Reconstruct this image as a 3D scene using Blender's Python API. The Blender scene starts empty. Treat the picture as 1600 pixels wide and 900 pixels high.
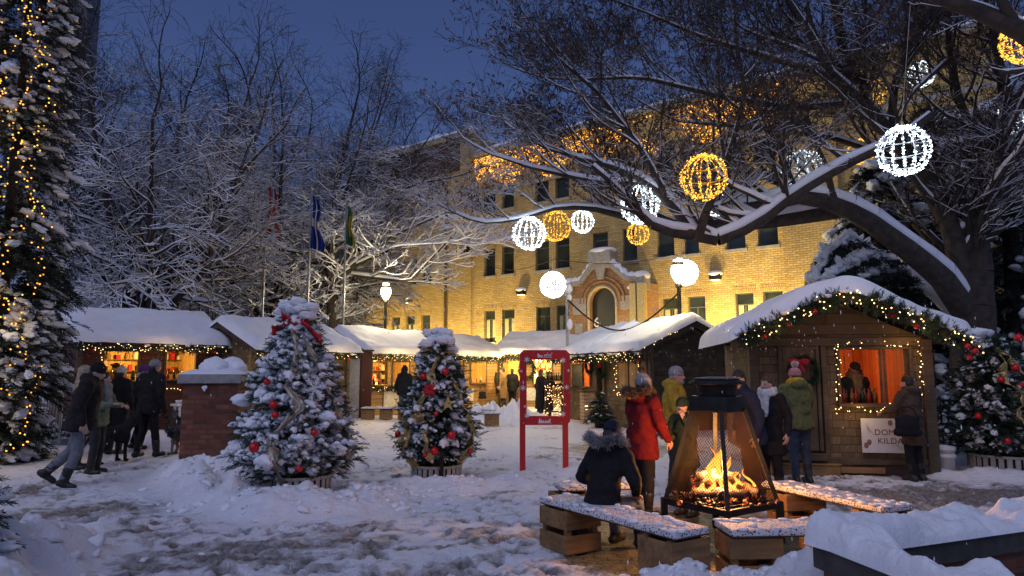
import bpy, bmesh, math, random
import numpy as np
from mathutils import Vector, Matrix, Euler

random.seed(7)
RNG = np.random.default_rng(7)
SC = bpy.context.scene
COL = SC.collection
R = math.radians

# ------------------------------------------------------------------ camera
F, CH, TILT = 1067.0, 1.65, R(6.84)
cam_d = bpy.data.cameras.new('camera')
cam_d.lens, cam_d.sensor_width, cam_d.clip_end = 24.0, 36.0, 2000
cam = bpy.data.objects.new('camera', cam_d)
COL.objects.link(cam)
cam.location = (0, 0, CH)
cam.rotation_euler = (R(90) + TILT, 0, 0)
SC.camera = cam

def ray(px, py):
    a, b = px - 800.0, 450.0 - py
    return Vector((a, F * math.cos(TILT) - b * math.sin(TILT), F * math.sin(TILT) + b * math.cos(TILT)))

def G(px, py, z=0.0):
    """where a line of sight meets the level z (survey of the photograph)"""
    d = ray(px, py)
    t = (z - CH) / d.z
    return Vector((d.x * t, d.y * t, z))

def P(px, py, Y):
    """the point at depth Y on a line of sight"""
    d = ray(px, py)
    t = Y / d.y
    return Vector((d.x * t, Y, CH + d.z * t))

# ------------------------------------------------------------------ tagging
def tag(o, label=None, cat=None, group=None, kind=None):
    if label: o['label'] = label
    if cat: o['category'] = cat
    if group: o['group'] = group
    if kind: o['kind'] = kind
    return o

def empty(name, loc=(0, 0, 0), rz=0.0, label=None, cat=None, group=None):
    o = bpy.data.objects.new(name, None)
    COL.objects.link(o)
    o.location = loc
    o.rotation_euler = (0, 0, rz)
    o.empty_display_size = 0.1
    return tag(o, label, cat, group)

# ------------------------------------------------------------------ noise
def _hash(ix, iy, iz, seed):
    h = (ix.astype(np.int64) * 374761393 + iy.astype(np.int64) * 668265263 + iz.astype(np.int64) * 2147483647 + seed * 1274126177) & 0xffffffff
    h = ((h ^ (h >> 13)) * 1274126177) & 0xffffffff
    return ((h ^ (h >> 16)) & 0xffff) / 65535.0

def vnoise(x, y, z=None, seed=0):
    x = np.asarray(x, float); y = np.asarray(y, float)
    z = np.zeros_like(x) if z is None else np.asarray(z, float)
    x0, y0, z0 = np.floor(x), np.floor(y), np.floor(z)
    u, v, w = x - x0, y - y0, z - z0
    u, v, w = u*u*(3-2*u), v*v*(3-2*v), w*w*(3-2*w)
    def c(i, j, k): return _hash(x0 + i, y0 + j, z0 + k, seed)
    a = (c(0,0,0)*(1-u) + c(1,0,0)*u)*(1-v) + (c(0,1,0)*(1-u) + c(1,1,0)*u)*v
    b = (c(0,0,1)*(1-u) + c(1,0,1)*u)*(1-v) + (c(0,1,1)*(1-u) + c(1,1,1)*u)*v
    return (a*(1-w) + b*w) * 2 - 1

def fbm(x, y, z=None, oct=4, seed=0):
    s, a = 0, 1.0
    for i in range(oct):
        k = 2.03 ** i
        s = s + a * vnoise(np.asarray(x)*k, np.asarray(y)*k, None if z is None else np.asarray(z)*k, seed + i*17)
        a *= 0.5
    return s

# ------------------------------------------------------------------ mesh builder
def ico(sub):
    bm = bmesh.new()
    bmesh.ops.create_icosphere(bm, subdivisions=sub, radius=1)
    v = np.array([p.co[:] for p in bm.verts]); f = np.array([[q.index for q in p.verts] for p in bm.faces])
    bm.free()
    return v, f
ICO1, ICO2, ICO3 = ico(1), ico(2), ico(3)

class MB:
    def __init__(s):
        s.v, s.n, s.loops, s.tot, s.mi, s.sm = [], 0, [], [], [], []
    def add(s, verts, faces, mat=0, smooth=False):
        """faces: an (n,k) array or a list of index tuples"""
        verts = np.asarray(verts, float).reshape(-1, 3)
        if isinstance(faces, np.ndarray):
            k = faces.shape[1]; nf = len(faces)
            s.loops.append((faces + s.n).ravel()); s.tot.append(np.full(nf, k))
        else:
            nf = len(faces)
            s.loops.append(np.array([i + s.n for f in faces for i in f], int)); s.tot.append(np.array([len(f) for f in faces], int))
        s.mi.append(np.full(nf, mat)); s.sm.append(np.full(nf, smooth))
        s.v.append(verts); s.n += len(verts)
        return s
    def box(s, lo, hi, mat=0, M=None):
        x0, y0, z0 = lo; x1, y1, z1 = hi
        v = np.array([(x0,y0,z0),(x1,y0,z0),(x1,y1,z0),(x0,y1,z0),(x0,y0,z1),(x1,y0,z1),(x1,y1,z1),(x0,y1,z1)])
        if M is not None: v = xf(v, M)
        return s.add(v, np.array([(0,3,2,1),(4,5,6,7),(0,1,5,4),(1,2,6,5),(2,3,7,6),(3,0,4,7)]), mat)
    def cbox(s, c, d, mat=0, M=None):
        return s.box([c[i]-d[i]/2 for i in range(3)], [c[i]+d[i]/2 for i in range(3)], mat, M)
    def beam(s, a, b, w, h, mat=0, up=(0,0,1)):
        """a bar of section w x h from a to b"""
        a, b = Vector(a), Vector(b)
        d = (b - a); L = d.length; d.normalize()
        x = d.cross(Vector(up))
        if x.length < 1e-4: x = Vector((1,0,0))
        x.normalize(); z = x.cross(d)
        M = Matrix((( x.x, d.x, z.x, a.x),(x.y, d.y, z.y, a.y),(x.z, d.z, z.z, a.z),(0,0,0,1)))
        return s.box((-w/2, 0, -h/2), (w/2, L, h/2), mat, M)
    def tube(s, pts, rad, n=8, mat=0, smooth=True, caps=True, closed=False):
        P_ = np.array([tuple(p) for p in pts], float); m = len(P_)
        r = np.full(m, rad, float) if np.isscalar(rad) else np.array(rad, float)
        T = np.gradient(P_, axis=0) if not closed else (np.roll(P_, -1, 0) - np.roll(P_, 1, 0))
        T /= np.maximum(np.linalg.norm(T, axis=1, keepdims=True), 1e-9)
        ref = np.array([0, 0, 1.0]) if abs(T[0][2]) < 0.9 else np.array([1.0, 0, 0])
        u = np.cross(T[0], ref); u /= np.linalg.norm(u)
        vs = []
        ang = np.arange(n) * 2*np.pi/n
        for i in range(m):
            u = u - T[i]*np.dot(u, T[i]); u /= max(np.linalg.norm(u), 1e-9)
            w = np.cross(T[i], u)
            vs.append(P_[i] + r[i]*(np.cos(ang)[:,None]*u + np.sin(ang)[:,None]*w))
        vs = np.concatenate(vs)
        fs = []
        for i in range(m if closed else m-1):
            a, b = i*n, ((i+1) % m)*n
            for j in range(n):
                k = (j+1) % n
                fs.append((a+j, a+k, b+k, b+j))
        s.add(vs, np.array(fs), mat, smooth)
        if caps and not closed:
            s.add(vs[:n], [tuple(range(n))[::-1]], mat); s.add(vs[-n:], [tuple(range(n))], mat)
        return s
    def ell(s, c, r, M=None, mat=0, sub=None, smooth=True):
        v, f = sub or ICO2
        v = v * np.array(r if hasattr(r, '__len__') else (r,r,r))
        if M is not None: v = v @ np.array(M.to_3x3()).T
        return s.add(v + np.array(tuple(c)), f, mat, smooth)
    def lathe(s, prof, n=20, c=(0,0,0), mat=0, smooth=True):
        c = np.array(tuple(c)); ang = np.arange(n)*2*np.pi/n
        vs = np.concatenate([np.stack([r*np.cos(ang), r*np.sin(ang), np.full(n, z)], 1) for r, z in prof]) + c
        fs = [(i*n+j, i*n+(j+1)%n, (i+1)*n+(j+1)%n, (i+1)*n+j) for i in range(len(prof)-1) for j in range(n)]
        return s.add(vs, np.array(fs), mat, smooth)
    def cap(s, a, b, ra, rb, n=10, mat=0):
        """tapered capsule, closed"""
        a, b = Vector(a), Vector(b); d = (b-a)
        L = d.length; d = d/L if L > 1e-6 else Vector((0,0,1))
        pts, rr = [], []
        for t in (-90, -60, -30): pts.append(a + d*ra*math.sin(R(t))); rr.append(max(ra*math.cos(R(t)), 1e-4))
        pts += [a, b]; rr += [ra, rb]
        for t in (30, 60, 90): pts.append(b + d*rb*math.sin(R(t))); rr.append(max(rb*math.cos(R(t)), 1e-4))
        # fixed tangents: straight axis
        P_ = np.array([tuple(p) for p in pts]); T = np.array(tuple(d))
        ref = np.array([0,0,1.0]) if abs(T[2]) < .9 else np.array([1.0,0,0])
        u = np.cross(T, ref); u /= np.linalg.norm(u); w = np.cross(T, u)
        ang = np.arange(n)*2*np.pi/n
        vs = np.concatenate([P_[i] + rr[i]*(np.cos(ang)[:,None]*u + np.sin(ang)[:,None]*w) for i in range(len(pts))])
        fs = [(i*n+j, i*n+(j+1)%n, (i+1)*n+(j+1)%n, (i+1)*n+j) for i in range(len(pts)-1) for j in range(n)]
        s.add(vs, np.array(fs), mat, True)
        s.add(vs[:n], [tuple(range(n))[::-1]], mat, True); s.add(vs[-n:], [tuple(range(n))], mat, True)
        return s
    def prism(s, poly, y0, y1, mat=0, M=None):
        """polygon in the x-z plane, extruded in y"""
        n = len(poly)
        v = [(x, y0, z) for x, z in poly] + [(x, y1, z) for x, z in poly]
        v = np.array(v, float)
        if M is not None: v = xf(v, M)
        area = sum(poly[i][0]*poly[(i+1)%n][1] - poly[(i+1)%n][0]*poly[i][1] for i in range(n))
        idx = list(range(n)) if area > 0 else list(range(n))[::-1]
        fs = [tuple(idx), tuple(n+i for i in idx[::-1])]
        for k in range(n):
            a, b = idx[k], idx[(k+1) % n]
            fs.append((a, n+a, n+b, b))
        return s.add(v, fs, mat)
    def inst(s, tmpl, pos, mats3, mat=0, smooth=True):
        """copies of a template (verts, faces) under (n,3,3) matrices and (n,3) positions"""
        v, f = tmpl
        pos = np.asarray(pos, float); m = np.asarray(mats3, float)
        if len(pos) == 0: return s
        V = np.einsum('nij,kj->nki', m, v) + pos[:, None, :]
        Fc = f[None] + (np.arange(len(pos))*len(v))[:, None, None]
        return s.add(V.reshape(-1, 3), Fc.reshape(-1, f.shape[1]), mat, smooth)
    def build(s, name, mats, parent=None, bevel=0, loc=None):
        me = bpy.data.meshes.new(name)
        v = np.concatenate(s.v) if s.v else np.zeros((0,3))
        loops = np.concatenate(s.loops); tot = np.concatenate(s.tot)
        me.vertices.add(len(v)); me.vertices.foreach_set('co', v.astype(np.float32).ravel())
        me.loops.add(len(loops)); me.loops.foreach_set('vertex_index', loops.astype(np.int32))
        me.polygons.add(len(tot))
        me.polygons.foreach_set('loop_start', np.concatenate([[0], np.cumsum(tot)[:-1]]).astype(np.int32))
        me.polygons.foreach_set('loop_total', tot.astype(np.int32))
        if not isinstance(mats, (list, tuple)): mats = [mats]
        for m in mats: me.materials.append(m)
        me.polygons.foreach_set('material_index', np.concatenate(s.mi).astype(np.int32))
        me.polygons.foreach_set('use_smooth', np.concatenate(s.sm).astype(bool))
        me.update(calc_edges=True); me.validate()
        o = bpy.data.objects.new(name, me); COL.objects.link(o)
        if parent is not None: o.parent = parent
        if loc is not None: o.location = loc
        if bevel:
            b = o.modifiers.new('bevel', 'BEVEL'); b.width = bevel; b.segments = 2; b.limit_method = 'ANGLE'
        return o

def xf(v, M):
    A = np.array(M)
    return np.asarray(v) @ A[:3,:3].T + A[:3,3]

def rotmats(n, rng, tilt=None):
    """random rotations about z"""
    a = rng.uniform(0, 2*np.pi, n); c, s_ = np.cos(a), np.sin(a); o, z = np.ones(n), np.zeros(n)
    return np.stack([np.stack([c,-s_,z],1), np.stack([s_,c,z],1), np.stack([z,z,o],1)], 1)

def tubes(segs, n):
    """separate tapered tubes for (p0,p1,r0,r1) arrays: verts, faces"""
    p0, p1, r0, r1 = segs
    d = p1 - p0; d = d/np.maximum(np.linalg.norm(d, axis=1, keepdims=True), 1e-9)
    ref = np.where(np.abs(d[:, 2:3]) < .95, np.array([[0,0,1.0]]), np.array([[1.0,0,0]]))
    u = np.cross(d, ref); u /= np.linalg.norm(u, axis=1, keepdims=True); w = np.cross(u, d)
    ang = np.arange(n)*2*np.pi/n + (np.pi/4 if n == 4 else np.pi/2)
    ring = np.cos(ang)[None,:,None]*u[:,None,:] + np.sin(ang)[None,:,None]*w[:,None,:]
    V = np.concatenate([p0[:,None,:] + ring*r0[:,None,None], p1[:,None,:] + ring*r1[:,None,None]], 1)
    j = np.arange(n); k = (j+1) % n
    f = np.stack([j, k, n+k, n+j], 1)
    Fc = f[None] + (np.arange(len(p0))*2*n)[:,None,None]
    return V.reshape(-1,3), Fc.reshape(-1,4)[:, ::-1]

def remesh(mb, name, mat, parent, voxel=0.02, smooth=6, wr=0.0, seed=0, ws=9.0):
    """fuse overlapping closed pieces into one skin"""
    o = mb.build('fuse', mat)
    m = o.modifiers.new('r', 'REMESH'); m.mode = 'VOXEL'; m.voxel_size = voxel
    if smooth:
        q = o.modifiers.new('s', 'SMOOTH'); q.iterations = smooth; q.factor = .5
    dg = bpy.context.evaluated_depsgraph_get()
    me = bpy.data.meshes.new_from_object(o.evaluated_get(dg))
    old = o.data; bpy.data.objects.remove(o); bpy.data.meshes.remove(old)
    n = len(me.vertices)
    if wr:
        co = np.zeros(n*3, np.float32); me.vertices.foreach_get('co', co); co = co.reshape(-1,3)
        no = np.zeros(n*3, np.float32); me.vertices.foreach_get('normal', no); no = no.reshape(-1,3)
        f = fbm(co[:,0]*ws, co[:,1]*ws, co[:,2]*ws*1.8, 3, seed)
        co = co + no*(wr*f)[:,None]
        me.vertices.foreach_set('co', co.astype(np.float32).ravel())
    me.polygons.foreach_set('use_smooth', np.ones(len(me.polygons), bool))
    me.materials.clear(); me.materials.append(mat); me.update()
    me.name = name
    r = bpy.data.objects.new(name, me); COL.objects.link(r)
    r.parent = parent
    return r

def textobj(name, curve):
    o = bpy.data.objects.new(name, curve); COL.objects.link(o)
    bpy.context.view_layer.update()
    me = bpy.data.meshes.new_from_object(o.evaluated_get(bpy.context.evaluated_depsgraph_get()))
    bpy.data.objects.remove(o)
    q = bpy.data.objects.new(name, me); COL.objects.link(q)
    return q

# ------------------------------------------------------------------ materials
MATS = {}
def nodes(name):
    m = bpy.data.materials.new(name); m.use_nodes = True
    nt = m.node_tree; b = nt.nodes['Principled BSDF']
    return m, nt, b
def N(nt, t, **kw):
    n = nt.nodes.new(t)
    for k, v in kw.items(): setattr(n, k, v)
    return n
def ramp(nt, src, stops):
    r = N(nt, 'ShaderNodeValToRGB'); nt.links.new(src, r.inputs[0])
    e = r.color_ramp.elements
    while len(e) > 1: e.remove(e[-1])
    e[0].position, e[0].color = stops[0][0], (*stops[0][1], 1)
    for p, c in stops[1:]:
        q = e.new(p); q.color = (*c, 1)
    return r.outputs[0]
def mix(nt, fac, a, b, mode='MIX'):
    m = N(nt, 'ShaderNodeMix', data_type='RGBA', blend_type=mode)
    for s, v in ((m.inputs[0], fac), (m.inputs[6], a), (m.inputs[7], b)):
        if hasattr(v, 'is_output'): nt.links.new(v, s)
        else: s.default_value = v if not hasattr(v, '__len__') else (*v, 1)[:4]
    return m.outputs[2]
def noise(nt, vec, scale, detail=4, rough=.55):
    n = N(nt, 'ShaderNodeTexNoise'); n.inputs['Scale'].default_value = scale
    n.inputs['Detail'].default_value = detail; n.inputs['Roughness'].default_value = rough
    if vec is not None: nt.links.new(vec, n.inputs['Vector'])
    return n.outputs['Fac']
def bump(nt, b, h, strength=.4, dist=.02):
    n = N(nt, 'ShaderNodeBump'); n.inputs['Strength'].default_value = strength; n.inputs['Distance'].default_value = dist
    nt.links.new(h, n.inputs['Height']); nt.links.new(n.outputs[0], b.inputs['Normal'])
def ocoord(nt): return N(nt, 'ShaderNodeTexCoord').outputs['Object']
def wallvec(nt):
    """object coordinates folded so that brick courses run round the four sides of a box"""
    sx = N(nt, 'ShaderNodeSeparateXYZ'); nt.links.new(ocoord(nt), sx.inputs[0])
    ad = N(nt, 'ShaderNodeMath', operation='ADD'); nt.links.new(sx.outputs[0], ad.inputs[0]); nt.links.new(sx.outputs[1], ad.inputs[1])
    cx = N(nt, 'ShaderNodeCombineXYZ'); nt.links.new(ad.outputs[0], cx.inputs[0]); nt.links.new(sx.outputs[2], cx.inputs[1])
    return cx.outputs[0]

def plain(name, col, rough=.7, metal=0, var=.25, scale=14, bmp=.15, spec=None):
    if name in MATS: return MATS[name]
    m, nt, b = nodes(name); v = ocoord(nt)
    f = noise(nt, v, scale, 5)
    lo = tuple(c*(1-var) for c in col); hi = tuple(min(c*(1+var), 1) for c in col)
    nt.links.new(ramp(nt, f, [(.3, lo), (.7, hi)]), b.inputs['Base Color'])
    b.inputs['Roughness'].default_value = rough; b.inputs['Metallic'].default_value = metal
    if spec is not None: b.inputs['Specular IOR Level'].default_value = spec
    if bmp: bump(nt, b, noise(nt, v, scale*4, 4), bmp, .01)
    MATS[name] = m
    return m
def glow(name, col, strength, sampled=False):
    if name in MATS: return MATS[name]
    m, nt, b = nodes(name)
    b.inputs['Base Color'].default_value = (*col, 1)
    b.inputs['Emission Color'].default_value = (*col, 1); b.inputs['Emission Strength'].default_value = strength
    if not sampled: m.cycles.emission_sampling = 'NONE'
    MATS[name] = m
    return m
def brick(name, c1, c2, mortar, w=.22, h=.075, rough=.85, msize=.012, stain=.35):
    if name in MATS: return MATS[name]
    m, nt, b = nodes(name); v = wallvec(nt)
    t = N(nt, 'ShaderNodeTexBrick'); nt.links.new(v, t.inputs['Vector'])
    t.inputs['Scale'].default_value = 1; t.inputs['Brick Width'].default_value = w; t.inputs['Row Height'].default_value = h
    t.inputs['Mortar Size'].default_value = msize; t.inputs['Mortar Smooth'].default_value = .3; t.inputs['Bias'].default_value = 0
    t.inputs['Color1'].default_value = (*c1, 1); t.inputs['Color2'].default_value = (*c2, 1); t.inputs['Mortar'].default_value = (*mortar, 1)
    f = noise(nt, ocoord(nt), .9, 6, .65)
    f2 = noise(nt, ocoord(nt), 11, 3)
    c = mix(nt, stain, t.outputs[0], ramp(nt, f, [(.3, (.35,.33,.3)), (.7, (1.25,1.25,1.2))]), 'MULTIPLY')
    c = mix(nt, .35, c, ramp(nt, f2, [(.3, (.5,.5,.5)), (.7, (1.3,1.3,1.3))]), 'MULTIPLY')
    nt.links.new(c, b.inputs['Base Color']); b.inputs['Roughness'].default_value = rough
    iv = N(nt, 'ShaderNodeMath', operation='SUBTRACT'); iv.inputs[0].default_value = 1; nt.links.new(t.outputs['Fac'], iv.inputs[1])
    ad = N(nt, 'ShaderNodeMath', operation='MULTIPLY_ADD'); nt.links.new(f2, ad.inputs[0]); ad.inputs[1].default_value = .5; nt.links.new(iv.outputs[0], ad.inputs[2])
    bump(nt, b, ad.outputs[0], .6, .012)
    MATS[name] = m
    return m
def wood(name, c1, c2, scale=1.0, axis='x', rough=.75):
    if name in MATS: return MATS[name]
    m, nt, b = nodes(name)
    mp = N(nt, 'ShaderNodeMapping'); nt.links.new(ocoord(nt), mp.inputs[0])
    sc = {'x': (1.2, 14, 14), 'y': (14, 1.2, 14), 'z': (14, 14, 1.2)}[axis]
    mp.inputs['Scale'].default_value = tuple(q*scale for q in sc)
    f = noise(nt, mp.outputs[0], 1.6, 6, .65); f2 = noise(nt, ocoord(nt), 2.2, 3)
    c = mix(nt, .7, ramp(nt, f, [(.25, c1), (.75, c2)]), ramp(nt, f2, [(.3, (.42,.4,.38)), (.7, (1.25,1.25,1.25))]), 'MULTIPLY')
    nt.links.new(c, b.inputs['Base Color']); b.inputs['Roughness'].default_value = rough
    bump(nt, b, f, .35, .01)
    MATS[name] = m
    return m
def snowmat(name='snow', col=(.83, .85, .9), bs=9, strength=.2):
    if name in MATS: return MATS[name]
    m, nt, b = nodes(name); v = N(nt, 'ShaderNodeNewGeometry').outputs['Position']
    f = noise(nt, v, bs, 6, .6)
    nt.links.new(ramp(nt, noise(nt, v, 2.3, 4), [(.3, tuple(c*.9 for c in col)), (.7, col)]), b.inputs['Base Color'])
    b.inputs['Roughness'].default_value = .65; b.inputs['Specular IOR Level'].default_value = .25
    bump(nt, b, f, strength, .06)
    MATS[name] = m
    return m
# ------------------------------------------------------------------ render set-up, sky, soft dusk light
SC.render.engine = 'CYCLES'
SC.cycles.use_denoising = True
SC.cycles.use_adaptive_sampling = True
SC.cycles.adaptive_threshold = .015
SC.cycles.max_bounces = 5; SC.cycles.diffuse_bounces = 2; SC.cycles.glossy_bounces = 2
SC.cycles.transmission_bounces = 4; SC.cycles.transparent_max_bounces = 10
SC.cycles.sample_clamp_indirect = 3.0
SC.cycles.caustics_reflective = False; SC.cycles.caustics_refractive = False
SC.view_settings.view_transform = 'Standard'; SC.view_settings.look = 'None'
SC.view_settings.exposure = .22; SC.view_settings.gamma = 1
W = bpy.data.worlds.new('World'); SC.world = W; W.use_nodes = True
nt = W.node_tree; bg = nt.nodes['Background']
SUN_EL, SUN_AZ = 52, 205        # a soft glow of the town from behind the camera
sky = N(nt, 'ShaderNodeTexSky', sky_type='NISHITA'); sky.sun_disc = False
sky.sun_elevation = R(SUN_EL); sky.sun_rotation = R(SUN_AZ)
c = mix(nt, 1.0, sky.outputs[0], (.66, .72, 1.14), 'MULTIPLY')
nt.links.new(c, bg.inputs[0]); bg.inputs[1].default_value = .046
sl = bpy.data.lights.new('sun', 'SUN'); sl.energy = .56; sl.angle = R(60); sl.color = (.84, .84, 1.0)
so = bpy.data.objects.new('sun', sl); COL.objects.link(so)
az = R(SUN_AZ)
sd = Vector((math.sin(az)*math.cos(R(SUN_EL)), math.cos(az)*math.cos(R(SUN_EL)), math.sin(R(SUN_EL))))
so.rotation_euler = sd.to_track_quat('Z', 'Y').to_euler(); so.location = (0, -5, 30)

def lamp(name, loc, power, col, size=.1, parent=None):
    l = bpy.data.lights.new(name, 'POINT'); l.energy = power; l.color = col; l.shadow_soft_size = size
    o = bpy.data.objects.new(name, l); COL.objects.link(o); o.location = loc
    if parent is not None: o.parent = parent
    return o

# ------------------------------------------------------------------ common materials
SNOW = snowmat()
SNOWFINE = snowmat('snow_on_twigs', (.8, .82, .88), 20, .15)
PLANK = wood('weathered_plank', (.05,.034,.019), (.15,.10,.055))
PINE = wood('pine_crate', (.13,.065,.025), (.36,.205,.08))
DARKWOOD = wood('dark_timber', (.03,.02,.014), (.085,.055,.035))
BARK = plain('bark', (.04,.031,.026), .95, var=.5, scale=7, bmp=.9)
BARKDARK = plain('bark_dark', (.042,.032,.025), .95, var=.5, scale=7, bmp=.9)
METAL = plain('galvanised', (.32,.33,.34), .45, .8, .15)
IRON = plain('black_iron', (.018,.017,.017), .6, .5, .4)
NEEDLE = plain('fir_needles', (.018,.042,.022), .7, var=.45, scale=9, bmp=0)
NEEDLE2 = plain('spruce_needles', (.011,.021,.014), .7, var=.45, scale=5, bmp=0)
REDPAINT = plain('red_paint', (.5,.008,.012), .5, var=.12, bmp=.08)
REDBALL = plain('red_glass', (.55,.012,.015), .16, .25, .08, bmp=0)
REDCLOTH = plain('red_velvet', (.42,.008,.02), .8, var=.3)
GOLD = plain('gold_ribbon', (.48,.36,.15), .38, .45, .25, bmp=.1)
CHAMP = plain('champagne_ribbon', (.36,.32,.25), .42, .4, .3, bmp=.1)
GOLDBALL = plain('gold_glass', (.6,.42,.14), .2, .7, .1, bmp=0)
WHITEP = plain('white_paint', (.7,.7,.7), .55, var=.08)
STONE = plain('grey_stone', (.3,.29,.27), .85, var=.25, scale=6, bmp=.4)
WARM, WHITE, GOLDL = (1.0,.58,.2), (.85,.93,1.0), (1.0,.66,.12)
BULB = glow('warm_bulb', (1.0,.60,.24), 4.5)
BULBG = glow('golden_bulb', (1.0,.46,.06), 1.9)
BULBW = glow('cold_bulb', (.82,.93,1.0), 6)
GLASS = None
def darkglass():
    m, nt, b = nodes('window_glass')
    f = noise(nt, ocoord(nt), .7, 2)
    nt.links.new(ramp(nt, f, [(.35, (.012,.016,.013)), (.7, (.045,.055,.045))]), b.inputs['Base Color'])
    b.inputs['Roughness'].default_value = .08
    return m
GLASS = darkglass()

# ------------------------------------------------------------------ the ground: one sheet, finer near the camera
def seg_dist(x, y, a, b):
    ax, ay = a[0], a[1]; bx, by = b[0], b[1]
    dx, dy = bx-ax, by-ay; L = dx*dx+dy*dy + 1e-9
    t = np.clip(((x-ax)*dx + (y-ay)*dy)/L, 0, 1)
    return np.hypot(x-ax-t*dx, y-ay-t*dy), t
BANKS = []
def bank(pts): BANKS.append(pts)          # (x, y, height, half width)
def g2(px, py, h, w):
    q = G(px, py); return (q.x, q.y, h, w)
bank([g2(283,748,.24,.5), g2(350,785,.2,.5), g2(440,800,.2,.55), g2(540,792,.17,.55), g2(610,772,.13,.5)])
bank([g2(330,745,.34,.5), g2(400,765,.26,.6)])
bank([g2(600,770,.13,.4), g2(700,768,.12,.45), g2(800,758,.11,.35)])
bank([(.85,5.3,.06,.3), (1.25,5.2,.18,.34), (1.65,5.25,.2,.34), (2.05,5.2,.3,.36), (2.5,5.0,.34,.36)])
bank([(-3.9,4.9,.35,.6), (-4.3,6.3,.3,.6)])
bank([(-16,16.9,.4,.8), (-9.6,17.2,.3,.6)])
bank([(-1.0,22.6,.42,.9), (.1,22.2,.55,1.0), (1.2,21.4,.18,.9)])
bank([(7.6,13.2,.55,1.0), (9.5,13.2,.6,1.4)])
bank([(6.6,10.9,.1,.35), (8.2,10.3,.12,.5)])
bank([(.3,12.2,.08,.5), (1.2,11.4,.07,.6), (2.2,11.2,.06,.5)])
PRINTS = None
def ground_h(x, y, detail=True):
    x = np.asarray(x, float); y = np.asarray(y, float)
    h = .025*fbm(x*.5, y*.5, None, 3, 3)
    bk = np.zeros_like(h)
    for pts in BANKS:
        best = np.zeros_like(h)
        for a, b in zip(pts[:-1], pts[1:]):
            d, t = seg_dist(x, y, a, b)
            hh = a[2] + (b[2]-a[2])*t; w = a[3] + (b[3]-a[3])*t
            q = np.clip(1 - d/(w*1.25), 0, 1)
            best = np.maximum(best, hh*q*q*(3-2*q))
        bk = np.maximum(bk, best)
    if detail:
        lump = fbm(x*3.2, y*3.2, None, 4, 11)
        bk = bk*(1 + .55*lump) + np.clip(bk, 0, .12)*.5*np.abs(vnoise(x*9, y*9, None, 5))
        h = h + .018*fbm(x*4, y*4, None, 4, 21)
    return h + np.maximum(bk, 0), bk
FIRE = Vector((2.08, 6.95, 0))
def slush_map(x, y):
    s = np.zeros_like(x)
    def blob(px, py, r, k, asp=1.0):
        q = G(px, py); d = np.hypot((x-q.x)/asp, y-q.y)/r
        return k*np.exp(-d*d)
    for a in ((150,800,1.0,.55,1.8), (330,860,1.0,.55,1.6), (620,845,.7,.45,2.2), (860,850,.8,.4,1.2), (980,700,1.6,.8,1.2), (90,770,.8,.5,1.4), (760,800,.8,.35,2)):
        s = np.maximum(s, blob(*a))
    walk = np.clip(1 - np.abs(y - 9.1)/1.5, 0, 1)*np.clip((x - 2.2)/1.2, 0, 1)
    s = np.maximum(s, walk*.95)
    s = np.maximum(s, np.exp(-(np.hypot(x-FIRE.x, y-FIRE.y)/2.0)**4)*.75)
    s = np.maximum(s, .29*np.clip((9.8-y)/2.5, 0, 1))
    s = np.maximum(s, .22)
    return s
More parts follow.
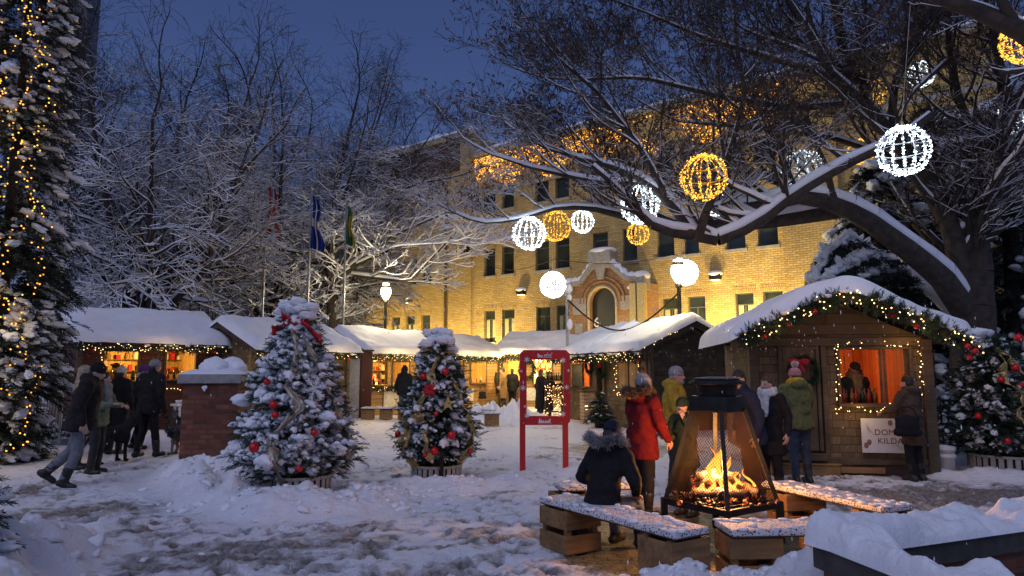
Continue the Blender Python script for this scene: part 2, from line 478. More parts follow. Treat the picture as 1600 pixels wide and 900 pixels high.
def make_ground():
    ys = np.concatenate([np.arange(-30, 3, 3.0), np.arange(3.0, 11.5, .04), np.arange(11.5, 18, .09), np.arange(18, 36, .3), np.arange(36, 120, 6), [140, 200, 300, 450, 700]])
    xs = np.concatenate([[-700,-400,-200,-100,-60,-40], np.arange(-30, -9, .5), np.arange(-9, -5, .08), np.arange(-5, 5.5, .042), np.arange(5.5, 10, .08), np.arange(10, 30, .5), [40,60,100,200,400,700]])
    X, Y = np.meshgrid(xs, ys)
    h, bk = ground_h(X, Y)
    # footprints pressed into the trodden snow
    rng = np.random.default_rng(5)
    n = 5200; pr = np.zeros_like(h)
    px = rng.uniform(-7.5, 7.5, n); py = rng.uniform(4.2, 13.5, n)**1.0; an = rng.uniform(0, np.pi, n); L = rng.uniform(.05, .14, n)
    for i in range(n):
        mx = np.nonzero(np.abs(xs-px[i]) < .3)[0]; my = np.nonzero(np.abs(ys-py[i]) < .3)[0]
        if len(mx) == 0 or len(my) == 0: continue
        sl_ = np.ix_(my, mx)
        x = X[sl_]-px[i]; y = Y[sl_]-py[i]
        if bk[sl_].max() > .06: continue
        a = x*math.cos(an[i]) + y*math.sin(an[i]); b = -x*math.sin(an[i]) + y*math.cos(an[i])
        d = (a/L[i])**2 + (b/(L[i]*.45))**2
        h[sl_] += -.034*np.exp(-d**2) + .013*np.exp(-(d-2.2)**2); pr[sl_] += .27*np.exp(-d**1.5)
    s = slush_map(X, Y) + pr + .18*fbm(X*1.1, Y*1.5, None, 4, 31) + .22*fbm(X*5, Y*7, None, 3, 9)
    s = np.clip(s, 0, 1)*np.clip(1 - bk/.09, 0, 1)
    pav = np.exp(-(np.hypot(X-FIRE.x+.25, (Y-FIRE.y+.2))/1.55)**6)*np.clip(1 - bk/.05, 0, 1)
    h = h*(1-pav) + pav*(.004*h)
    far = np.clip((np.abs(X)-30)/10, 0, 1) + np.clip((Y-60)/10, 0, 1); h = h*(1-np.clip(far, 0, 1))
    ny, nx = X.shape
    idx = np.arange(ny*nx).reshape(ny, nx)
    f = np.stack([idx[:-1,:-1], idx[:-1,1:], idx[1:,1:], idx[1:,:-1]], -1).reshape(-1, 4)
    m, nt, b = nodes('trodden_snow')
    geo = N(nt, 'ShaderNodeNewGeometry').outputs['Position']
    a1 = N(nt, 'ShaderNodeAttribute', attribute_name='slush'); a2 = N(nt, 'ShaderNodeAttribute', attribute_name='paving')
    n1 = noise(nt, geo, 6.5, 9, .74); n2 = noise(nt, geo, 24, 5, .6)
    ad = N(nt, 'ShaderNodeMath', operation='MULTIPLY_ADD'); nt.links.new(n1, ad.inputs[0]); ad.inputs[1].default_value = 1.5
    sb = N(nt, 'ShaderNodeMath', operation='SUBTRACT'); nt.links.new(a1.outputs['Fac'], sb.inputs[0]); sb.inputs[1].default_value = .78
    nt.links.new(sb.outputs[0], ad.inputs[2])
    snow = ramp(nt, n1, [(.3, (.72,.73,.79)), (.7, (.84,.85,.9))])
    dirt = ramp(nt, n2, [(.3, (.085,.072,.064)), (.5, (.19,.165,.15)), (.75, (.42,.39,.37))])
    fac = ramp(nt, ad.outputs[0], [(.30, (0,0,0)), (.44, (.42,.42,.42)), (.72, (.95,.95,.95))])
    c = mix(nt, fac, snow, dirt)
    t = N(nt, 'ShaderNodeTexBrick'); nt.links.new(geo, t.inputs['Vector']); t.inputs['Scale'].default_value = 1
    t.inputs['Brick Width'].default_value = .21; t.inputs['Row Height'].default_value = .105; t.inputs['Mortar Size'].default_value = .008
    t.inputs['Color1'].default_value = (.13,.12,.075,1); t.inputs['Color2'].default_value = (.19,.17,.10,1); t.inputs['Mortar'].default_value = (.03,.028,.02,1)
    pv = mix(nt, .6, t.outputs[0], ramp(nt, n1, [(.3, (.35,.35,.35)), (.7, (1.2,1.2,1.2))]), 'MULTIPLY')
    pf = N(nt, 'ShaderNodeMath', operation='MULTIPLY_ADD'); nt.links.new(n1, pf.inputs[0]); pf.inputs[1].default_value = .8
    pb = N(nt, 'ShaderNodeMath', operation='SUBTRACT'); nt.links.new(a2.outputs['Fac'], pb.inputs[0]); pb.inputs[1].default_value = .55; nt.links.new(pb.outputs[0], pf.inputs[2])
    pfac = ramp(nt, pf.outputs[0], [(.25, (0,0,0)), (.45, (1,1,1))])
    c = mix(nt, pfac, c, pv)
    nt.links.new(c, b.inputs['Base Color'])
    rr = N(nt, 'ShaderNodeMapRange'); nt.links.new(fac, rr.inputs[0]); rr.inputs[3].default_value = .7; rr.inputs[4].default_value = .38
    nt.links.new(rr.outputs[0], b.inputs['Roughness']); b.inputs['Specular IOR Level'].default_value = .3
    bump(nt, b, mix(nt, .4, n1, n2), .9, .06)
    mb = MB(); mb.add(np.stack([X.ravel(), Y.ravel(), h.ravel()], 1), f, 0, True)
    o = mb.build('ground', m)
    for nm, arr in (('slush', s), ('paving', pav)):
        at = o.data.attributes.new(nm, 'FLOAT', 'POINT'); at.data.foreach_set('value', arr.astype(np.float32).ravel())
    tag(o, kind='structure')
    return h
make_ground()
def gz(x, y):
    return float(ground_h(np.array([x]), np.array([y]))[0][0])

# broken clods of snow lying along the banks
def clods():
    rng = np.random.default_rng(12)
    pos, mats = [], []
    for pts, n, sz in ((BANKS[0],230,.06), (BANKS[1],90,.06), (BANKS[2],130,.045), (BANKS[3],150,.055), (BANKS[4],70,.07), (BANKS[9],70,.045)):
        for _ in range(n):
            i = rng.integers(0, len(pts)-1); t = rng.random(); a, b = pts[i], pts[i+1]
            w = a[3]*1.15
            x = a[0]+(b[0]-a[0])*t + rng.normal(0, w*.55); y = a[1]+(b[1]-a[1])*t + rng.normal(0, w*.55)
            s = sz*rng.uniform(.25, 1.1)*(.6 if rng.random() < .6 else 1)
            pos.append((x, y, gz(x, y) - s*.05))
            A = Euler(rng.uniform(-.5,.5,3)).to_matrix() @ Matrix.Rotation(rng.uniform(0,6.3), 3, 'Z')
            mats.append(np.array(A) * (s*np.array([rng.uniform(.8,1.5), rng.uniform(.8,1.3), rng.uniform(.5,.9)])))
    v, f = ICO3
    tm = (v*(1+.42*fbm(v[:,0]*1.9, v[:,1]*1.9, v[:,2]*1.9, 4, 4))[:,None], f)
    mb = MB(); mb.inst(tm, pos, mats, 0, True)
    tag(mb.build('snow_clods', SNOW), kind='stuff')
clods()

# ------------------------------------------------------------------ the yellow brick building
FTH = math.atan2(-.617, .787)
FD = Vector((math.cos(FTH), math.sin(FTH), 0)); FN = Vector((math.sin(FTH), -math.cos(FTH), 0))
Q0 = P(764, 500, 36.0); Q0.z = 0
def fac(px, py, off=0.0):
    """u along the facade and height z where a line of sight meets it"""
    o = Q0 + FN*off; d = ray(px, py)
    t = (o.x*FN.x + o.y*FN.y)/(d.x*FN.x + d.y*FN.y)
    p = d*t
    return (p - Q0).dot(FD), CH + p.z
YB = brick('yellow_brick', (.40,.29,.11), (.56,.42,.17), (.24,.175,.085), .26, .088, .85, .012)
RB = brick('red_brick', (.15,.042,.025), (.32,.11,.06), (.13,.085,.07), .21, .075, .9, .01, .6)
OB = brick('orange_brick', (.33,.17,.075), (.44,.25,.11), (.2,.14,.09), .25, .085)

def holes_wall(mb, x0, x1, z0, z1, holes, y=0.0, depth=.15, mat=0, rev=None):
    """a wall sheet at y facing -y, with rectangular openings and their reveals"""
    xs = sorted({x0, x1, *[h[0] for h in holes], *[h[1] for h in holes]}); zs = sorted({z0, z1, *[h[2] for h in holes], *[h[3] for h in holes]})
    xs = [q for q in xs if x0 <= q <= x1]; zs = [q for q in zs if z0 <= q <= z1]
    V, Fc = [], []
    for a, b in zip(xs[:-1], xs[1:]):
        for c_, d in zip(zs[:-1], zs[1:]):
            mx, mz = (a+b)/2, (c_+d)/2
            if any(h[0] < mx < h[1] and h[2] < mz < h[3] for h in holes): continue
            k = len(V); V += [(a,y,c_),(b,y,c_),(b,y,d),(a,y,d)]; Fc.append((k,k+1,k+2,k+3))
    for h in holes:
        k = len(V); a, b, c_, d = h[:4]
        V += [(a,y,c_),(b,y,c_),(b,y,d),(a,y,d),(a,y+depth,c_),(b,y+depth,c_),(b,y+depth,d),(a,y+depth,d)]
        Fc += [(k,k+4,k+5,k+1),(k+1,k+5,k+6,k+2),(k+2,k+6,k+7,k+3),(k+3,k+7,k+4,k)]
    mb.add(V, Fc, mat)

def facade():
    b = empty('brick_building', Q0, FTH, 'long yellow brick building with rows of dark sash windows behind the market stalls', 'building')
    z1b, z1t = fac(764,535)[1], fac(764,485)[1]
    z2b, z2t = fac(764,431.5)[1], fac(764,388)[1]
    dz = z2b - z1b
    U = lambda px: fac(px, 500)[0]
    w1 = [(612,625),(634,648),(658,672),(756,773.5),(784.5,804),(838,860),(870,889),(1035,1062),(1075,1103),(1150,1179),(1194,1225)]
    w2 = [(612,626),(636,650),(658,673),(756,773.5),(784,803),(837,858.6),(869,891),(928,952),(975,998),(1029.5,1057),(1072,1096),(1140,1170),(1190,1222)]
    uL, uM, uR = U(572), U(738), U(1600)
    z1 = [(U(a), U(c_), z1b, z1t, 1) for a, c_ in w1]
    z2 = [(U(a), U(c_), z2b, z2t, 2) for a, c_ in w2]
    z3 = [(U(a), U(c_), z2b+dz, z2t+dz-.1, 3) for a, c_ in w2]
    u0, z0 = fac(1459, 606); u1, zt = fac(1479, 553)
    low = [(u0, u1, z0, zt, 0)]
    wins = z1+z2+z3+low
    top = fac(755, 243)[1]; topw = fac(660, 232)[1]
    mb = MB()
    holes_wall(mb, uL, uM, -.5, topw, [w for w in wins if w[1] < uM], 0, .24)
    holes_wall(mb, uM, uR, -.5, top, [w for w in wins if w[0] > uM], 0, .24)
    mb.box((uL,.5,-.5), (uM,12,topw-.01)); mb.box((uM+.02,.5,-.5), (uR,12,top-.01))
    mb.add([(uL,0,-.5),(uL,.5,-.5),(uL,.5,topw),(uL,0,topw)], [(0,1,2,3)]); mb.add([(uM,0,top),(uM,.5,top),(uM,.5,topw),(uM,0,topw)], [(0,3,2,1)])
    mb.build('wall', YB, b)
    # pilaster strips and the projecting bay on the right
    mb = MB(); a, c_ = U(719), U(737.5); mb.box((a,-.12,-.5), (c_,-.003,topw-.3)); mb.build('pilaster', YB, b)
    mb = MB(); a, c_ = U(1241), U(1326); mb.box((a,-.45,-.5), (c_,-.003,top-.2)); mb.build('bay', YB, b)
    # stone coping with snow, dark parapet band
    mb = MB(); mb.box((uL-.15,-.22,topw+.003), (uM+.1,.6,topw+.28)); mb.box((uM+.105,-.22,top+.003), (uR,.6,top+.25)); mb.box((uM,-.1,top-2.15), (uR,-.003,top-1.95))
    mb.build('cornice', STONE, b, .02)
    mb = MB(); roofslab(mb, (uL-.15,-.2), (uM+.1,.6), topw+.28, .22); roofslab(mb, (uM+.12,-.2), (uR,.6), top+.25, .22)
    mb.build('snow_cover', SNOW, b)
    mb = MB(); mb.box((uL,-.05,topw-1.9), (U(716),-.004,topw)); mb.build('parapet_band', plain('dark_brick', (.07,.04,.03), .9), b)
    # downpipe
    mb = MB(); u = U(697); mb.tube([(u,-.09,0),(u,-.09,topw-1)], .075, 10); mb.build('downpipe', plain('rust_pipe', (.09,.055,.035), .6), b)
    FR = plain('window_frame', (.07,.075,.06), .55, var=.1)
    CUR = plain('pale_curtain', (.35,.36,.22), .9, var=.2, scale=30)
    lit = glow('lit_office', (1.0,.9,.7), 1.1)
    SOLD = brick('soldier_brick', (.36,.24,.09), (.5,.35,.14), (.2,.145,.075), .085, .26)
    for i, (a, c_, z0, zt, row) in enumerate(wins):
        f = MB(); t = .055; y0, y1 = .14, .20
        f.box((a+.003,y0,z0+.003),(a+t,y1,zt-.003)); f.box((c_-t,y0,z0+.003),(c_-.003,y1,zt-.003)); f.box((a+t,y0,z0+.003),(c_-t,y1,z0+t)); f.box((a+t,y0,zt-t),(c_-t,y1,zt-.003))
        zm = z0+(zt-z0)*(.76 if row != 1 else .72)
        f.box((a+t,y0+.01,zm-.025),(c_-t,y1-.005,zm+.025))
        if row in (1, 0): f.box(((a+c_)/2-.025,y0+.012,z0+t),((a+c_)/2+.025,y1-.007,zm-.025))
        w = f.build('window', FR, b)
        g = MB(); g.box((a+t-.01,.17,z0+t-.01),(c_-t+.01,.185,zt-t+.01))
        litw = row == 3 and i % 13 == 1 and a > uM - 3
        g.build('pane', GLASS, w)
        if row in (0, 1) and i % 3 != 2:
            q = MB(); n = 14
            for k in (0, 1):
                e0 = a+t+.02 + k*(c_-a-2*t)*.62; e1 = e0+(c_-a-2*t)*.34
                xs = np.linspace(e0, e1, n); yy = .155+.008*np.sin(np.arange(n)*1.9)
                V = np.concatenate([np.stack([xs, yy, np.full(n, z0+t)],1), np.stack([xs, yy, np.full(n, zm-.03)],1)])
                q.add(V, np.array([(j,j+1,n+j+1,n+j) for j in range(n-1)]))
            q.build('curtain', CUR, w)
        s = MB(); s.box((a-.08,-.07,z0-.13),(c_+.08,-.003,z0-.004)); s.build('sill', STONE, w)
        s = MB(); s.box((a-.1,-.012,zt+.004),(c_+.1,-.003,zt+.26)); s.build('lintel', SOLD, w)
    # the lit window high on the left
    u, z = fac(764, 343); mb = MB(); mb.box((u-.3,.02,z-.25),(u+.28,.05,z+.3)); mb.build('lit_pane', lit, b)
    # grey vent box
    u, z = fac(731, 393); mb = MB(); mb.box((u-.26,-.5,z-.2),(u+.26,-.003,z+.2)); mb.build('vent_box', IRON, b, .02)
    return b, top
def roofslab(mb, a, c, z, t, n=None, seed=0, mat=0, amp=.35):
    """a flat drift of snow with rounded edges over a rectangle"""
    nx = max(4, min(60, int((c[0]-a[0])/.16))); ny = max(4, min(24, int((c[1]-a[1])/.12)))
    u = np.linspace(0, 1, nx+1); v = np.linspace(0, 1, ny+1)
    X, Y = np.meshgrid(a[0]+(c[0]-a[0])*u, a[1]+(c[1]-a[1])*v)
    e = np.minimum(np.minimum(X-a[0], c[0]-X), np.minimum(Y-a[1], c[1]-Y)); q = np.clip(e/max(t*1.2, .05), 0, 1)
    H = z + t*np.sqrt(1-(1-q)**2)*(1+amp*fbm(X*1.7+seed, Y*1.7, None, 3, seed)) + .002
    idx = np.arange(X.size).reshape(X.shape)
    f = np.stack([idx[:-1,:-1], idx[:-1,1:], idx[1:,1:], idx[1:,:-1]], -1).reshape(-1,4)
    mb.add(np.stack([X.ravel(), Y.ravel(), H.ravel()],1), f, mat, True)
BLD, BTOP = facade()

def portal():
    OFF = 1.6
    U = lambda px, py=470: fac(px, py, OFF)
    b = BLD
    xl, xr = U(890)[0], U(1003)[0]; xc = U(941)[0]
    ax0, ax1 = U(921)[0], U(962)[0]; zsp = U(941, 473)[1]; zt = U(941, 449)[1]
    zsh = U(890, 449)[1]; zap = U(941, 414)[1]; sx = .18*(xr-xl)
    r = (ax1-ax0)/2; acx = (ax0+ax1)/2
    outline = [(xl, zsh), (xl+sx, zsh+.05), (xc-.5, zap-.15), (xc+.5, zap-.15), (xr-sx, zsh+.05), (xr, zsh)]
    m = MB(); y = -OFF
    m.add([(xl,y,0),(ax0,y,0),(ax0,y,zsp),(xl,y,zsp)], [(0,1,2,3)]); m.add([(ax1,y,0),(xr,y,0),(xr,y,zsp),(ax1,y,zsp)], [(0,1,2,3)])
    n = 24; arch = [(acx - r*math.cos(math.pi*k/n), zsp + (zt-zsp)*math.sin(math.pi*k/n)) for k in range(n+1)]
    ol = np.array(outline); sx_ = np.interp(np.linspace(0,1,n+1), np.linspace(0,1,len(ol)), np.arange(len(ol)))
    outp = [tuple(ol[int(q)] + (ol[min(int(q)+1,len(ol)-1)]-ol[int(q)])*(q-int(q))) for q in sx_]
    V = [(x,y,z) for x,z in arch] + [(x,y,z) for x,z in outp]
    m.add(V, np.array([(k,k+1,n+2+k,n+1+k) for k in range(n)]))
    m.add([(xl,y,zsp),(ax0,y,zsp),(xl,y,zsh)], [(0,1,2)]); m.add([(ax1,y,zsp),(xr,y,zsp),(xr,y,zsh)], [(0,1,2)])
    V = [(x,y,z) for x,z in arch] + [(x,y+.3,z) for x,z in arch]
    m.add(V, np.array([(k,n+1+k,n+2+k,k+1) for k in range(n)]))
    m.add([(ax0,y,0),(ax0,y+.3,0),(ax0,y+.3,zsp),(ax0,y,zsp)], [(0,1,2,3)][:1]); m.add([(ax1,y,0),(ax1,y+.3,0),(ax1,y+.3,zsp),(ax1,y,zsp)], [(0,3,2,1)])
    m.add([(xl,y,0),(xl,-.003,0),(xl,-.003,zsh),(xl,y,zsh)], [(0,3,2,1)]); m.add([(xr,y,0),(xr,-.003,0),(xr,-.003,zsh),(xr,y,zsh)], [(0,1,2,3)])
    p = m.build('portal', OB, b)
    # dark door leaf with pale arched casing
    d = MB(); V = [(x,y+.24,z) for x,z in arch] + [(ax1,y+.24,0),(ax0,y+.24,0)]
    d.add(V, [tuple(range(len(V)))[::-1]]); d.build('door', plain('dark_door', (.02,.022,.02), .35), p)
    c = MB(); pts = [(ax0-.02,y-.02,0)] + [(acx-(r+.04)*math.cos(math.pi*k/n), y-.02, zsp+(zt-zsp+.04)*math.sin(math.pi*k/n)) for k in range(n+1)] + [(ax1+.02,y-.02,0)]
    c.tube(pts, .06, 6); c.build('door_casing', plain('pale_casing', (.5,.42,.24), .7), p)
    for rr in (.28, .46):
        c = MB(); c.tube([(acx-(r+rr)*math.cos(math.pi*k/n), y-.02, zsp+(zt-zsp+rr)*math.sin(math.pi*k/n)) for k in range(n+1)], .055, 6); c.build('brick_arch', OB, p)
    # stone coping along the gable, keystone, plaques, end blocks
    c = MB()
    for (a, e) in zip(outline[:-1], outline[1:]):
        c.beam((a[0],y+.1,a[1]+.1), (e[0],y+.1,e[1]+.1), .55, .2)
    c.cbox((xc,y+.1,zap+.35), (1.15,.7,.5)); c.cbox((xl,y+.1,zsh-.1), (.45,.6,.55)); c.cbox((xr,y+.1,zsh-.1), (.45,.6,.55))
    c.prism([(xc-.28,zap+.05),(xc-.14,zt+.35),(xc+.14,zt+.35),(xc+.28,zap+.05)], y-.16, y-.003)
    c.cbox((xl+.55,y-.02,zsp-.1),(.7,.05,.75)); c.cbox((xr-.6,y-.02,zsp-.05),(.85,.05,.6)); c.cbox((xl+.5,y-.02,zsp-1.2),(.4,.05,.7))
    c.build('stone_coping', STONE, p, .015)
    c = MB()
    for (a, e) in zip(outline[:-1], outline[1:]):
        k = 8; pts = [(a[0]+(e[0]-a[0])*q/k, y+.02, a[1]+(e[1]-a[1])*q/k+.23) for q in range(k+1)]
        rr = [.17+.04*math.sin(q*2.1+a[0]) for q in range(k+1)]
        c.tube(pts, rr, 8)
    c.ell((xc,y+.1,zap+.64), (.68,.42,.17), sub=ICO3); c.ell((xl,y+.1,zsh+.25), (.3,.35,.2)); c.ell((xr,y+.1,zsh+.25), (.35,.35,.22)); c.ell((xr-.3,y-.15,zsp+.55), (.3,.2,.12))
    tag(c.build('snow_cover', SNOW, p), kind='stuff')
    # pale posts on the right flank
    c = MB()
    for q in (991, 1003):
        u = fac(q, 480, OFF+.25)[0]; c.box((u-.14,-OFF-.4,0),(u+.14,-OFF-.05,zsh-.12))
    c.build('pale_post', plain('cream_post', (.6,.48,.2), .7), p)
    t = bpy.data.curves.new('house_number', 'FONT'); t.body = '6'; t.size = .62; t.extrude = .01; t.align_x = 'CENTER'; t.materials.append(WHITEP)
    o = textobj('house_number', t); o.parent = p
    u, z = fac(932, 511, OFF-.2); o.location = (u, y+.215, z); o.rotation_euler = (R(90),0,0); 
portal()

# string of golden lights hung under the parapet
def parapet_lights():
    t = empty('string_lights', Q0, FTH, 'golden fairy lights draped along the top of the brick building', 'string lights')
    rng = np.random.default_rng(3)
    u0, u1 = fac(745, 260)[0], fac(1330, 200)[0]
    n = 2600; u = rng.uniform(u0, u1, n)
    sag = .5 + .75*np.abs(np.sin(u*1.15)); z = BTOP - .15 - rng.random(n)*sag*1.5
    keep = fbm(u*.8, z*.8, None, 2, 2) > -.55
    u, z = u[keep], z[keep]
    m = MB(); m.inst(ICO1, np.stack([u, np.full(len(u), -.16), z],1), np.repeat(np.eye(3)[None]*.028, len(u), 0))
    tag(m.build('bulbs', BULBG, t), kind='stuff')
    w = MB()
    for k in np.arange(u0, u1, .9):
        w.tube([(k, -.14, BTOP-.1), (k+.1, -.14, BTOP-.9), (k+.45, -.14, BTOP-1.5), (k+.9, -.14, BTOP-.5)], .008, 4)
    w.build('wire', IRON, t)
    for k in np.linspace(u0+1.5, u1-1.5, 4): lamp('string_glow', (k, -.7, BTOP-.8), 5, GOLDL, .5, t)
parapet_lights()

# floodlights and wall lamps that wash the facade
def wall_lamps():
    for px, py, lab in ((817,457,'snow topped wall lamp left of the bright ball over the portal'), (1120,433,'snow topped wall lamp right of the street lamp'), (640,470,'snow topped wall lamp on the left wing behind the twigs')):
        u, z = fac(px, py)
        p = Q0 + FD*u
        t = empty('wall_lamp', (p.x, p.y, z), FTH, lab, 'wall lamp')
        m = MB(); m.prism([(-.2,-.13),(.2,-.13),(.26,.1),(-.26,.1)], -.3, -.003); m.build('housing', IRON, t, .02)
        m = MB(); m.cbox((0,-.16,-.14),(.34,.22,.014)); m.build('diffuser', glow('flood_glass', (1,.75,.35), 5), t)
        m = MB(); m.ell((0,-.16,.13), (.32,.2,.13), sub=ICO3); m.build('snow_cover', SNOW, t)
    fl = bpy.data.lights
    # ground floodlights behind the stalls
    for i, (px, pw) in enumerate(((598, 420), (680, 420), (780, 520), (870, 560), (1010, 520), (1100, 560), (1190, 480), (1290, 320), (1490, 260))):
        u = fac(px, 500)[0]; p = Q0 + FD*u + FN*2.6
        t = empty('floodlight', (p.x, p.y, .05), FTH, 'small black floodlight on the ground behind the stalls aimed up the brick wall', 'floodlight', 'floodlights behind the stalls')
        m = MB(); m.prism([(-.18,.15),(.18,.15),(.18,.4),(-.18,.4)], -.09, .09); m.build('housing', IRON, t, .02)
        m = MB(); m.cbox((0,.095,.275),(.3,.008,.2)); m.build('lens', glow('flood_glass', (1,.75,.35), 5), t)
        m = MB(); m.box((-.2,-.03,-.05),(-.181,.03,.3)); m.box((.181,-.03,-.05),(.2,.03,.3)); m.build('bracket', IRON, t)
        l = bpy.data.lights.new('flood_beam', 'SPOT'); l.energy = pw*6; l.color = (1.0,.71,.27); l.spot_size = R(132); l.spot_blend = 1; l.shadow_soft_size = .15
        o = bpy.data.objects.new('flood_beam', l); COL.objects.link(o); o.parent = t; o.location = (0,.12,.45)
        o.rotation_euler = Vector((0,-.88,-.48)).to_track_quat('Z','Y').to_euler()
wall_lamps()

# ------------------------------------------------------------------ grey stone church and far tower
def church():
    p0, p1 = P(570, 500, 46), P(215, 500, 50)
    th = math.atan2((p0-p1).y, (p0-p1).x); L = (p0-p1).xy.length
    b = empty('stone_church', (p1.x, p1.y, 0), th, 'dark grey stone church with buttresses behind the bare trees', 'church')
    h = 9.0
    SB = brick('church_stone', (.10,.10,.105), (.15,.15,.15), (.07,.07,.075), .5, .25)
    m = MB(); m.box((0,0,-.5),(L,14,h)); m.build('wall', SB, b)
    m = MB()
    for k in np.linspace(.6, L*.55, 6): m.box((k-.45,-1.0,-.5),(k+.45,-.003,h*.82)); m.prism([(k-.5,h*.82),(k+.5,h*.82),(k+.5,h*.9),(k-.5,h*.9)], -1.05,-.003)
    m.build('buttress', plain('tan_stone', (.2,.175,.13), .9), b)
    m = MB(); m.prism([(-.6,0),(8,5.4),(16.6,0)], 0, L, M=Matrix(((0,1,0,0),(1,0,0,-.8),(0,0,1,h+.003),(0,0,0,1)))); m.build('roof', plain('slate', (.05,.052,.058), .8), b)
    m = MB(); m.add([(-.3,-1.3,h-.1),(L+.3,-1.3,h-.1),(L+.3,3.4,h+3.1),(-.3,3.4,h+3.1),(-.3,-1.3,h+.15),(L+.3,-1.3,h+.15),(L+.3,3.4,h+3.35),(-.3,3.4,h+3.35)], [(4,5,6,7),(0,1,5,4),(1,2,6,5),(3,0,4,7)]); m.build('snow_cover', SNOW, b)
    for k in np.linspace(L*.62, L*.93, 3):
        n = 10; zb, zs, r = 2.2, 5.2, .75
        pts = [(k-r,zb),(k+r,zb)] + [(k+r*math.cos(math.pi*q/n), zs+1.3*math.sin(math.pi*q/n)) for q in range(n+1)]
        m = MB(); m.prism(pts, -.12, -.004); w = m.build('arched_window', STONE, b)
        pts = [(k-r*.72,zb+.2),(k+r*.72,zb+.2)] + [(k+r*.72*math.cos(math.pi*q/n), zs+1.0*math.sin(math.pi*q/n)) for q in range(n+1)]
        m = MB(); m.prism(pts, -.14, -.122); m.build('pane', GLASS, w)
church()
def tower():
    p = P(92, 400, 150)
    b = empty('office_tower', (p.x, p.y, 0), .2, 'dim high rise tower far behind the fir tree', 'tower')
    w = 6.5; m = MB(); m.box((-w/2,-w/2,0),(w/2,w/2,95)); m.build('wall', plain('tower_wall', (.09,.10,.14), .7, var=.1), b)
    m = MB()
    for z in np.arange(40, 94, 3.2): m.box((-w/2+.3,-w/2-.03,z),(w/2-.3,-w/2-.002,z+1.7))
    tag(m.build('window_bands', GLASS, b), kind='stuff')
    m = MB(); m.tube([(0,-w/2-.02,88.0),(0,-w/2-.2,88.0)], 1.3, 20); m.build('clock_face', plain('clock', (.2,.2,.24), .6), b)
tower()
# ------------------------------------------------------------------ market huts
def shingle(name, c1, c2):
    m, nt, b = nodes(name); v = wallvec(nt)
    jt = N(nt, 'ShaderNodeVectorMath', operation='ADD'); nz = N(nt, 'ShaderNodeTexNoise'); nz.inputs['Scale'].default_value = 5; nt.links.new(v, nz.inputs['Vector'])
    sc_ = N(nt, 'ShaderNodeVectorMath', operation='SCALE'); nt.links.new(nz.outputs['Color'], sc_.inputs[0]); sc_.inputs['Scale'].default_value = .025
    nt.links.new(v, jt.inputs[0]); nt.links.new(sc_.outputs[0], jt.inputs[1])
    t = N(nt, 'ShaderNodeTexBrick'); nt.links.new(jt.outputs[0], t.inputs['Vector']); t.offset = .37; t.offset_frequency = 2; t.squash = 1.5; t.squash_frequency = 3
    t.inputs['Scale'].default_value = 1; t.inputs['Brick Width'].default_value = .17; t.inputs['Row Height'].default_value = .125; t.inputs['Mortar Size'].default_value = .004; t.inputs['Mortar Smooth'].default_value = .6
    t.inputs['Color1'].default_value = (*c1,1); t.inputs['Color2'].default_value = (*c2,1); t.inputs['Mortar'].default_value = (*[q*.35 for q in c1],1)
    sx = N(nt, 'ShaderNodeSeparateXYZ'); nt.links.new(jt.outputs[0], sx.inputs[0])
    dv = N(nt, 'ShaderNodeMath', operation='DIVIDE'); nt.links.new(sx.outputs[1], dv.inputs[0]); dv.inputs[1].default_value = .125
    fr = N(nt, 'ShaderNodeMath', operation='FRACT'); nt.links.new(dv.outputs[0], fr.inputs[0])
    mp = N(nt, 'ShaderNodeMapping'); mp.inputs['Scale'].default_value = (30, 2.5, 1); nt.links.new(v, mp.inputs[0])
    g_ = noise(nt, mp.outputs[0], 1, 5); big = noise(nt, ocoord(nt), 1.6, 5)
    c = mix(nt, .6, t.outputs[0], ramp(nt, g_, [(.3,(.55,.55,.55)),(.7,(1.25,1.25,1.25))]), 'MULTIPLY')
    c = mix(nt, .6, c, ramp(nt, big, [(.3,(.45,.43,.4)),(.7,(1.25,1.25,1.25))]), 'MULTIPLY')
    nt.links.new(c, b.inputs['Base Color']); b.inputs['Roughness'].default_value = .85
    iv = N(nt, 'ShaderNodeMath', operation='SUBTRACT'); iv.inputs[0].default_value = 1.2; nt.links.new(fr.outputs[0], iv.inputs[1])
    m2 = N(nt, 'ShaderNodeMath', operation='MULTIPLY_ADD'); nt.links.new(g_, m2.inputs[0]); m2.inputs[1].default_value = .3; nt.links.new(iv.outputs[0], m2.inputs[2])
    m3 = N(nt, 'ShaderNodeMath', operation='SUBTRACT'); nt.links.new(m2.outputs[0], m3.inputs[0]); nt.links.new(t.outputs['Fac'], m3.inputs[1])
    bump(nt, b, m3.outputs[0], .9, .02)
    return m
SHINGLE = shingle('cedar_shingles', (.10,.07,.038), (.19,.13,.068))
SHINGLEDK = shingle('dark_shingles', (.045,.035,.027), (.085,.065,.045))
REDPLANK = brick('red_brown_planks', (.085,.022,.012), (.12,.032,.018), (.02,.008,.006), 3.0, .16, .75, .008, .4)
HONEY = brick('honey_planks', (.36,.21,.075), (.47,.28,.11), (.08,.05,.02), 2.6, .15, .7, .008, .3)
INNER = brick('inner_boards', (.42,.24,.08), (.52,.31,.11), (.14,.08,.03), .16, 4.0, .7, .008, .25)
INNERRED = brick('red_inner_boards', (.34,.075,.03), (.46,.13,.05), (.10,.02,.01), .16, 4.0, .7, .008, .25)

def plane_uv(o, th, px, py, off=0.0):
    n = Vector((math.sin(th), -math.cos(th), 0)); d = ray(px, py); q = Vector((o[0], o[1], 0)) + n*off
    t = q.dot(n)/d.dot(n); p = d*t
    return (p - q).dot(Vector((math.cos(th), math.sin(th), 0))), CH + p.z

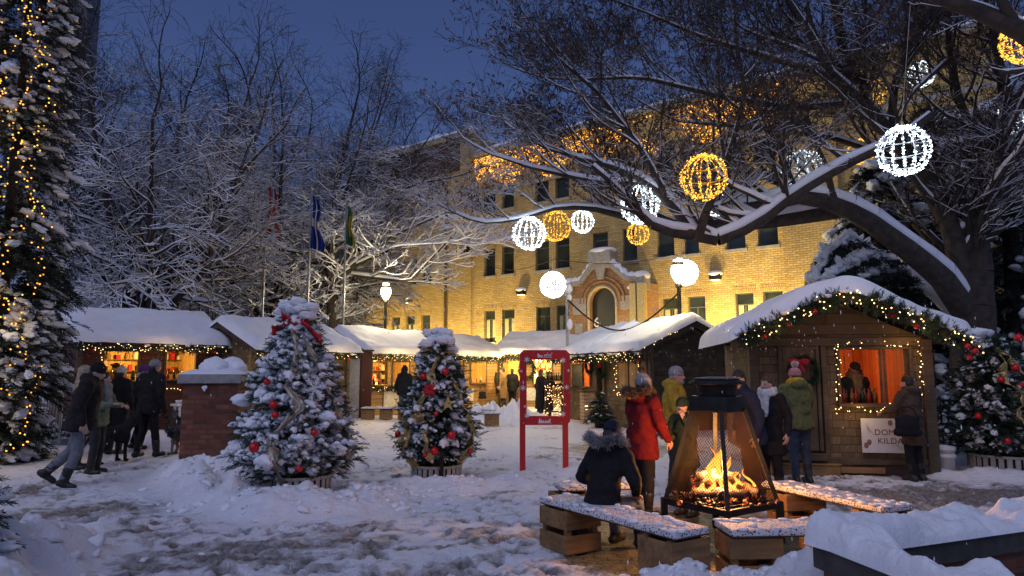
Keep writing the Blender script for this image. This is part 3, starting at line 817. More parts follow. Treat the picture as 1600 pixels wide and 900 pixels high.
def snow_slope(mb, p00, p10, p11, p01, t, seed=0, roll=.9, ridge=False):
    """a drift on a sloping quad: p00-p10 eave, p01-p11 ridge"""
    a, b, c_, d = [np.array(tuple(p), float) for p in (p00, p10, p11, p01)]
    nx = int(np.clip(np.linalg.norm(b-a)/.09, 8, 70)); ny = int(np.clip(np.linalg.norm(d-a)/.08, 6, 40))
    u, v = np.meshgrid(np.linspace(0,1,nx+1), np.linspace(0,1,ny+1))
    Pp = (a*((1-u)*(1-v))[...,None] + b*(u*(1-v))[...,None] + c_*(u*v)[...,None] + d*((1-u)*v)[...,None])
    Lx, Ly = np.linalg.norm(b-a), np.linalg.norm(d-a)
    e = np.minimum(np.minimum(u*Lx, (1-u)*Lx), v*Ly if ridge else np.minimum(v*Ly, (1-v)*Ly)); q = np.clip(e/(t*roll), 0, 1)
    f = 1 + .34*fbm(Pp[...,0]*1.1+seed, Pp[...,1]*1.1, Pp[...,2], 3, seed) + .05*vnoise(Pp[...,0]*6, Pp[...,1]*6, None, 2)
    H = t*np.sqrt(1-(1-q)**2)*f
    Pp[...,2] += H + .003
    # ragged eave
    Pp[0,:,2] -= .03*np.abs(vnoise(u[0]*Lx*3, u[0]*0+seed, None, 8))
    idx = np.arange(u.size).reshape(u.shape)
    mb.add(Pp.reshape(-1,3), np.stack([idx[:-1,:-1], idx[:-1,1:], idx[1:,1:], idx[1:,:-1]],-1).reshape(-1,4), 0, True)

def hut(name, label, org, th, L, D, ze, zr, holes, wallm, inner=INNER, side=None, snow=.2, lamp_w=25, lampcol=(1,.64,.17), cat='market stall', z0=.0, over=.4, counter=True):
    t = empty(name, (org[0], org[1], 0), th, label, cat, 'wooden stalls round the square')
    side = side or wallm
    w = MB()
    holes_wall(w, 0, L, z0, ze, holes, 0, .05, 0)
    V = [(0,.05,z0),(L,.05,z0),(L,.05,ze),(0,.05,ze)]
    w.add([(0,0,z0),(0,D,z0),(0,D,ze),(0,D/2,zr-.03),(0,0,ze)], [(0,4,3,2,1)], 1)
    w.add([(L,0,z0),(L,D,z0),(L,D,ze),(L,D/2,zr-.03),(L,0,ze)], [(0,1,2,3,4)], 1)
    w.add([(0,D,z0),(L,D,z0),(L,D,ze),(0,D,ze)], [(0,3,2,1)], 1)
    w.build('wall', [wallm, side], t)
    # inside lining, floor
    m = MB(); e = .06
    m.add([(e,D-e,z0),(L-e,D-e,z0),(L-e,D-e,ze),(e,D-e,ze),(e,e,z0),(L-e,e,z0),(L-e,e,ze),(e,e,ze)], [(0,1,2,3),(4,0,3,7),(1,5,6,2),(4,5,1,0)])
    m.add([(e,e,ze),(L-e,e,ze),(L-e,D-e,ze),(e,D-e,ze)], [(0,3,2,1)])
    m.build('interior', inner, t)
    # corner posts and opening frames
    p = .06
    for x in (0, L): m = MB(); m.cbox((x, -.002, (z0+ze)/2), (.12,.13,ze-z0)); m.build('corner_post', PLANK, t, .008)
    for h in holes:
        a, b, c_, d = h[:4]; m = MB()
        m.box((a-p,-.04,c_-p),(a-.002,.03,d+p)); m.box((b+.002,-.04,c_-p),(b+p,.03,d+p)); m.box((a,-.041,d+.002),(b,.03,d+p)); m.box((a,-.041,c_-p),(b,.03,c_-.002)); m.build('hatch_frame', PLANK, t, .008)
    if counter and holes:
        m = MB()
        for h in holes:
            if h[3]-h[2] > .3: m.box((h[0]-.05,-.22,h[2]-.045),(h[1]+.05,.3,h[2]-.006))
        m.build('counter', PINE, t, .006)
    # roof boards
    sl = (zr-ze)/(D/2); o = over
    r = MB(); g = .22; th_ = .06
    ef = (-o, ze-sl*o+.04); rg = (D/2, zr+.04); eb = (D+o, ze-sl*o+.04)
    for (y0, za), (y1, zb) in ((ef, rg), (rg, eb)):
        r.add([(-g,y0,za),(L+g,y0,za),(L+g,y1,zb),(-g,y1,zb),(-g,y0,za+th_),(L+g,y0,za+th_),(L+g,y1,zb+th_),(-g,y1,zb+th_)], [(4,5,6,7),(3,2,1,0),(0,1,5,4),(1,2,6,5),(3,0,4,7)])
    for x in (-g-.012, L+g-.028):        # barge boards
        for (y0, za), (y1, zb) in ((ef, rg), (rg, eb)):
            r.add([(x,y0,za-.09),(x+.04,y0,za-.09),(x+.04,y1,zb-.09),(x,y1,zb-.09),(x,y0,za+th_+.012),(x+.04,y0,za+th_+.012),(x+.04,y1,zb+th_+.012),(x,y1,zb+th_+.012)], [(4,5,6,7),(3,2,1,0),(0,1,5,4),(1,2,6,5),(3,0,4,7),(2,3,7,6)])
    r.build('roof', DARKWOOD, t)
    s = MB(); k = .1; sd = int(L*100+org[0]*10)
    z1 = th_ + .004
    snow_slope(s, (-g-.05,-o-k,ef[1]+z1-.06), (L+g+.05,-o-k,ef[1]+z1-.06), (L+g+.05,D/2,rg[1]+z1+.02), (-g-.05,D/2,rg[1]+z1+.02), snow, sd, 1.1, True)
    snow_slope(s, (L+g+.05,D+o+k,eb[1]+z1-.06), (-g-.05,D+o+k,eb[1]+z1-.06), (-g-.05,D/2,rg[1]+z1+.02), (L+g+.05,D/2,rg[1]+z1+.02), snow, sd, 1.1, True)
    s.build('snow_cover', SNOW, t)
    # a hanging bulb inside
    m = MB(); m.tube([(L/2,D/2,ze),(L/2,D/2,ze-.18)], .008, 5); m.build('lamp_cord', IRON, t)
    m = MB(); m.ell((L/2,D/2,ze-.25), .06); m.build('lamp_bulb', glow('stall_bulb', (1,.66,.28), 14), t)
    if lamp_w: lamp('stall_light', (L/2, D*.42, ze-.4), lamp_w*3.4, lampcol, .1, t)
    return t

def loc2w(o, th, x, y, z=0):
    c_, s = math.cos(th), math.sin(th)
    return Vector((o[0]+x*c_-y*s, o[1]+x*s+y*c_, z))

# template for a needle sprig
def needles_tmpl(n=16, L=.13, bl=.06, bw=.011, rng=random.Random(3), flat=.5):
    V, Fc = [], []
    for i in range(n):
        t = (i+.5)/n; a = i*2.399
        dx, dz = math.cos(a), math.sin(a)*flat + .15
        b = Vector((0, t*L, 0)); d = Vector((dx, .9, dz)).normalized()*bl*(1.1-.5*t)
        s = d.cross(Vector((rng.uniform(-1,1), rng.uniform(-1,1), rng.uniform(-1,1)))).normalized()*bw/2
        k = len(V); V += [b-s, b+s, b+d]; Fc.append((k,k+1,k+2))
    return np.array([tuple(v) for v in V]), np.array(Fc)
SPRIG = needles_tmpl()
CLUMP = (ICO2[0]*(1+.3*fbm(ICO2[0][:,0]*1.5, ICO2[0][:,1]*1.5, ICO2[0][:,2]*1.5, 3, 9))[:,None], ICO2[1])

def frames(dirs, rolls):
    """rotation matrices taking +y to each direction"""
    d = dirs/np.maximum(np.linalg.norm(dirs, axis=1, keepdims=True), 1e-9)
    up = np.where(np.abs(d[:,2:3]) < .95, np.array([[0,0,1.0]]), np.array([[1.0,0,0]]))
    x = np.cross(d, up); x /= np.linalg.norm(x, axis=1, keepdims=True); z = np.cross(x, d)
    c_, s = np.cos(rolls)[:,None], np.sin(rolls)[:,None]
    x2 = x*c_ + z*s; z2 = -x*s + z*c_
    return np.stack([x2, d, z2], 2)

def poly_sample(pts, n):
    P_ = np.array([tuple(p) for p in pts]); d = np.r_[0, np.cumsum(np.linalg.norm(np.diff(P_, axis=0), axis=1))]
    s = np.linspace(0, d[-1], n)
    return np.stack([np.interp(s, d, P_[:,k]) for k in range(3)], 1), d[-1]

BALL_ME = {}
def bauble(parent, loc, r, mat, name='bauble'):
    key = mat.name
    if key not in BALL_ME:
        m = MB(); m.ell((0,0,0), 1, sub=ICO3); m.lathe([(.0,.98),(.2,.98),(.2,1.16),(.0,1.16)], 10)
        o = m.build(name, mat); BALL_ME[key] = o.data; bpy.data.objects.remove(o)
    o = bpy.data.objects.new(name, BALL_ME[key]); COL.objects.link(o); o.parent = parent; o.location = loc; o.scale = (r,)*3
    return o

def garland(label, pts, r=.11, dens=46, bulbs=11, balls=(.5,), seed=1, snowy=.25, bulbmat=None, group='fir garlands along the eaves'):
    rng = np.random.default_rng(seed)
    base = Vector(tuple(pts[0]))
    t = empty('garland', base, 0, label, 'garland', group)
    rel = [Vector(tuple(p)) - base for p in pts]
    S, L = poly_sample(rel, 200)
    n = int(L*dens*4); i = rng.integers(0, 199, n)
    T = np.gradient(S, axis=0)[i]; T /= np.linalg.norm(T, axis=1, keepdims=True)
    rd = rng.normal(0, 1, (n,3)); rd -= T*(rd*T).sum(1,keepdims=True); rd /= np.linalg.norm(rd,axis=1,keepdims=True)
    m = MB(); lumps = (1+.45*vnoise(i*.12, i*0+seed))
    pos = S[i] + rd*(r*.35*rng.random((n,1)))
    m.inst(SPRIG, pos, frames(rd + T*rng.normal(0,.7,(n,1)), rng.uniform(0,6,n))*(r/.11*lumps*rng.uniform(.6,1.05,n))[:,None,None], 0, False)
    m.build('sprigs', NEEDLE, t)
    nb = int(L*bulbs); i = np.linspace(3, 196, nb).astype(int)
    rd = rng.normal(0, 1, (nb,3)); rd[:,1] -= .5; rd /= np.linalg.norm(rd,axis=1,keepdims=True)
    m = MB(); m.inst(ICO1, S[i]+rd*r*rng.uniform(.6,1.15,(nb,1)), np.repeat(np.eye(3)[None]*.0115, nb, 0)); tag(m.build('bulbs', bulbmat or BULB, t), kind='stuff')
    for k in balls:
        j = int(k*199); d = rng.normal(0,.3,3); bauble(t, Vector(S[j]) + Vector((d[0]*.1,d[1]*.1-.02,-r*.7)), .045, REDBALL)
    if snowy:
        ns = int(L*14*snowy); i = rng.integers(0,199,ns)
        m = MB(); m.inst(CLUMP, S[i]+np.stack([rng.normal(0,.03,ns),rng.normal(0,.03,ns),np.full(ns,r*.75)],1), rotmats(ns,rng)*rng.uniform(.03,.07,ns)[:,None,None]*np.array([1.3,1,.6])[None,:,None])
        tag(m.build('snow_cover', SNOW, t), kind='stuff')
    return t

def light_string(label, pts, n, seed=1, closed=False, jit=.02, mat=None, rb=.0125, group=None, cat='string lights'):
    rng = np.random.default_rng(seed); base = Vector(tuple(pts[0]))
    t = empty('string_lights', base, 0, label, cat, group)
    rel = [Vector(tuple(p))-base for p in pts]
    if closed: rel.append(rel[0])
    S, L = poly_sample(rel, max(n, 8))
    S = S + rng.normal(0, jit, S.shape)
    m = MB(); m.tube(S, .004, 4); m.build('wire', IRON, t)
    m = MB(); m.inst(ICO1, S + rng.normal(0,.012,S.shape), np.repeat(np.eye(3)[None]*rb, len(S), 0)); tag(m.build('bulbs', mat or BULB, t), kind='stuff')
    return t

def wreath(label, c, n, r, bow=True, seed=1, snowy=False):
    """ring of fir on a vertical face with outward normal n"""
    rng = np.random.default_rng(seed); n = Vector(n).normalized(); x = Vector((-n.y, n.x, 0)); 
    t = empty('wreath', c, 0, label, 'wreath', 'fir wreaths hung on the huts')
    k = 420; a = rng.uniform(0, 2*np.pi, k); ce = np.outer(np.cos(a), np.array(x)) + np.outer(np.sin(a), [0,0,1.0])
    tn = np.outer(-np.sin(a), np.array(x)) + np.outer(np.cos(a), [0,0,1.0])
    rd = ce*rng.normal(0,.9,(k,1)) + np.array(n)*np.abs(rng.normal(0,.7,(k,1))) + tn*.7
    m = MB(); m.inst(SPRIG, ce*r + np.array(n)*.03, frames(rd, rng.uniform(0,6,k))*(r*3.4)*rng.uniform(.7,1.1,k)[:,None,None], 0, False)
    m.build('sprigs', NEEDLE, t)
    if bow:
        m = MB(); up = Vector((0,0,1)); c0 = up*r*.75 + n*.08 - x*r*.35
        for s in (-1, 1):
            m.ell(c0 + x*s*r*.42, (r*.42, .05, r*.28), M=Matrix((x, n, up)).transposed().to_4x4())
            m.beam(c0, c0 + x*s*r*.35 - up*r*.75, .012, r*.25, up=tuple(n.cross(up)))
        m.ell(c0, r*.18); m.build('bow', REDCLOTH, t)
    return t

# ---- row of stalls on the left
def wz(o, th, rects):
    r = []
    for a, b, y0, y1 in rects:
        ua, zb = plane_uv(o, th, a, y1); ub, _ = plane_uv(o, th, b, y1); zt = (plane_uv(o, th, a, y0)[1] + plane_uv(o, th, b, y0)[1])/2
        r.append((ua, ub, zb, zt))
    return r
def eave_pts(o, th, L, D, ze, zr, over=.4, drop=.1, a=-.2, b=.2, n=8, sag=.03):
    sl = (zr-ze)/(D/2); z = ze - sl*over + .02 - drop
    return [loc2w(o, th, a+(L+b-a)*k/n, -over-.03, z - sag*math.sin(k*1.7)**2) for k in range(n+1)]

TA = R(45); OA = G(122, 680); OA = Vector((-11.35, 18.0, 0))
HA = hut('market_stall', 'red brown stall at the far left with two lit yellow hatches and deep roof snow', OA, TA, 3.55, 3.0, 2.5, 3.12, wz(OA, TA, [(160,214,549,594), (258,303,549,592)]), REDPLANK, snow=.21, lamp_w=60)
garland('fir garland with bulbs under the eave of the far left red brown stall', eave_pts(OA, TA, 3.55, 3.0, 2.5, 3.12), .11, seed=2, balls=(.12,.6,.9), bulbs=17)
q = [loc2w(OA, TA, u, -.05, z) for u, z in [plane_uv(OA,TA,*p) for p in ((157,590),(157,545),(180,543),(215,546),(255,545),(312,549))]]
light_string('warm fairy lights strung over the hatches of the far left stall', q, 44, 3)
lamp('garland_glow', loc2w(OA, TA, 1.9, -.8, 2.2), 14, WARM, .6)

TB = R(59); OB_ = Vector((-7.55, 19.9, 0)); LB = 3.85
HB = hut('market_stall', 'dark brown stall second from the left with a narrow glowing yellow doorway', OB_, TB, LB, 2.6, 2.36, 2.95, wz(OB_, TB, [(404,440,552,606)]), SHINGLE, snow=.2, lamp_w=60)
garland('fir garland with few bulbs on the eave of the stall behind the big snowy tree', eave_pts(OB_, TB, LB, 2.6, 2.36, 2.95), .1, seed=4, balls=(.1,.85), bulbs=9)
TC = R(55); OC = Vector((-5.3, 24.7, 0)); LC = 4.0
HC = hut('market_stall', 'honey coloured stall with an ornament hatch left of the smaller decorated tree', OC, TC, LC, 2.6, 2.38, 2.98, wz(OC, TC, [(581,603,563,601), (613,638,566,606)]), HONEY, snow=.2, lamp_w=75)
garland('fir garland with warm bulbs above the ornament hatch left of the smaller tree', eave_pts(OC, TC, LC, 2.6, 2.38, 2.98), .12, seed=5, balls=(.3,.7), bulbs=16)
OD = Vector((-2.85, 28.3, 0)); LD = 3.9
HD = hut('market_stall', 'honey coloured stall with wide lit counter right of the smaller decorated tree', OD, TC, LD, 2.6, 2.38, 2.98, wz(OD, TC, [(707,723,563,598), (735,759,565,598)]), HONEY, snow=.2, lamp_w=85)
garland('fir garland with warm bulbs on the stall right of the smaller tree', eave_pts(OD, TC, LD, 2.6, 2.38, 2.98), .13, seed=6, balls=(.8,), bulbs=15)
TE = R(-27); OE = Vector((-.62, 31.6, 0)); LE = 3.9
HE = hut('market_stall', 'honey coloured stall at the far end seen through the red photo frame', OE, TE, LE, 2.8, 2.5, 3.15, wz(OE, TE, [(786,812,564,598), (834,862,562,600)]), HONEY, snow=.21, lamp_w=95)
garland('fir garland with warm bulbs on the far end stall behind the red frame', eave_pts(OE, TE, LE, 2.8, 2.5, 3.15), .14, seed=7, balls=(.2,), bulbs=15)
for o, th, L, z, w in ((OB_,TB,LB,2.0,5), (OC,TC,LC,2.05,14), (OD,TC,LD,2.05,16), (OE,TE,LE,2.1,16)):
    lamp('garland_glow', loc2w(o, th, L*.28, -.95, z), w*4.2, (1,.7,.28), .5); lamp('garland_glow', loc2w(o, th, L*.75, -.95, z), w*4.2, (1,.7,.28), .5)
for o, th, L, lab, sd in ((OC,TC,LC,'warm fairy lights along the hatch tops of the stall left of the smaller tree',8), (OD,TC,LD,'warm fairy lights along the hatch tops of the stall right of the smaller tree',9), (OE,TE,LE,'warm fairy lights along the hatch tops of the far end stall',10)):
    q = [loc2w(o, th, .15+(L-.3)*k/8, -.07, 2.12-.03*(k%2)) for k in range(9)]
    light_string(lab, [loc2w(o,th,.12,-.07,1.0)] + q, 60, sd, rb=.016)
# white panel and dark post between the second and third stall
p = P(551, 645, 23.9); p.z = 0; th = R(20); t = empty('panel_board', p, th, 'pale grey panel standing between the second and third stall', 'panel')
m = MB(); m.box((-.2,-.03,0),(.2,.03,2.05)); m.build('board', plain('pale_panel', (.42,.42,.45), .6), t, .01)
m = MB(); m.box((-.24,-.04,0),(-.205,.04,2.1)); m.box((.205,-.04,0),(.24,.04,2.1)); m.build('frame', DARKWOOD, t)
p = P(567, 646, 24.3); p.z = 0; t = empty('post', p, R(40), 'wide dark red post at the corner of the ornament stall', 'post'); m = MB(); m.box((-.22,-.2,0),(.22,.2,2.3)); m.build('timber', plain('oxblood', (.07,.016,.012), .7), t, .02)
m = MB(); m.box((-.26,-.24,2.303),(.26,.24,2.36)); m.build('cap', DARKWOOD, t)

# ---- right row
TF = R(-70.7); corner = Vector((3.74, 18.5, 0)); fd = Vector((math.cos(TF), math.sin(TF), 0))
L2 = 2.72; OF2 = corner - fd*L2
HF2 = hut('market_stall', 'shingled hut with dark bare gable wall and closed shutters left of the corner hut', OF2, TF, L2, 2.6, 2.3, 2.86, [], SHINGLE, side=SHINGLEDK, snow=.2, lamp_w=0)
L1 = 2.7; OF1 = OF2 - fd*(L1+.5)
HF1 = hut('market_stall', 'shingled stall with a red interior and chalkboard right of the red photo frame', OF1, TF, L1, 2.6, 2.3, 2.86, wz(OF1, TF, [(893,923,566,602)]), SHINGLE, inner=INNERRED, snow=.2, lamp_w=45)
garland('lush garland with bulbs and a red bauble at the corner eave of the shuttered hut', eave_pts(OF2, TF, L2, 2.6, 2.3, 2.98, n=10), .13, seed=12, balls=(.1,.92,.97), bulbs=26, snowy=.7)
garland('snowy garland with bulbs on the red interior stall beside the red frame', eave_pts(OF1, TF, L1, 2.6, 2.3, 2.98), .12, seed=13, balls=(.5,), bulbs=18, snowy=.7)
lamp('garland_glow', loc2w(OF2, TF, 1.4, -.8, 1.9), 22, WARM, .5); lamp('garland_glow', loc2w(OF1, TF, 1.4, -.8, 1.9), 22, WARM, .5)
# shutters, posts and lights on the shuttered hut
def shutters():
    o, th = OF2, TF
    us = [plane_uv(o, th, px, 590) [0] for px in (970, 984, 986, 1000)]; z0, z1 = plane_uv(o,th,985,608)[1], plane_uv(o,th,985,552)[1]
    m = MB()
    for a, b in ((us[0],us[1]),(us[2],us[3])):
        a2, b2 = a+.012, b-.012
        m.box((a2,-.06,z0),(b2,-.003,z1)); m.box((a2+.08,-.075,z0+.12),(b2-.08,-.058,z1-.12))
    m.build('shutter', wood('shutter_wood', (.16,.10,.05), (.27,.18,.09), axis='z'), HF2, .012)
    q = [loc2w(o, th, u, -.09, z) for u, z in ((us[0]-.12,z0-.15),(us[0]-.12,z1+.12),(us[3]+.1,z1+.12),(us[3]+.1,z0-.15))]
    light_string('fairy lights framing the closed shutters of the shingled hut', q, 64, 14, True, rb=.012)
    m = MB(); m.box((L2-.3,-.11,0),(L2-.07,-.004,2.2)); m.build('corner_board', PLANK, HF2, .01)
    q = [loc2w(o, th, L2+.23, y, 2.2+z) for y, z in ((-.4,.0),(-.1,.12),(.2,.3),(.45,.42),(.7,.52))]
    light_string('short run of fairy lights up the gable edge of the shuttered hut', q, 12, 15, rb=.012)
    pp = loc2w(o, th, .12, -.12, 1.72); n = Vector((math.sin(th), -math.cos(th), 0))
    wreath('fir wreath with red bow on the shuttered shingled hut', pp, n, .27, True, 3)
    pp = loc2w(OF1, th, L1-.2, -.12, 1.8); wreath('plain fir wreath beside the red interior stall', pp, n, .25, False, 4)
    m = MB(); m.box((L1+.03,.25,0),(L1+.47,.3,2.25)); m.build('side_door', DARKWOOD, HF1)
shutters()
u, z = plane_uv(OE, TE, 826, 578); wreath('plain fir wreath on the front of the far end stall', loc2w(OE, TE, u, -.1, z), (math.sin(TE), -math.cos(TE), 0), .36, False, 5)

# ---- the large corner hut with its gable to the square
TG = R(-8); QG = P(1320, 600, 10.95); QG.z = 0
def gw(px, py, off=0): return plane_uv(OG, TG, px, py, off)
dG = Vector((math.cos(TG), math.sin(TG), 0))
uL = plane_uv(QG, TG, 1179, 620)[0]; uR = plane_uv(QG, TG, 1452, 640)[0]
OG = QG + dG*uL; LG = uR-uL; DG = 2.7
def hutG():
    L, D = LG, DG; zb = .24; ze = gw(1179, 520)[1]-.12; zr = gw(1305, 470)[1]
    t = empty('market_stall', OG, TG, 'large shingled corner hut with arched snowy roof, open window and plank door', 'market stall', 'wooden stalls round the square')
    win = (gw(1313,590)[0], gw(1421,590)[0], gw(1360,630)[1], gw(1360,546)[1])
    w = MB(); holes_wall(w, 0, L, zb, ze, [win], 0, .08)
    w.add([(0,0,ze),(L,0,ze),(L/2,0,zr)], [(0,1,2)]); 
    w.add([(0,0,zb),(0,D,zb),(0,D,ze),(0,0,ze)], [(0,3,2,1)]); w.add([(L,0,zb),(L,D,zb),(L,D,ze),(L,0,ze)], [(0,1,2,3)])
    w.add([(0,D,zb),(L,D,zb),(L,D,ze),(L/2,D,zr),(0,D,ze)], [(4,3,2,1,0)])
    w.build('wall', SHINGLE, t)
    m = MB(); e = .07
    m.add([(e,D-e,zb),(L-e,D-e,zb),(L-e,D-e,ze),(e,D-e,ze),(e,.12,zb),(L-e,.12,zb),(L-e,.12,ze),(e,.12,ze)], [(0,1,2,3),(4,0,3,7),(1,5,6,2),(4,5,1,0),(7,3,2,6)])
    m.build('interior', INNERRED, t)
    # gable boards, posts, sill beam
    m = MB()
    m.prism([(.02,ze+.02),(L-.02,ze+.02),(L/2,zr-.06)], -.045, -.003); m.build('gable_board', brick('gable_plank', (.055,.037,.021), (.11,.073,.041), (.02,.014,.009), 2.2, .17, .8, .006, .6), t)
    m = MB()
    m.box((-.07,-.07,zb-.1),(.07,.07,ze)); m.box((L-.08,-.08,0),(L+.08,.08,ze)); m.box((.071,-.09,ze-.1),(L-.081,-.046,ze+.03)); m.box((.071,-.06,zb-.06),(L-.081,-.004,zb+.05))
    u0, u1 = gw(1283,600)[0], gw(1291,600)[0]; m.box((u0,-.08,zb-.05),(u1,-.004,ze-.101)); m.build('frame', PLANK, t, .012)
    m = MB(); m.box((L-.28,-.06,.02),(L-.082,-.004,zb-.065)); m.box((.3,-.02,.02),(L-.3,.1,zb-.07)); m.build('skirt', DARKWOOD, t)
    # door
    a, b = gw(1216,600)[0], gw(1280,600)[0]; zt = gw(1248,531)[1]; z0 = gw(1248,704)[1]
    m = MB(); m.box((a,-.07,z0),(a+.07,-.004,zt)); m.box((b-.05,-.07,z0),(b+.005,-.004,zt)); m.box((a+.07,-.07,zt-.07),(b-.05,-.004,zt)); m.build('door_frame', PLANK, t, .01)
    m = MB(); x0, x1 = a+.075, b-.055
    m.box((x0,-.04,z0),(x1,-.005,zt-.075)); r = .1
    m.box((x0+r,-.055,z0+.15),(x1-r,-.038,z0+.75)); m.prism([(x0+r,z0+.9),(x1-r,z0+.9),(x1-r,zt-.35),((x0+x1)/2+.1,zt-.2),((x0+x1)/2-.1,zt-.2),(x0+r,zt-.35)], -.055, -.038)
    d = m.build('door', wood('door_wood', (.09,.055,.028), (.19,.12,.06), axis='z'), t, .012)
    m = MB(); m.tube([(x1-.05,-.09,z0+.95),(x1-.05,-.05,z0+.95)], .018, 8); m.tube([(x1-.05,-.09,z0+.95),(x1-.15,-.09,z0+.95)], .012, 8); m.build('handle', IRON, d)
    m = MB(); m.box((a-.05,-.14,z0-.14),(b+.05,-.07,z0-.03)); m.build('door_sill', PLANK, t, .01)
    # window: frame, sliding pane on the right
    f = MB(); a, b, c_, dd = win; k = .05
    f.box((a-k,-.05,c_-k),(a-.002,.03,dd+k)); f.box((b+.002,-.05,c_-k),(b+k,.03,dd+k)); f.box((a,-.051,dd+.002),(b,.03,dd+k)); f.box((a-.08,-.16,c_-.05),(b+.08,.03,c_-.003))
    f.build('window_frame', PLANK, t, .008)
    um = gw(1377,590)[0]
    f = MB(); f.box((um,.035,c_+.003),(um+.035,.075,dd-.003)); f.box((b-.04,.035,c_+.003),(b-.003,.075,dd-.003)); f.box((um+.05,.02,c_+.003),(um+.09,.034,dd-.003)); s = f.build('sliding_sash', PLANK, t, .006)
    g = MB(); g.box((um+.036,.05,c_+.01),(b-.041,.056,dd-.01))
    gm, gnt, gb = nodes('clear_pane'); gb.inputs['Base Color'].default_value = (.9,.9,.9,1); gb.inputs['Transmission Weight'].default_value = 1; gb.inputs['Roughness'].default_value = .02; gb.inputs['IOR'].default_value = 1.05
    g.build('pane', gm, s)
    m = MB(); m.box((a-.1,.13,c_-.06),(b+.1,.5,c_-.02)); m.build('counter', PINE, t, .006)
    # low arched roof
    o, ov = .5, .42
    na = 14; xs = np.linspace(-ov, L+ov, na+1)
    def rz(x):
        q = abs(x-L/2)/(L/2); s_ = math.sqrt(q*q+.05) ; return zr + .05 - (zr-ze)*(s_-math.sqrt(.05))*1.03
    th_ = .07
    V = []
    for x in xs: V += [(x,-o,rz(x)),(x,D+.3,rz(x)),(x,-o,rz(x)+th_),(x,D+.3,rz(x)+th_)]
    Fc = []
    for i in range(na):
        p, q = 4*i, 4*i+4; Fc += [(p,p+1,q+1,q),(p+2,q+2,q+3,p+3),(p,q,q+2,p+2),(p+1,p+3,q+3,q+1)]
    Fc += [(0,2,3,1),(4*na,4*na+1,4*na+3,4*na+2)]
    m = MB(); m.add(V, Fc); m.build('roof', DARKWOOD, t)
    m = MB(); V = []
    for x in xs: V += [(x,-o-.04,rz(x)-.1),(x,-o-.003,rz(x)-.1),(x,-o-.003,rz(x)+th_+.01),(x,-o-.04,rz(x)+th_+.01)]
    Fc = [];
    for i in range(na):
        p, q = 4*i, 4*i+4; Fc += [(p+3,p,q,q+3),(p+2,p+3,q+3,q+2),(p+1,p+2,q+2,q+1),(p,p+1,q+1,q)]
    Fc += [(0,3,2,1),(4*na,4*na+1,4*na+2,4*na+3)]
    m.add(V, Fc); m.build('fascia', PLANK, t)
    # snow
    nx, ny = 90, 42; U, V_ = np.meshgrid(np.linspace(-ov-.06, L+ov+.06, nx+1), np.linspace(-o-.1, D+.35, ny+1))
    base = np.vectorize(rz)(U) + th_
    e = np.minimum(np.minimum(U+ov+.06, L+ov+.06-U), np.minimum(V_+o+.1, D+.35-V_)); T = .21; q = np.clip(e/(T*.85), 0, 1)
    H = base + T*np.sqrt(1-(1-q)**2)*(1+.26*fbm(U*1.3, V_*1.3, None, 4, 5)) - .05*(q < .02)
    idx = np.arange(U.size).reshape(U.shape)
    m = MB(); m.add(np.stack([U.ravel(),V_.ravel(),H.ravel()],1), np.stack([idx[:-1,:-1],idx[:-1,1:],idx[1:,1:],idx[1:,:-1]],-1).reshape(-1,4), 0, True); m.build('snow_cover', SNOW, t)
    m = MB(); m.ell((L*.62,D*.6,ze-.2), .06); m.build('lamp_bulb', glow('stall_bulb', (1,.66,.28), 14), t)
    lamp('stall_light', (L*.62, D*.55, ze-.32), 34, (1,.45,.13), .1, t)
    # garland that follows the fascia
    pts = [loc2w(OG, TG, x, -o-.1, rz(x)-.04-.03*abs(math.sin(i*1.3))) for i, x in enumerate(np.linspace(-ov+.12, L+ov-.04, 16))]
    pts += [loc2w(OG, TG, L+ov-.02, -o-.1, rz(L+ov)-.22)]
    garland('long fir garland with warm bulbs and red baubles arching over the corner hut gable', pts, .13, seed=21, balls=(.1,.22,.34,.64,.74,.93,.96,.985), bulbs=24, dens=60, snowy=.35)
    for k in (.2,.5,.8): lamp('garland_glow', loc2w(OG, TG, -ov+(L+2*ov)*k, -o-.25, rz(-ov+(L+2*ov)*k)-.15), 3.5, WARM, .3)
    # fairy lights around the window
    n = 26; q = [gw(*p) for p in ((1306,640),(1306,538),(1436,538),(1434,636))]
    light_string('double row of fairy lights framing the open window of the corner hut', [loc2w(OG,TG,u,-.09,z) for u, z in q], 96, 22, True, .028, rb=.0085)
    for k in (0,2): lamp('window_glow', loc2w(OG,TG,(q[k][0]*.8+q[2-k][0]*.2),-.3,(q[k][1])), 3, WARM, .2)
    u, z = gw(1251,580); nrm = (math.sin(TG), -math.cos(TG), 0)
    wreath('fir wreath with big red bow on the plank door of the corner hut', loc2w(OG,TG,u,-.12,z), nrm, .2, True, 6)
    # sign board
    a, zt = gw(1341,653); b = gw(1427,653)[0]; z0 = gw(1341,706)[1]
    s = empty('sign_board', loc2w(OG,TG,(a+b)/2,-.1,(z0+zt)/2), TG, 'white lettered board with fir sprigs under the corner hut window', 'sign')
    w_, h_ = b-a, zt-z0
    m = MB(); m.box((-w_/2,-.012,-h_/2),(w_/2,.012,h_/2)); m.build('panel', plain('sign_white', (.62,.6,.58), .5, var=.04, bmp=0), s, .004)
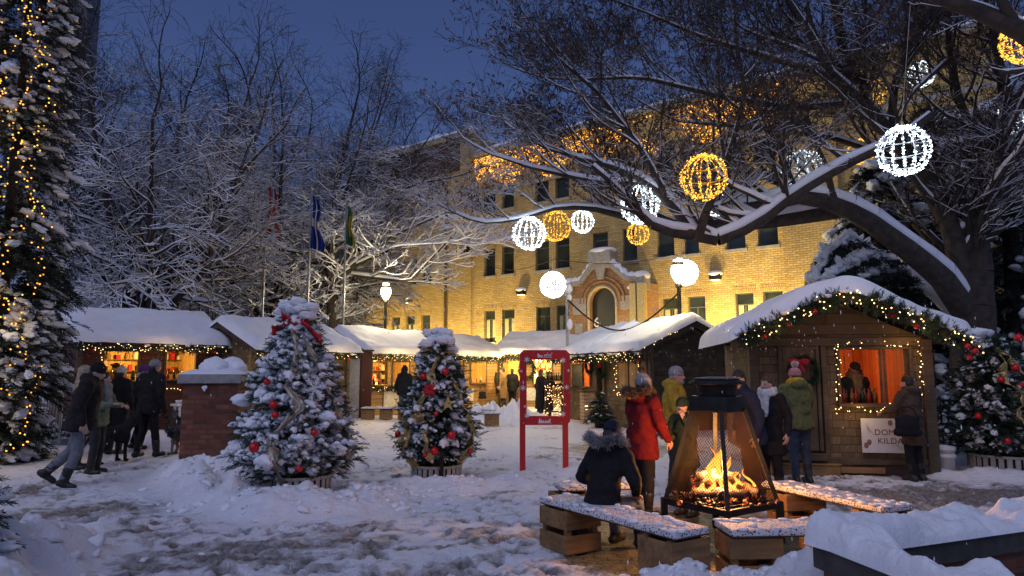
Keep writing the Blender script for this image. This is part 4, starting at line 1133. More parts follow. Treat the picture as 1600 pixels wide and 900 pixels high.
    for i, (tx, dz) in enumerate((('DOMAINE', .03), ('KILDARE', -.1))):
        c_ = bpy.data.curves.new('lettering', 'FONT'); c_.body = tx; c_.size = .125; c_.extrude = .001; c_.align_x = 'CENTER'; c_.space_character = 1.08
        c_.materials.append(plain('sign_ink', (.16,.02,.02), .6, bmp=0)); q = textobj('lettering', c_); q.parent = s; q.location = (.08,-.0145,dz-.02); q.rotation_euler = (R(90),0,0)
    rng = np.random.default_rng(4); m = MB()
    for cx, cz, dx, dz in ((-.36,.2,.3,-1),(-.34,.14,.5,-.7),(.12,.23,.7,-.6),(.3,-.2,-.8,.3),(.2,-.22,-.6,.5)):
        m.inst(SPRIG, [(cx*w_/.86,-.016,cz*h_/.53)], frames(np.array([[dx,-.02,dz]]), np.zeros(1))*np.array([1.2,1.2,.15])[None,None,:]*.9, 0, False)
    m.build('sprig_print', plain('print_green', (.10,.14,.07), .8), s)
    m = MB()
    for cx, cz in ((-.32,-.1),(-.37,-.15),(.02,.2)): m.ell((cx*w_/.86,-.016,cz*h_/.53), (.035,.003,.045))
    m.build('cone_print', plain('print_brown', (.25,.13,.09), .8), s)
    return t
HG = hutG()
# step in front of the corner hut door
p = G(1262, 744); t = empty('step', (p.x, p.y+.15, 0), TG, 'low wooden step below the plank door of the corner hut', 'step')
m = MB(); m.box((-.52,-.2,0),(.5,.2,.17)); m.build('riser', PINE, t, .01); m = MB(); m.box((-.54,-.22,.173),(.52,.22,.2)); m.build('tread', PINE, t, .008)
m = MB(); m.box((LG*.42,-.1,.06),(LG*.72,-.062,.15)); m.build('base_board', PINE, HG, .006)
CLUMP3 = (ICO3[0]*(1+.42*fbm(ICO3[0][:,0]*1.9, ICO3[0][:,1]*1.9, ICO3[0][:,2]*1.9, 4, 9))[:,None], ICO3[1])
# ------------------------------------------------------------------ bare snow-laden trees
def grow(rng, limbs, nchild, lens, ratios, wander=.22, trop=(.0,.06,.06,.03,.0), angle=(35,62), maxlev=4, nseg=(6,5,4,3), start=.15, minz=None):
    """limbs: list of (points, r0, r1, level). Returns arrays p0,p1,r0,r1,level and twig ends"""
    out, ends, stack = [], [], []
    rnd = rng.random
    def spawn(p, d, r, lev, t, scale):
        a = math.radians(angle[0] + (angle[1]-angle[0])*rnd())
        d = Vector(d); ax = d.cross(Vector((rnd()-.5, rnd()-.5, rnd()-.5)))
        if ax.length < 1e-4: ax = Vector((1,0,0))
        nd = Matrix.Rotation(a, 3, ax.normalized()) @ d
        if minz is not None and nd.z < minz: nd.z = minz + (minz-nd.z)*.6; nd.normalize()
        L = lens[lev]*(.55+.6*rnd())*(1.15-.55*t)*scale
        stack.append((p, nd, L, max(r*ratios, .0045), lev, scale))
    for pts, r0, r1, lev, *dn in limbs:
        S, L = poly_sample(pts, max(6, int(L_(pts)/.45)))
        n = len(S)
        for i in range(n-1):
            ra, rb = r0+(r1-r0)*i/(n-1), r0+(r1-r0)*(i+1)/(n-1)
            out.append((*S[i], *S[i+1], ra, rb, lev))
        k = int(nchild[lev]*L*(dn[0] if dn else 1))
        for _ in range(k):
            t = start + (1-start)*rnd(); j = min(int(t*(n-1)), n-2)
            d = Vector(S[j+1]-S[j]).normalized(); f = t*(n-1)-j
            spawn(Vector(S[j]+(S[j+1]-S[j])*f), d, r0+(r1-r0)*t, lev+1, t, 1.0)
        stack.append((Vector(S[-1]), Vector(S[-1]-S[-2]).normalized(), lens[lev+1], r1, lev+1, 1.0))
    while stack:
        p, d, L, r, lev, sc_ = stack.pop()
        n = nseg[min(lev-1, 3)]; st = L/n
        tr = trop[min(lev, 4)]
        kids = nchild[lev]*L if lev < maxlev else 0
        kn = int(kids + rnd())
        kt = sorted(.15+.85*rnd() for _ in range(kn))
        ki = 0
        for i in range(n):
            d = (d + Vector(((rnd()-.5)*wander*2, (rnd()-.5)*wander*2, (rnd()-.5)*wander*2 + tr))).normalized()
            q = p + d*st; ra, rb = r*(1-.65*i/n), r*(1-.65*(i+1)/n)
            out.append((p.x,p.y,p.z,q.x,q.y,q.z,ra,rb,lev))
            while ki < kn and kt[ki] <= (i+1)/n:
                f = kt[ki]*n - i; spawn(p + (q-p)*f, d, ra, lev+1, kt[ki], sc_); ki += 1
            p = q
        if lev >= maxlev: ends.append((p.x,p.y,p.z,d.x,d.y,d.z))
    A = np.array(out); return A, np.array(ends)
def L_(pts): return sum((Vector(tuple(b))-Vector(tuple(a))).length for a, b in zip(pts[:-1], pts[1:]))

def tree_mesh(name_, A, org, snowf, bark, thick=1.0, seed=0, twig_min=.006, ridge=1.0, snow_cap=.05):
    """bark tubes and the snow that lies along their upper sides"""
    A = A.copy(); o = np.array(tuple(org)); p0, p1 = A[:,0:3]-o, A[:,3:6]-o; r0, r1, lev = A[:,6]*thick, A[:,7]*thick, A[:,8]
    r0, r1 = np.maximum(r0, twig_min), np.maximum(r1, twig_min*.8)
    bk, sn = MB(), MB()
    d = p1-p0; L = np.linalg.norm(d,axis=1); hz = np.sqrt(np.clip(1-(d[:,2]/np.maximum(L,1e-6))**2, 0, 1))
    for n, msk in ((12, lev <= 0), (8, lev == 1), (5, lev == 2), (3, lev >= 3)):
        if msk.any():
            v, f = tubes((p0[msk], p1[msk], r0[msk], r1[msk]), n); bk.add(v, f, 0, n > 3)
    zz = (p0[:,2]+p1[:,2])/2 + o[2]
    nz = .75+.5*vnoise(p0[:,0]*.6, p0[:,1]*.6, p0[:,2]*.6, seed)
    jn = np.concatenate([np.all(np.abs(p1[:-1]-p0[1:]) < 1e-5, axis=1) & (lev[:-1] == lev[1:]), [False]])
    s = (.011 + np.where(lev <= 1, .72, .5)*np.minimum(r0, .2)*ridge)*snowf(zz, lev)*np.clip(hz*1.5-.28, 0, 1)*nz
    s = np.minimum(s, snow_cap + .6*r0)
    keep = s > .004
    s0, s1 = s.copy(), s.copy(); i_ = np.nonzero(jn)[0]; av = (s[i_]+s[i_+1])/2; s1[i_] = av; s0[i_+1] = av
    du = d/np.maximum(L,1e-6)[:,None]; up = -du*du[:,2:3]; up[:,2] += 1; up /= np.maximum(np.linalg.norm(up,axis=1,keepdims=True), 1e-3)
    u0, u1 = up.copy(), up.copy(); av = (up[i_]+up[i_+1])/2; u1[i_] = av; u0[i_+1] = av
    for n, msk in ((8, (lev <= 1) & keep), (5, (lev == 2) & keep), (3, (lev >= 3) & keep)):
        if msk.any():
            of0 = (r0*.75 + s0*.5)[:,None]*u0; of1 = (r1*.75 + s1*.5)[:,None]*u1
            v, f = tubes((p0[msk]+of0[msk], p1[msk]+of1[msk], s0[msk], s1[msk]), n); sn.add(v, f, 0, n > 3)
    return bk, sn

SEGS = []
def bare_tree(name, label, org, limbs, seed, snowf, bark=BARK, tint=SNOWFINE, cat='tree', group=None, seeds=False, **kw):
    rng = random.Random(seed)
    thick = kw.pop('thick', 1.0); tm = kw.pop('twig_min', .006); ridge = kw.pop('ridge', 1.0); cap_ = kw.pop('snow_cap', .05)
    A, E = grow(rng, limbs, **kw); SEGS.append(A[A[:,8] <= 2][:,:3])
    t = empty(name, org, 0, label, cat, group)
    bk, sn = tree_mesh(name, A, org, snowf, bark, thick, seed, tm, ridge, cap_)
    bk.build('trunk', bark, t)
    tag(sn.build('snow_cover', tint, t), kind='stuff')
    if seeds and len(E):
        r = np.random.default_rng(seed); n = len(E); k = 3
        pos = np.repeat(E[:,:3], k, 0) - np.array(tuple(org)) + r.normal(0,.03,(n*k,3)); dd = r.normal(0,1,(n*k,3)); dd[:,2] -= .4
        tm_ = (np.array([(-.012,0,0),(.012,0,0),(.02,.07,.0),(-.02,.07,.004),(0,.11,0)]), np.array([(0,1,2),(0,2,3),(3,2,4)]))
        m = MB(); m.inst(tm_, pos, frames(dd, r.uniform(0,6,n*k))*r.uniform(.4,1.0,n*k)[:,None,None], 0, False); m.build('seed_clusters', plain('seed_keys', (.085,.06,.05), .9, var=.3, bmp=0), t)
    print(label, len(A), 'segments')
    return t

def crown_limbs(org, H, spread, n, seed, fork=.14, r=.3, lean=(0,0)):
    """a low-forking trunk with ascending limbs"""
    rng = random.Random(seed); o = Vector(tuple(org)); zf = H*fork
    top = o + Vector((lean[0]*.2, lean[1]*.2, zf))
    L = [([o+Vector((0,0,-.3)), o+Vector((rng.uniform(-.1,.1),0,zf*.5)), top], r, r*.85, 0)]
    for i in range(n):
        a = 2*math.pi*(i+.4*rng.random())/n; k = .35+.65*rng.random(); s = spread*k
        h = H*(.93-.42*k*k)*rng.uniform(.85,1.0)
        e = o + Vector((math.cos(a)*s + lean[0], math.sin(a)*s*.8 + lean[1], h))
        m = top + (e-top)*.45 + Vector((math.cos(a)*s*.12, math.sin(a)*s*.12, -.06*h + rng.uniform(-.4,.4)))
        L.append(([top + Vector((0,0,-.3)), top + (m-top)*.5 + Vector((rng.uniform(-.2,.2),rng.uniform(-.2,.2),.15)), m, e], r*(.62-.2*k), r*.12, 0))
    return L

def hs(lo, hi, a=1.0, b=.3):
    return lambda z, lev: np.interp(z, [lo, hi], [a, b])
LKW = dict(nchild=(1.5, 2.7, 3.0, 2.3, 0), lens=(0, 3.4, 1.9, 1.05, .6), ratios=.5, maxlev=4, wander=.24, trop=(.0,.03,.02,.0,-.01), angle=(32,70), twig_min=.007)
def left_trees():
    GR = 'bare trees behind the left stalls'
    o = G(232, 646); o = Vector((-13.1, 25, 0))
    px = lambda x, y, Y: P(x, y, Y)
    limbs = crown_limbs(o, 16.5, 6.4, 11, 3, .17, .34, (-.9, 0))
    limbs += [([px(236,500,25), px(275,420,25), px(330,320,24.5), px(395,250,24)], .2, .05, 0), ([px(225,480,25), px(150,420,24), px(100,330,24)], .15, .04, 0), ([px(228,490,25), px(200,380,23), px(150,250,23)], .15, .04, 0)]
    bare_tree('bare_tree', 'big bare tree forking low behind the far left stall, a snowy limb leaning right', o, limbs, 5, hs(4, 12, 1.9, .3), group=GR, **LKW)
    o = Vector((-11.2, 32.5, 0))
    limbs = crown_limbs(o, 18.5, 7.5, 13, 13, .17, .36, (.4, 0))
    bare_tree('bare_tree', 'tall bare tree behind the red and white flag', o, limbs, 8, hs(5, 13, 1.9, .28), group=GR, **LKW)
    o = Vector((-8.3, 31.2, 0))
    limbs = crown_limbs(o, 13.5, 3.2, 5, 23, .5, .22, (-.8, 0))
    limbs += [([px(512,500,31.2), px(535,430,31.2), px(600,375,30.2), px(690,335,29.2)], .15, .03, 0), ([px(512,470,31.2), px(560,360,31.2), px(640,290,30.2), px(715,275,30.2)], .13, .03, 0), ([px(520,460,31.2), px(600,320,31.2), px(660,250,31.2), px(690,235,31.2)], .11, .025, 0), ([px(545,420,31.2), px(620,385,29.2), px(700,380,28.7)], .09, .02, 0), ([px(550,430,31.2), px(640,440,29.7), px(715,360,29.2)], .09, .02, 0)]
    kw3 = dict(LKW); kw3['nchild'] = (1.5, 2.1, 2.6, 2.6, 0); kw3['minz'] = -.15
    bare_tree('bare_tree', 'snowy bare tree beside the left street lamp with its branches spread before the brick wall', o, limbs, 9, hs(7, 11, 1.9, .4), group=GR, **kw3)
    o = Vector((-17.5, 32, 0))
    limbs = crown_limbs(o, 19.0, 8.5, 12, 33, .2, .36)
    bare_tree('bare_tree', 'bare tree standing between the lit fir and the low forking tree', o, limbs, 11, hs(5, 13, 1.5, .25), group=GR, **LKW)
    o = Vector((-14.0, 42, 0))
    limbs = crown_limbs(o, 21.5, 9.5, 13, 43, .2, .3, (3.2,0))
    bare_tree('bare_tree', 'fine twigged bare tree rising above the dark church roof left of the brick building', o, limbs, 12, hs(5, 14, 1.3, .25), group=GR, **LKW)
left_trees()

def right_tree():
    o = G(1522, 705); o = P(1522, 640, 14.6); o.z = 0
    px = lambda x, y, Y: P(x, y, Y+1.6)
    B = px(1522, 480, 13)
    limbs = [([o+Vector((0,0,-.3)), px(1518,600,13), px(1521,540,13), B], .46, .40, 0, 0),
        # great limb to the left
        ([px(1512,492,13), px(1470,432,12.6), px(1420,392,12.3), px(1350,340,12), px(1300,316,11.9), px(1252,306,11.9), px(1205,318,12)], .27, .14, 0, .3),
        ([px(1330,326,12.1), px(1260,338,12.6), px(1180,350,13), px(1090,352,13.3), px(1000,346,13.6), px(940,328,13.8), px(880,322,14), px(835,335,14)], .17, .04, 0, .75),
        # the V with thick snow
        ([px(1455,180,11.2), px(1400,222,11), px(1345,245,10.9), px(1290,275,10.8), px(1240,305,10.8), px(1190,345,10.8), px(1140,372,10.8), px(1100,380,10.8), px(1084,368,10.9)], .075, .105, 0),
        ([px(1084,368,10.9), px(1070,345,11), px(1048,318,11.2), px(1020,290,11.5), px(960,262,11.8), px(880,240,12.2)], .12, .03, 0),
        ([px(1090,376,10.8), px(1096,345,10.7), px(1112,315,10.7), px(1140,240,10.8), px(1165,150,11), px(1150,60,11)], .085, .03, 0),
        ([px(1048,318,11.2), px(1000,230,11.6), px(930,140,12), px(870,90,12.5), px(845,60,12.6)], .07, .018, 0),
        ([px(1020,290,11.5), px(930,285,12), px(830,262,12.6), px(765,240,13)], .07, .018, 0),
        # middle trunk and its fork
        ([px(1516,484,13), px(1500,425,13), px(1490,365,13), px(1462,305,13), px(1440,262,13), px(1390,208,12.8), px(1345,155,12.6)], .24, .13, 0),
        ([px(1345,155,12.6), px(1318,80,12.5), px(1305,10,12.5), px(1290,-80,12.5)], .12, .06, 0),
        ([px(1352,162,12.6), px(1300,120,12.3), px(1270,60,12), px(1230,0,12), px(1200,-60,12)], .11, .05, 0),
        ([px(1390,208,12.8), px(1400,120,12.5), px(1440,40,12), px(1450,-60,12)], .09, .04, 0),
        ([px(1300,120,12.3), px(1200,90,12), px(1100,60,12), px(1010,20,12)], .07, .02, 0),
        ([px(1345,160,12.6), px(1240,170,12.6), px(1120,150,12.4), px(1000,120,12.4), px(900,125,12.6)], .08, .02, 0),
        ([px(1440,262,13), px(1300,215,13.6), px(1180,200,14), px(1060,190,14)], .08, .02, 0),
        # right trunk
        ([px(1530,484,13), px(1531,430,13), px(1526,375,13), px(1534,310,12.9), px(1541,255,12.7), px(1570,188,12.4), px(1606,140,12), px(1660,60,11.6)], .21, .13, 0),
        ([px(1541,255,12.7), px(1500,160,12.6), px(1480,60,12.4), px(1490,-50,12)], .09, .04, 0),
        ([px(1570,188,12.4), px(1560,90,12), px(1540,0,12), px(1530,-60,12)], .08, .035, 0),
        ([px(1480,95,12.4), px(1420,150,11.6), px(1400,200,11.4)], .05, .02, 0)]
    kw = dict(nchild=(2.9, 3.5, 4.2, 4.4, 0), lens=(0, 2.4, 1.35, .8, .46), ratios=.45, maxlev=4, wander=.2, trop=(.0,.16,.12,.06,.02), angle=(30,62))
    bare_tree('bare_tree', 'huge dark spreading tree hung with glowing light balls behind the corner hut', o, limbs, 15, lambda z, lev: np.where(lev <= 1, np.interp(z,[4,6,8],[1.35,1.1,.8]), np.interp(z,[4,6,8],[.75,.45,.3])), bark=BARKDARK, seeds=True, twig_min=.0045, ridge=1.25, snow_cap=.04, minz=.12, **kw)
    # the near branch that enters at the top right
    px = lambda x, y, Y: P(x, y, Y)
    a = px(1700,90,8)
    limbs = [([px(1720,120,7.6), px(1640,75,8), px(1590,45,8.2), px(1540,22,8.4), px(1490,4,8.6), px(1420,-20,8.8), px(1350,-60,9)], .16, .05, 0), ([px(1590,45,8.2), px(1570,10,8.2), px(1540,-40,8.2)], .08, .03, 0)]
    o2 = px(1990, 500, 7.0); o2.z = 0
    limbs.append(([o2+Vector((0,0,-.3)), Vector((o2.x,o2.y,2.5)), Vector((o2.x-.3,o2.y,4.4)), px(1720,120,7.6)], .34, .17, 0))
    kw.update(nchild=(1.5,2.2,3.0,3.0,0), lens=(0,1.2,.75,.45,.3))
    bare_tree('bare_tree', 'near bare branch reaching in at the top right corner of the view', o2, limbs, 17, lambda z, lev: np.full_like(z, .7), bark=BARKDARK, twig_min=.0035, **kw)
right_tree()

# ------------------------------------------------------------------ conifers
def conifer(name, label, org, H, Rb, nb, seed, snow_n, clump, sp=1.0, droop=.25, per=9, mat=NEEDLE, z0=.12, shape=.85, cat='tree', group=None, up=.0, wl=1.0, snow_lo=0.0, pads=True, tilt=0.0, minr=.06, tuck=False):
    rng = np.random.default_rng(seed)
    t = empty(name, org, 0, label, cat, group)
    m = MB(); m.tube([(0,0,-.15),(0,0,H*.5),(tilt*H,0,H*.97)], [Rb*.09+.02, Rb*.06+.015, .008], 8); m.build('trunk', BARKDARK, t)
    zz = z0 + (H*.98-z0)*(rng.random(nb)**1.25); az = np.arange(nb)*2.39996 + rng.normal(0,.3,nb)
    frac = np.clip((H-zz)/(H-z0), 0, 1)
    Lb = (Rb*frac**shape*np.clip(.62+(zz-z0)/(.3*H)*.9, 0, 1)**(1.0 if tuck else 0.0)*(.86+.28*vnoise(az*1.3, zz*2.2/ max(wl,.01), None, seed)) + minr)*(.8+.25*rng.random(nb))
    P0, D0, SP, TIP = [], [], [], []
    pos, dirs, sc_ = [], [], []
    snp, sns = [], []
    for i in range(nb):
        d = np.array([math.cos(az[i]), math.sin(az[i]), 0]); sd = np.array([-d[1], d[0], 0])
        L = Lb[i]; k = max(3, int(per*(.45+.55*L/(Rb+1e-6))))
        s = np.linspace(.22, 1, k)
        z = zz[i] + up*L*s - droop*L*s*s
        base = d[None]*(L*s)[:,None]; base[:,2] = z; base[:,0] += tilt*zz[i]
        side = rng.normal(0, 1, k)*.20*L*s
        base += sd[None]*side[:,None]
        dd = d[None]*1.0 + sd[None]*(side/(L*.25+1e-6))[:,None]*.5 + rng.normal(0,.5 if tuck and H < 4 else .22,(k,3)); dd[:,2] += up - 2*droop*s + .1
        pos.append(base); dirs.append(dd); sc_.append(rng.uniform(.75,1.25,k)*sp)
        for j in range(k):
            if s[j] > .45: snp.append((base[j,0], base[j,1], base[j,2])); sns.append((az[i], s[j], L))
    pos, dirs, sc_ = np.concatenate(pos), np.concatenate(dirs), np.concatenate(sc_)
    m = MB(); m.inst(SPRIG, pos, frames(dirs, rng.uniform(-.5,.5,len(pos)))*sc_[:,None,None], 0, False)
    m.build('foliage', mat, t)
    snp = np.array(snp); sns = np.array(sns)
    w = (.2 + sns[:,1]**2)*(1 + snow_lo*(snp[:,2]/H)); w *= np.clip(.8+(2.0 if tuck and H < 4 else 1.3)*vnoise(snp[:,0]*2.2/wl, snp[:,1]*2.2/wl, snp[:,2]*2.6/wl, seed+3), .02, 3); w /= w.sum()
    n = min(snow_n, len(snp)); pick = rng.choice(len(snp), n, False, w)
    cs = clump*(np.where(rng.random(n) < .16, rng.uniform(1.1,1.9,n), rng.uniform(.35,.95,n)) if tuck and H < 4 else rng.uniform(.4, 1.15, n)*np.where(rng.random(n) < .3, 1.35, .8))
    A = []
    for q, s in zip(pick, cs):
        a = sns[q,0]; M = Matrix.Rotation(a, 3, 'Z') @ Matrix.Rotation(rng.uniform(.05,.6)*(.5+droop), 3, 'Y') @ Matrix.Rotation(rng.uniform(-.5,.5), 3, 'X') @ Matrix.Rotation(rng.uniform(-.6,.6), 3, 'Z')
        A.append(np.array(M)*np.array([rng.uniform(1.0,1.5), rng.uniform(.75,1.15), rng.uniform(.6,.9)] if tuck and H < 4 else [rng.uniform(1.1,2.0), rng.uniform(.7,1.15), rng.uniform(.42,.7)])*s)
    m = MB(); v, f = ICO3; v = v*(1+.42*fbm(v[:,0]*1.9+seed, v[:,1]*1.9, v[:,2]*1.9, 4, 9))[:,None]
    m.inst((v, f) if n < 4001 else CLUMP, snp[pick] + np.stack([np.zeros(n), np.zeros(n), cs*.3 + .02*sp],1), A); tag(m.build('snow_cover', SNOW, t), kind='stuff')
    return t, pos

# lit fir at the left edge
def left_fir():
    o = P(-8, 600, 12.6); o.z = 0
    t, pos = conifer('fir_tree', 'tall snow covered fir wound with golden fairy lights at the left edge', o, 12.5, 1.06, 900, 51, 1900, .09, 2.0, .45, 10, NEEDLE2, .3, .34, wl=2.2, minr=.2, tuck=True)
    rng = np.random.default_rng(8)
    pts = []
    pass
    for k in range(7):
        a0 = -2.6 + k*.36
        for z in (np.arange(.3, 10.2, .07) if k % 2 == 0 else np.arange(.3, 10.2, .07)[::-1]):
            a = a0 + .22*math.sin(z*2.3+k*1.9) + .1*math.sin(z*6.1+k); r = 1.04*((12.5-z)/12.3)**.36*(.86+.12*math.sin(z*4.7+k*2)) + .05
            pts.append((o.x+math.cos(a)*r, o.y+math.sin(a)*r, z))
    light_string('golden fairy lights wound round the tall left fir', pts, 900, 9, False, .05, BULBG, .0165)
    for z, a in ((1.0,-1.2),(2.6,-1.0),(4.2,-1.4),(6.0,-1.0)):
        lamp('fir_glow', (o.x+math.cos(a)*1.6, o.y+math.sin(a)*1.6, z), 7.0, GOLDL, .25)
left_fir()
# spruces behind the corner hut
def right_spruces():
    for (px, Y, H, Rb, nb, sd, sn, lab) in ((1395,17.5,7.2,3.0,420,61,700,'broad snowy spruce drooping behind the corner hut roof'), (1600,16.5,8.6,3.2,480,62,760,'dark snowy spruce behind the right trunk at the edge of the view'), (1490,20.5,10.0,3.2,420,63,600,'tall dim spruce behind the huge dark tree')):
        o = P(px, 600, Y); o.z = 0
        conifer('spruce_tree', lab, o, H, Rb, nb, sd, sn, .16, 3.0, .42, 12, NEEDLE2, .8, .8, wl=2.5, minr=.2)
    # two heavily laden boughs against the yellow wall, on a leaning spruce
    o = P(1452, 640, 15.5); o.z = 0
    t = empty('leaning_spruce', o, 0, 'young spruce bent over by thick snow beside the corner hut roof ridge', 'tree')
    px = lambda x, y, Y: P(x, y, Y) - o
    B = [([px(1440,560,15.5), px(1360,400,15.3), px(1325,376,15), px(1290,400,14.8), px(1272,440,14.6)], .13), ([px(1440,520,15.5), px(1390,410,15), px(1350,405,14.8), px(1315,425,14.6), px(1285,440,14.4)], .14), ([px(1440,520,15.5), px(1410,430,15), px(1370,428,14.8), px(1335,440,14.5)], .13)]
    m, sn, nd = MB(), MB(), MB(); rng = np.random.default_rng(5)
    m.tube([(0,0,-.2), px(1450,560,15.5), px(1420,460,15.5), px(1408,400,15.5)], [.16,.13,.1,.05], 9)
    for pts, r in B:
        S, L = poly_sample(pts, 40); m.tube(S, np.linspace(.05,.012,40), 6)
        i = rng.integers(8, 40, 420); T = np.gradient(S, axis=0)[i]; T /= np.linalg.norm(T,axis=1,keepdims=True)
        sd = np.cross(T, [0,0,1.0])*rng.normal(0,1,(420,1)); dd = T*.6 + sd + rng.normal(0,.25,(420,3)); dd[:,2] -= .9
        nd.inst(SPRIG, S[i] + sd*.12, frames(dd, rng.uniform(0,6,420))*rng.uniform(1.6,2.6,420)[:,None,None], 0, False)
        q = S[rng.integers(6,40,150)] + rng.normal(0,.05,(150,3)); q[:,2] += .10; A_ = frames(np.gradient(S,axis=0)[rng.integers(6,40,150)]+rng.normal(0,.01,(150,3)), rng.uniform(-.5,.5,150)); sn.inst(CLUMP3, q, A_*rng.uniform(.5,1.1,150)[:,None,None]*np.array([.6,1.05,.42])[None,None,:]*r)
    q, L = poly_sample([px(1412,395,15.4), px(1440,450,15.4), px(1485,490,15.4), px(1500,520,15.4)], 24); q[:,2] += .15; sn.tube(q, .17*np.ones(24)*(1+.2*vnoise(np.arange(24)*.6, np.arange(24)*0, None, 4)), 10)
    m.build('trunk', BARKDARK, t); nd.build('foliage', NEEDLE2, t); tag(sn.build('snow_cover', SNOW, t), kind='stuff')
right_spruces()

# ------------------------------------------------------------------ the decorated trees on the square
def slat_pot(label, c, r, h, n=26):
    t = empty('tree_planter', c, 0, label, 'planter', 'slatted planters')
    m = MB(); m.lathe([(.0,.005),(r*.96,.005),(r*.98,h-.01),(r*.9,h-.01),(r*.88,h*.7),(0,h*.7)], 30); m.build('tub', IRON, t)
    m = MB()
    for k in range(n):
        a = 2*math.pi*k/n; M = Matrix.Rotation(a, 4, 'Z'); w = 2*math.pi*r/n*.33
        m.box((r*.985,-w,.03),(r*1.03,w,h), 0, M)
    m.build('slats', plain('pale_slat', (.40,.385,.34), .65, var=.15), t, .004)
    m = MB(); 
    for z in (.03, h-.035): m.lathe([(r*1.032,z),(r*1.055,z),(r*1.055,z+.04),(r*1.032,z+.04),(r*1.032,z)], 36)
    m.build('rim', plain('pale_slat', (.40,.385,.34)), t)
    return t
def ribbon(parent, pts, w, mat, name='ribbon', seed=0, outward=None):
    S, L = poly_sample(pts, max(16, int(L_(pts)/.02))); n = len(S); T = np.gradient(S, axis=0); T /= np.linalg.norm(T,axis=1,keepdims=True)
    rng = np.random.default_rng(seed)
    out = S.copy() if outward is None else S - np.array(outward); out[:,2] = 0; out /= np.maximum(np.linalg.norm(out,axis=1,keepdims=True),1e-6)
    a = .9*np.sin(np.linspace(0, L*13, n)+seed) + .35*np.sin(np.linspace(0,L*37,n))
    sd = np.cross(T, out); sd = sd*np.cos(a)[:,None] + out*np.sin(a)[:,None]
    ww = w*1.1*(.8+.35*np.sin(np.linspace(0, L*10, n)+seed*2))
    k = 9; V = []
    for j in range(k):
        f = j/(k-1)-.5; V.append(S + sd*(ww*f)[:,None] + out*(.022*math.cos(f*19+seed)*np.ones(n)+.02*math.sin(f*3.1))[:,None])
    V = np.stack(V,1).reshape(-1,3); idx = np.arange(n*k).reshape(n,k)
    m = MB(); m.add(V, np.stack([idx[:-1,:-1],idx[:-1,1:],idx[1:,1:],idx[1:,:-1]],-1).reshape(-1,4), 0, True)
    o = m.build(name, mat, parent); s = o.modifiers.new('thick', 'SOLIDIFY'); s.thickness = .004
    return o
def surf(H, Rb, z0, sh, ang, z, k=1.0):
    """a point on the skin of a decorated tree: ang measured from the camera side, + to the right"""
    f = max((H-z)/(H-z0), 0); r = (Rb*f**sh)*k*min(max(.62+(z-z0)/(.3*H)*.9, 0), 1) + .04
    return Vector((math.sin(ang)*r, -math.cos(ang)*r, z))
def ribbon_thing(label, org, H, Rb, z0, sh, path, w, mat, seed):
    t = empty('ribbon', org, 0, label, 'ribbon', 'ribbons on the decorated trees')
    ribbon(t, [surf(H, Rb, z0, sh, R(a), z, 1.03) for a, z in path], w, mat, 'band', seed)
def ball_thing(label, org, p, r, mat=REDBALL):
    t = empty('bauble', Vector(org)+p, 0, label, 'bauble', 'baubles on the decorated trees')
    bauble(t, (0,0,0), r, mat, 'ball')
    m = MB(); m.tube([(0,0,r*1.1),(0,.03,r*1.8)], .004, 5); m.build('hook', IRON, t)

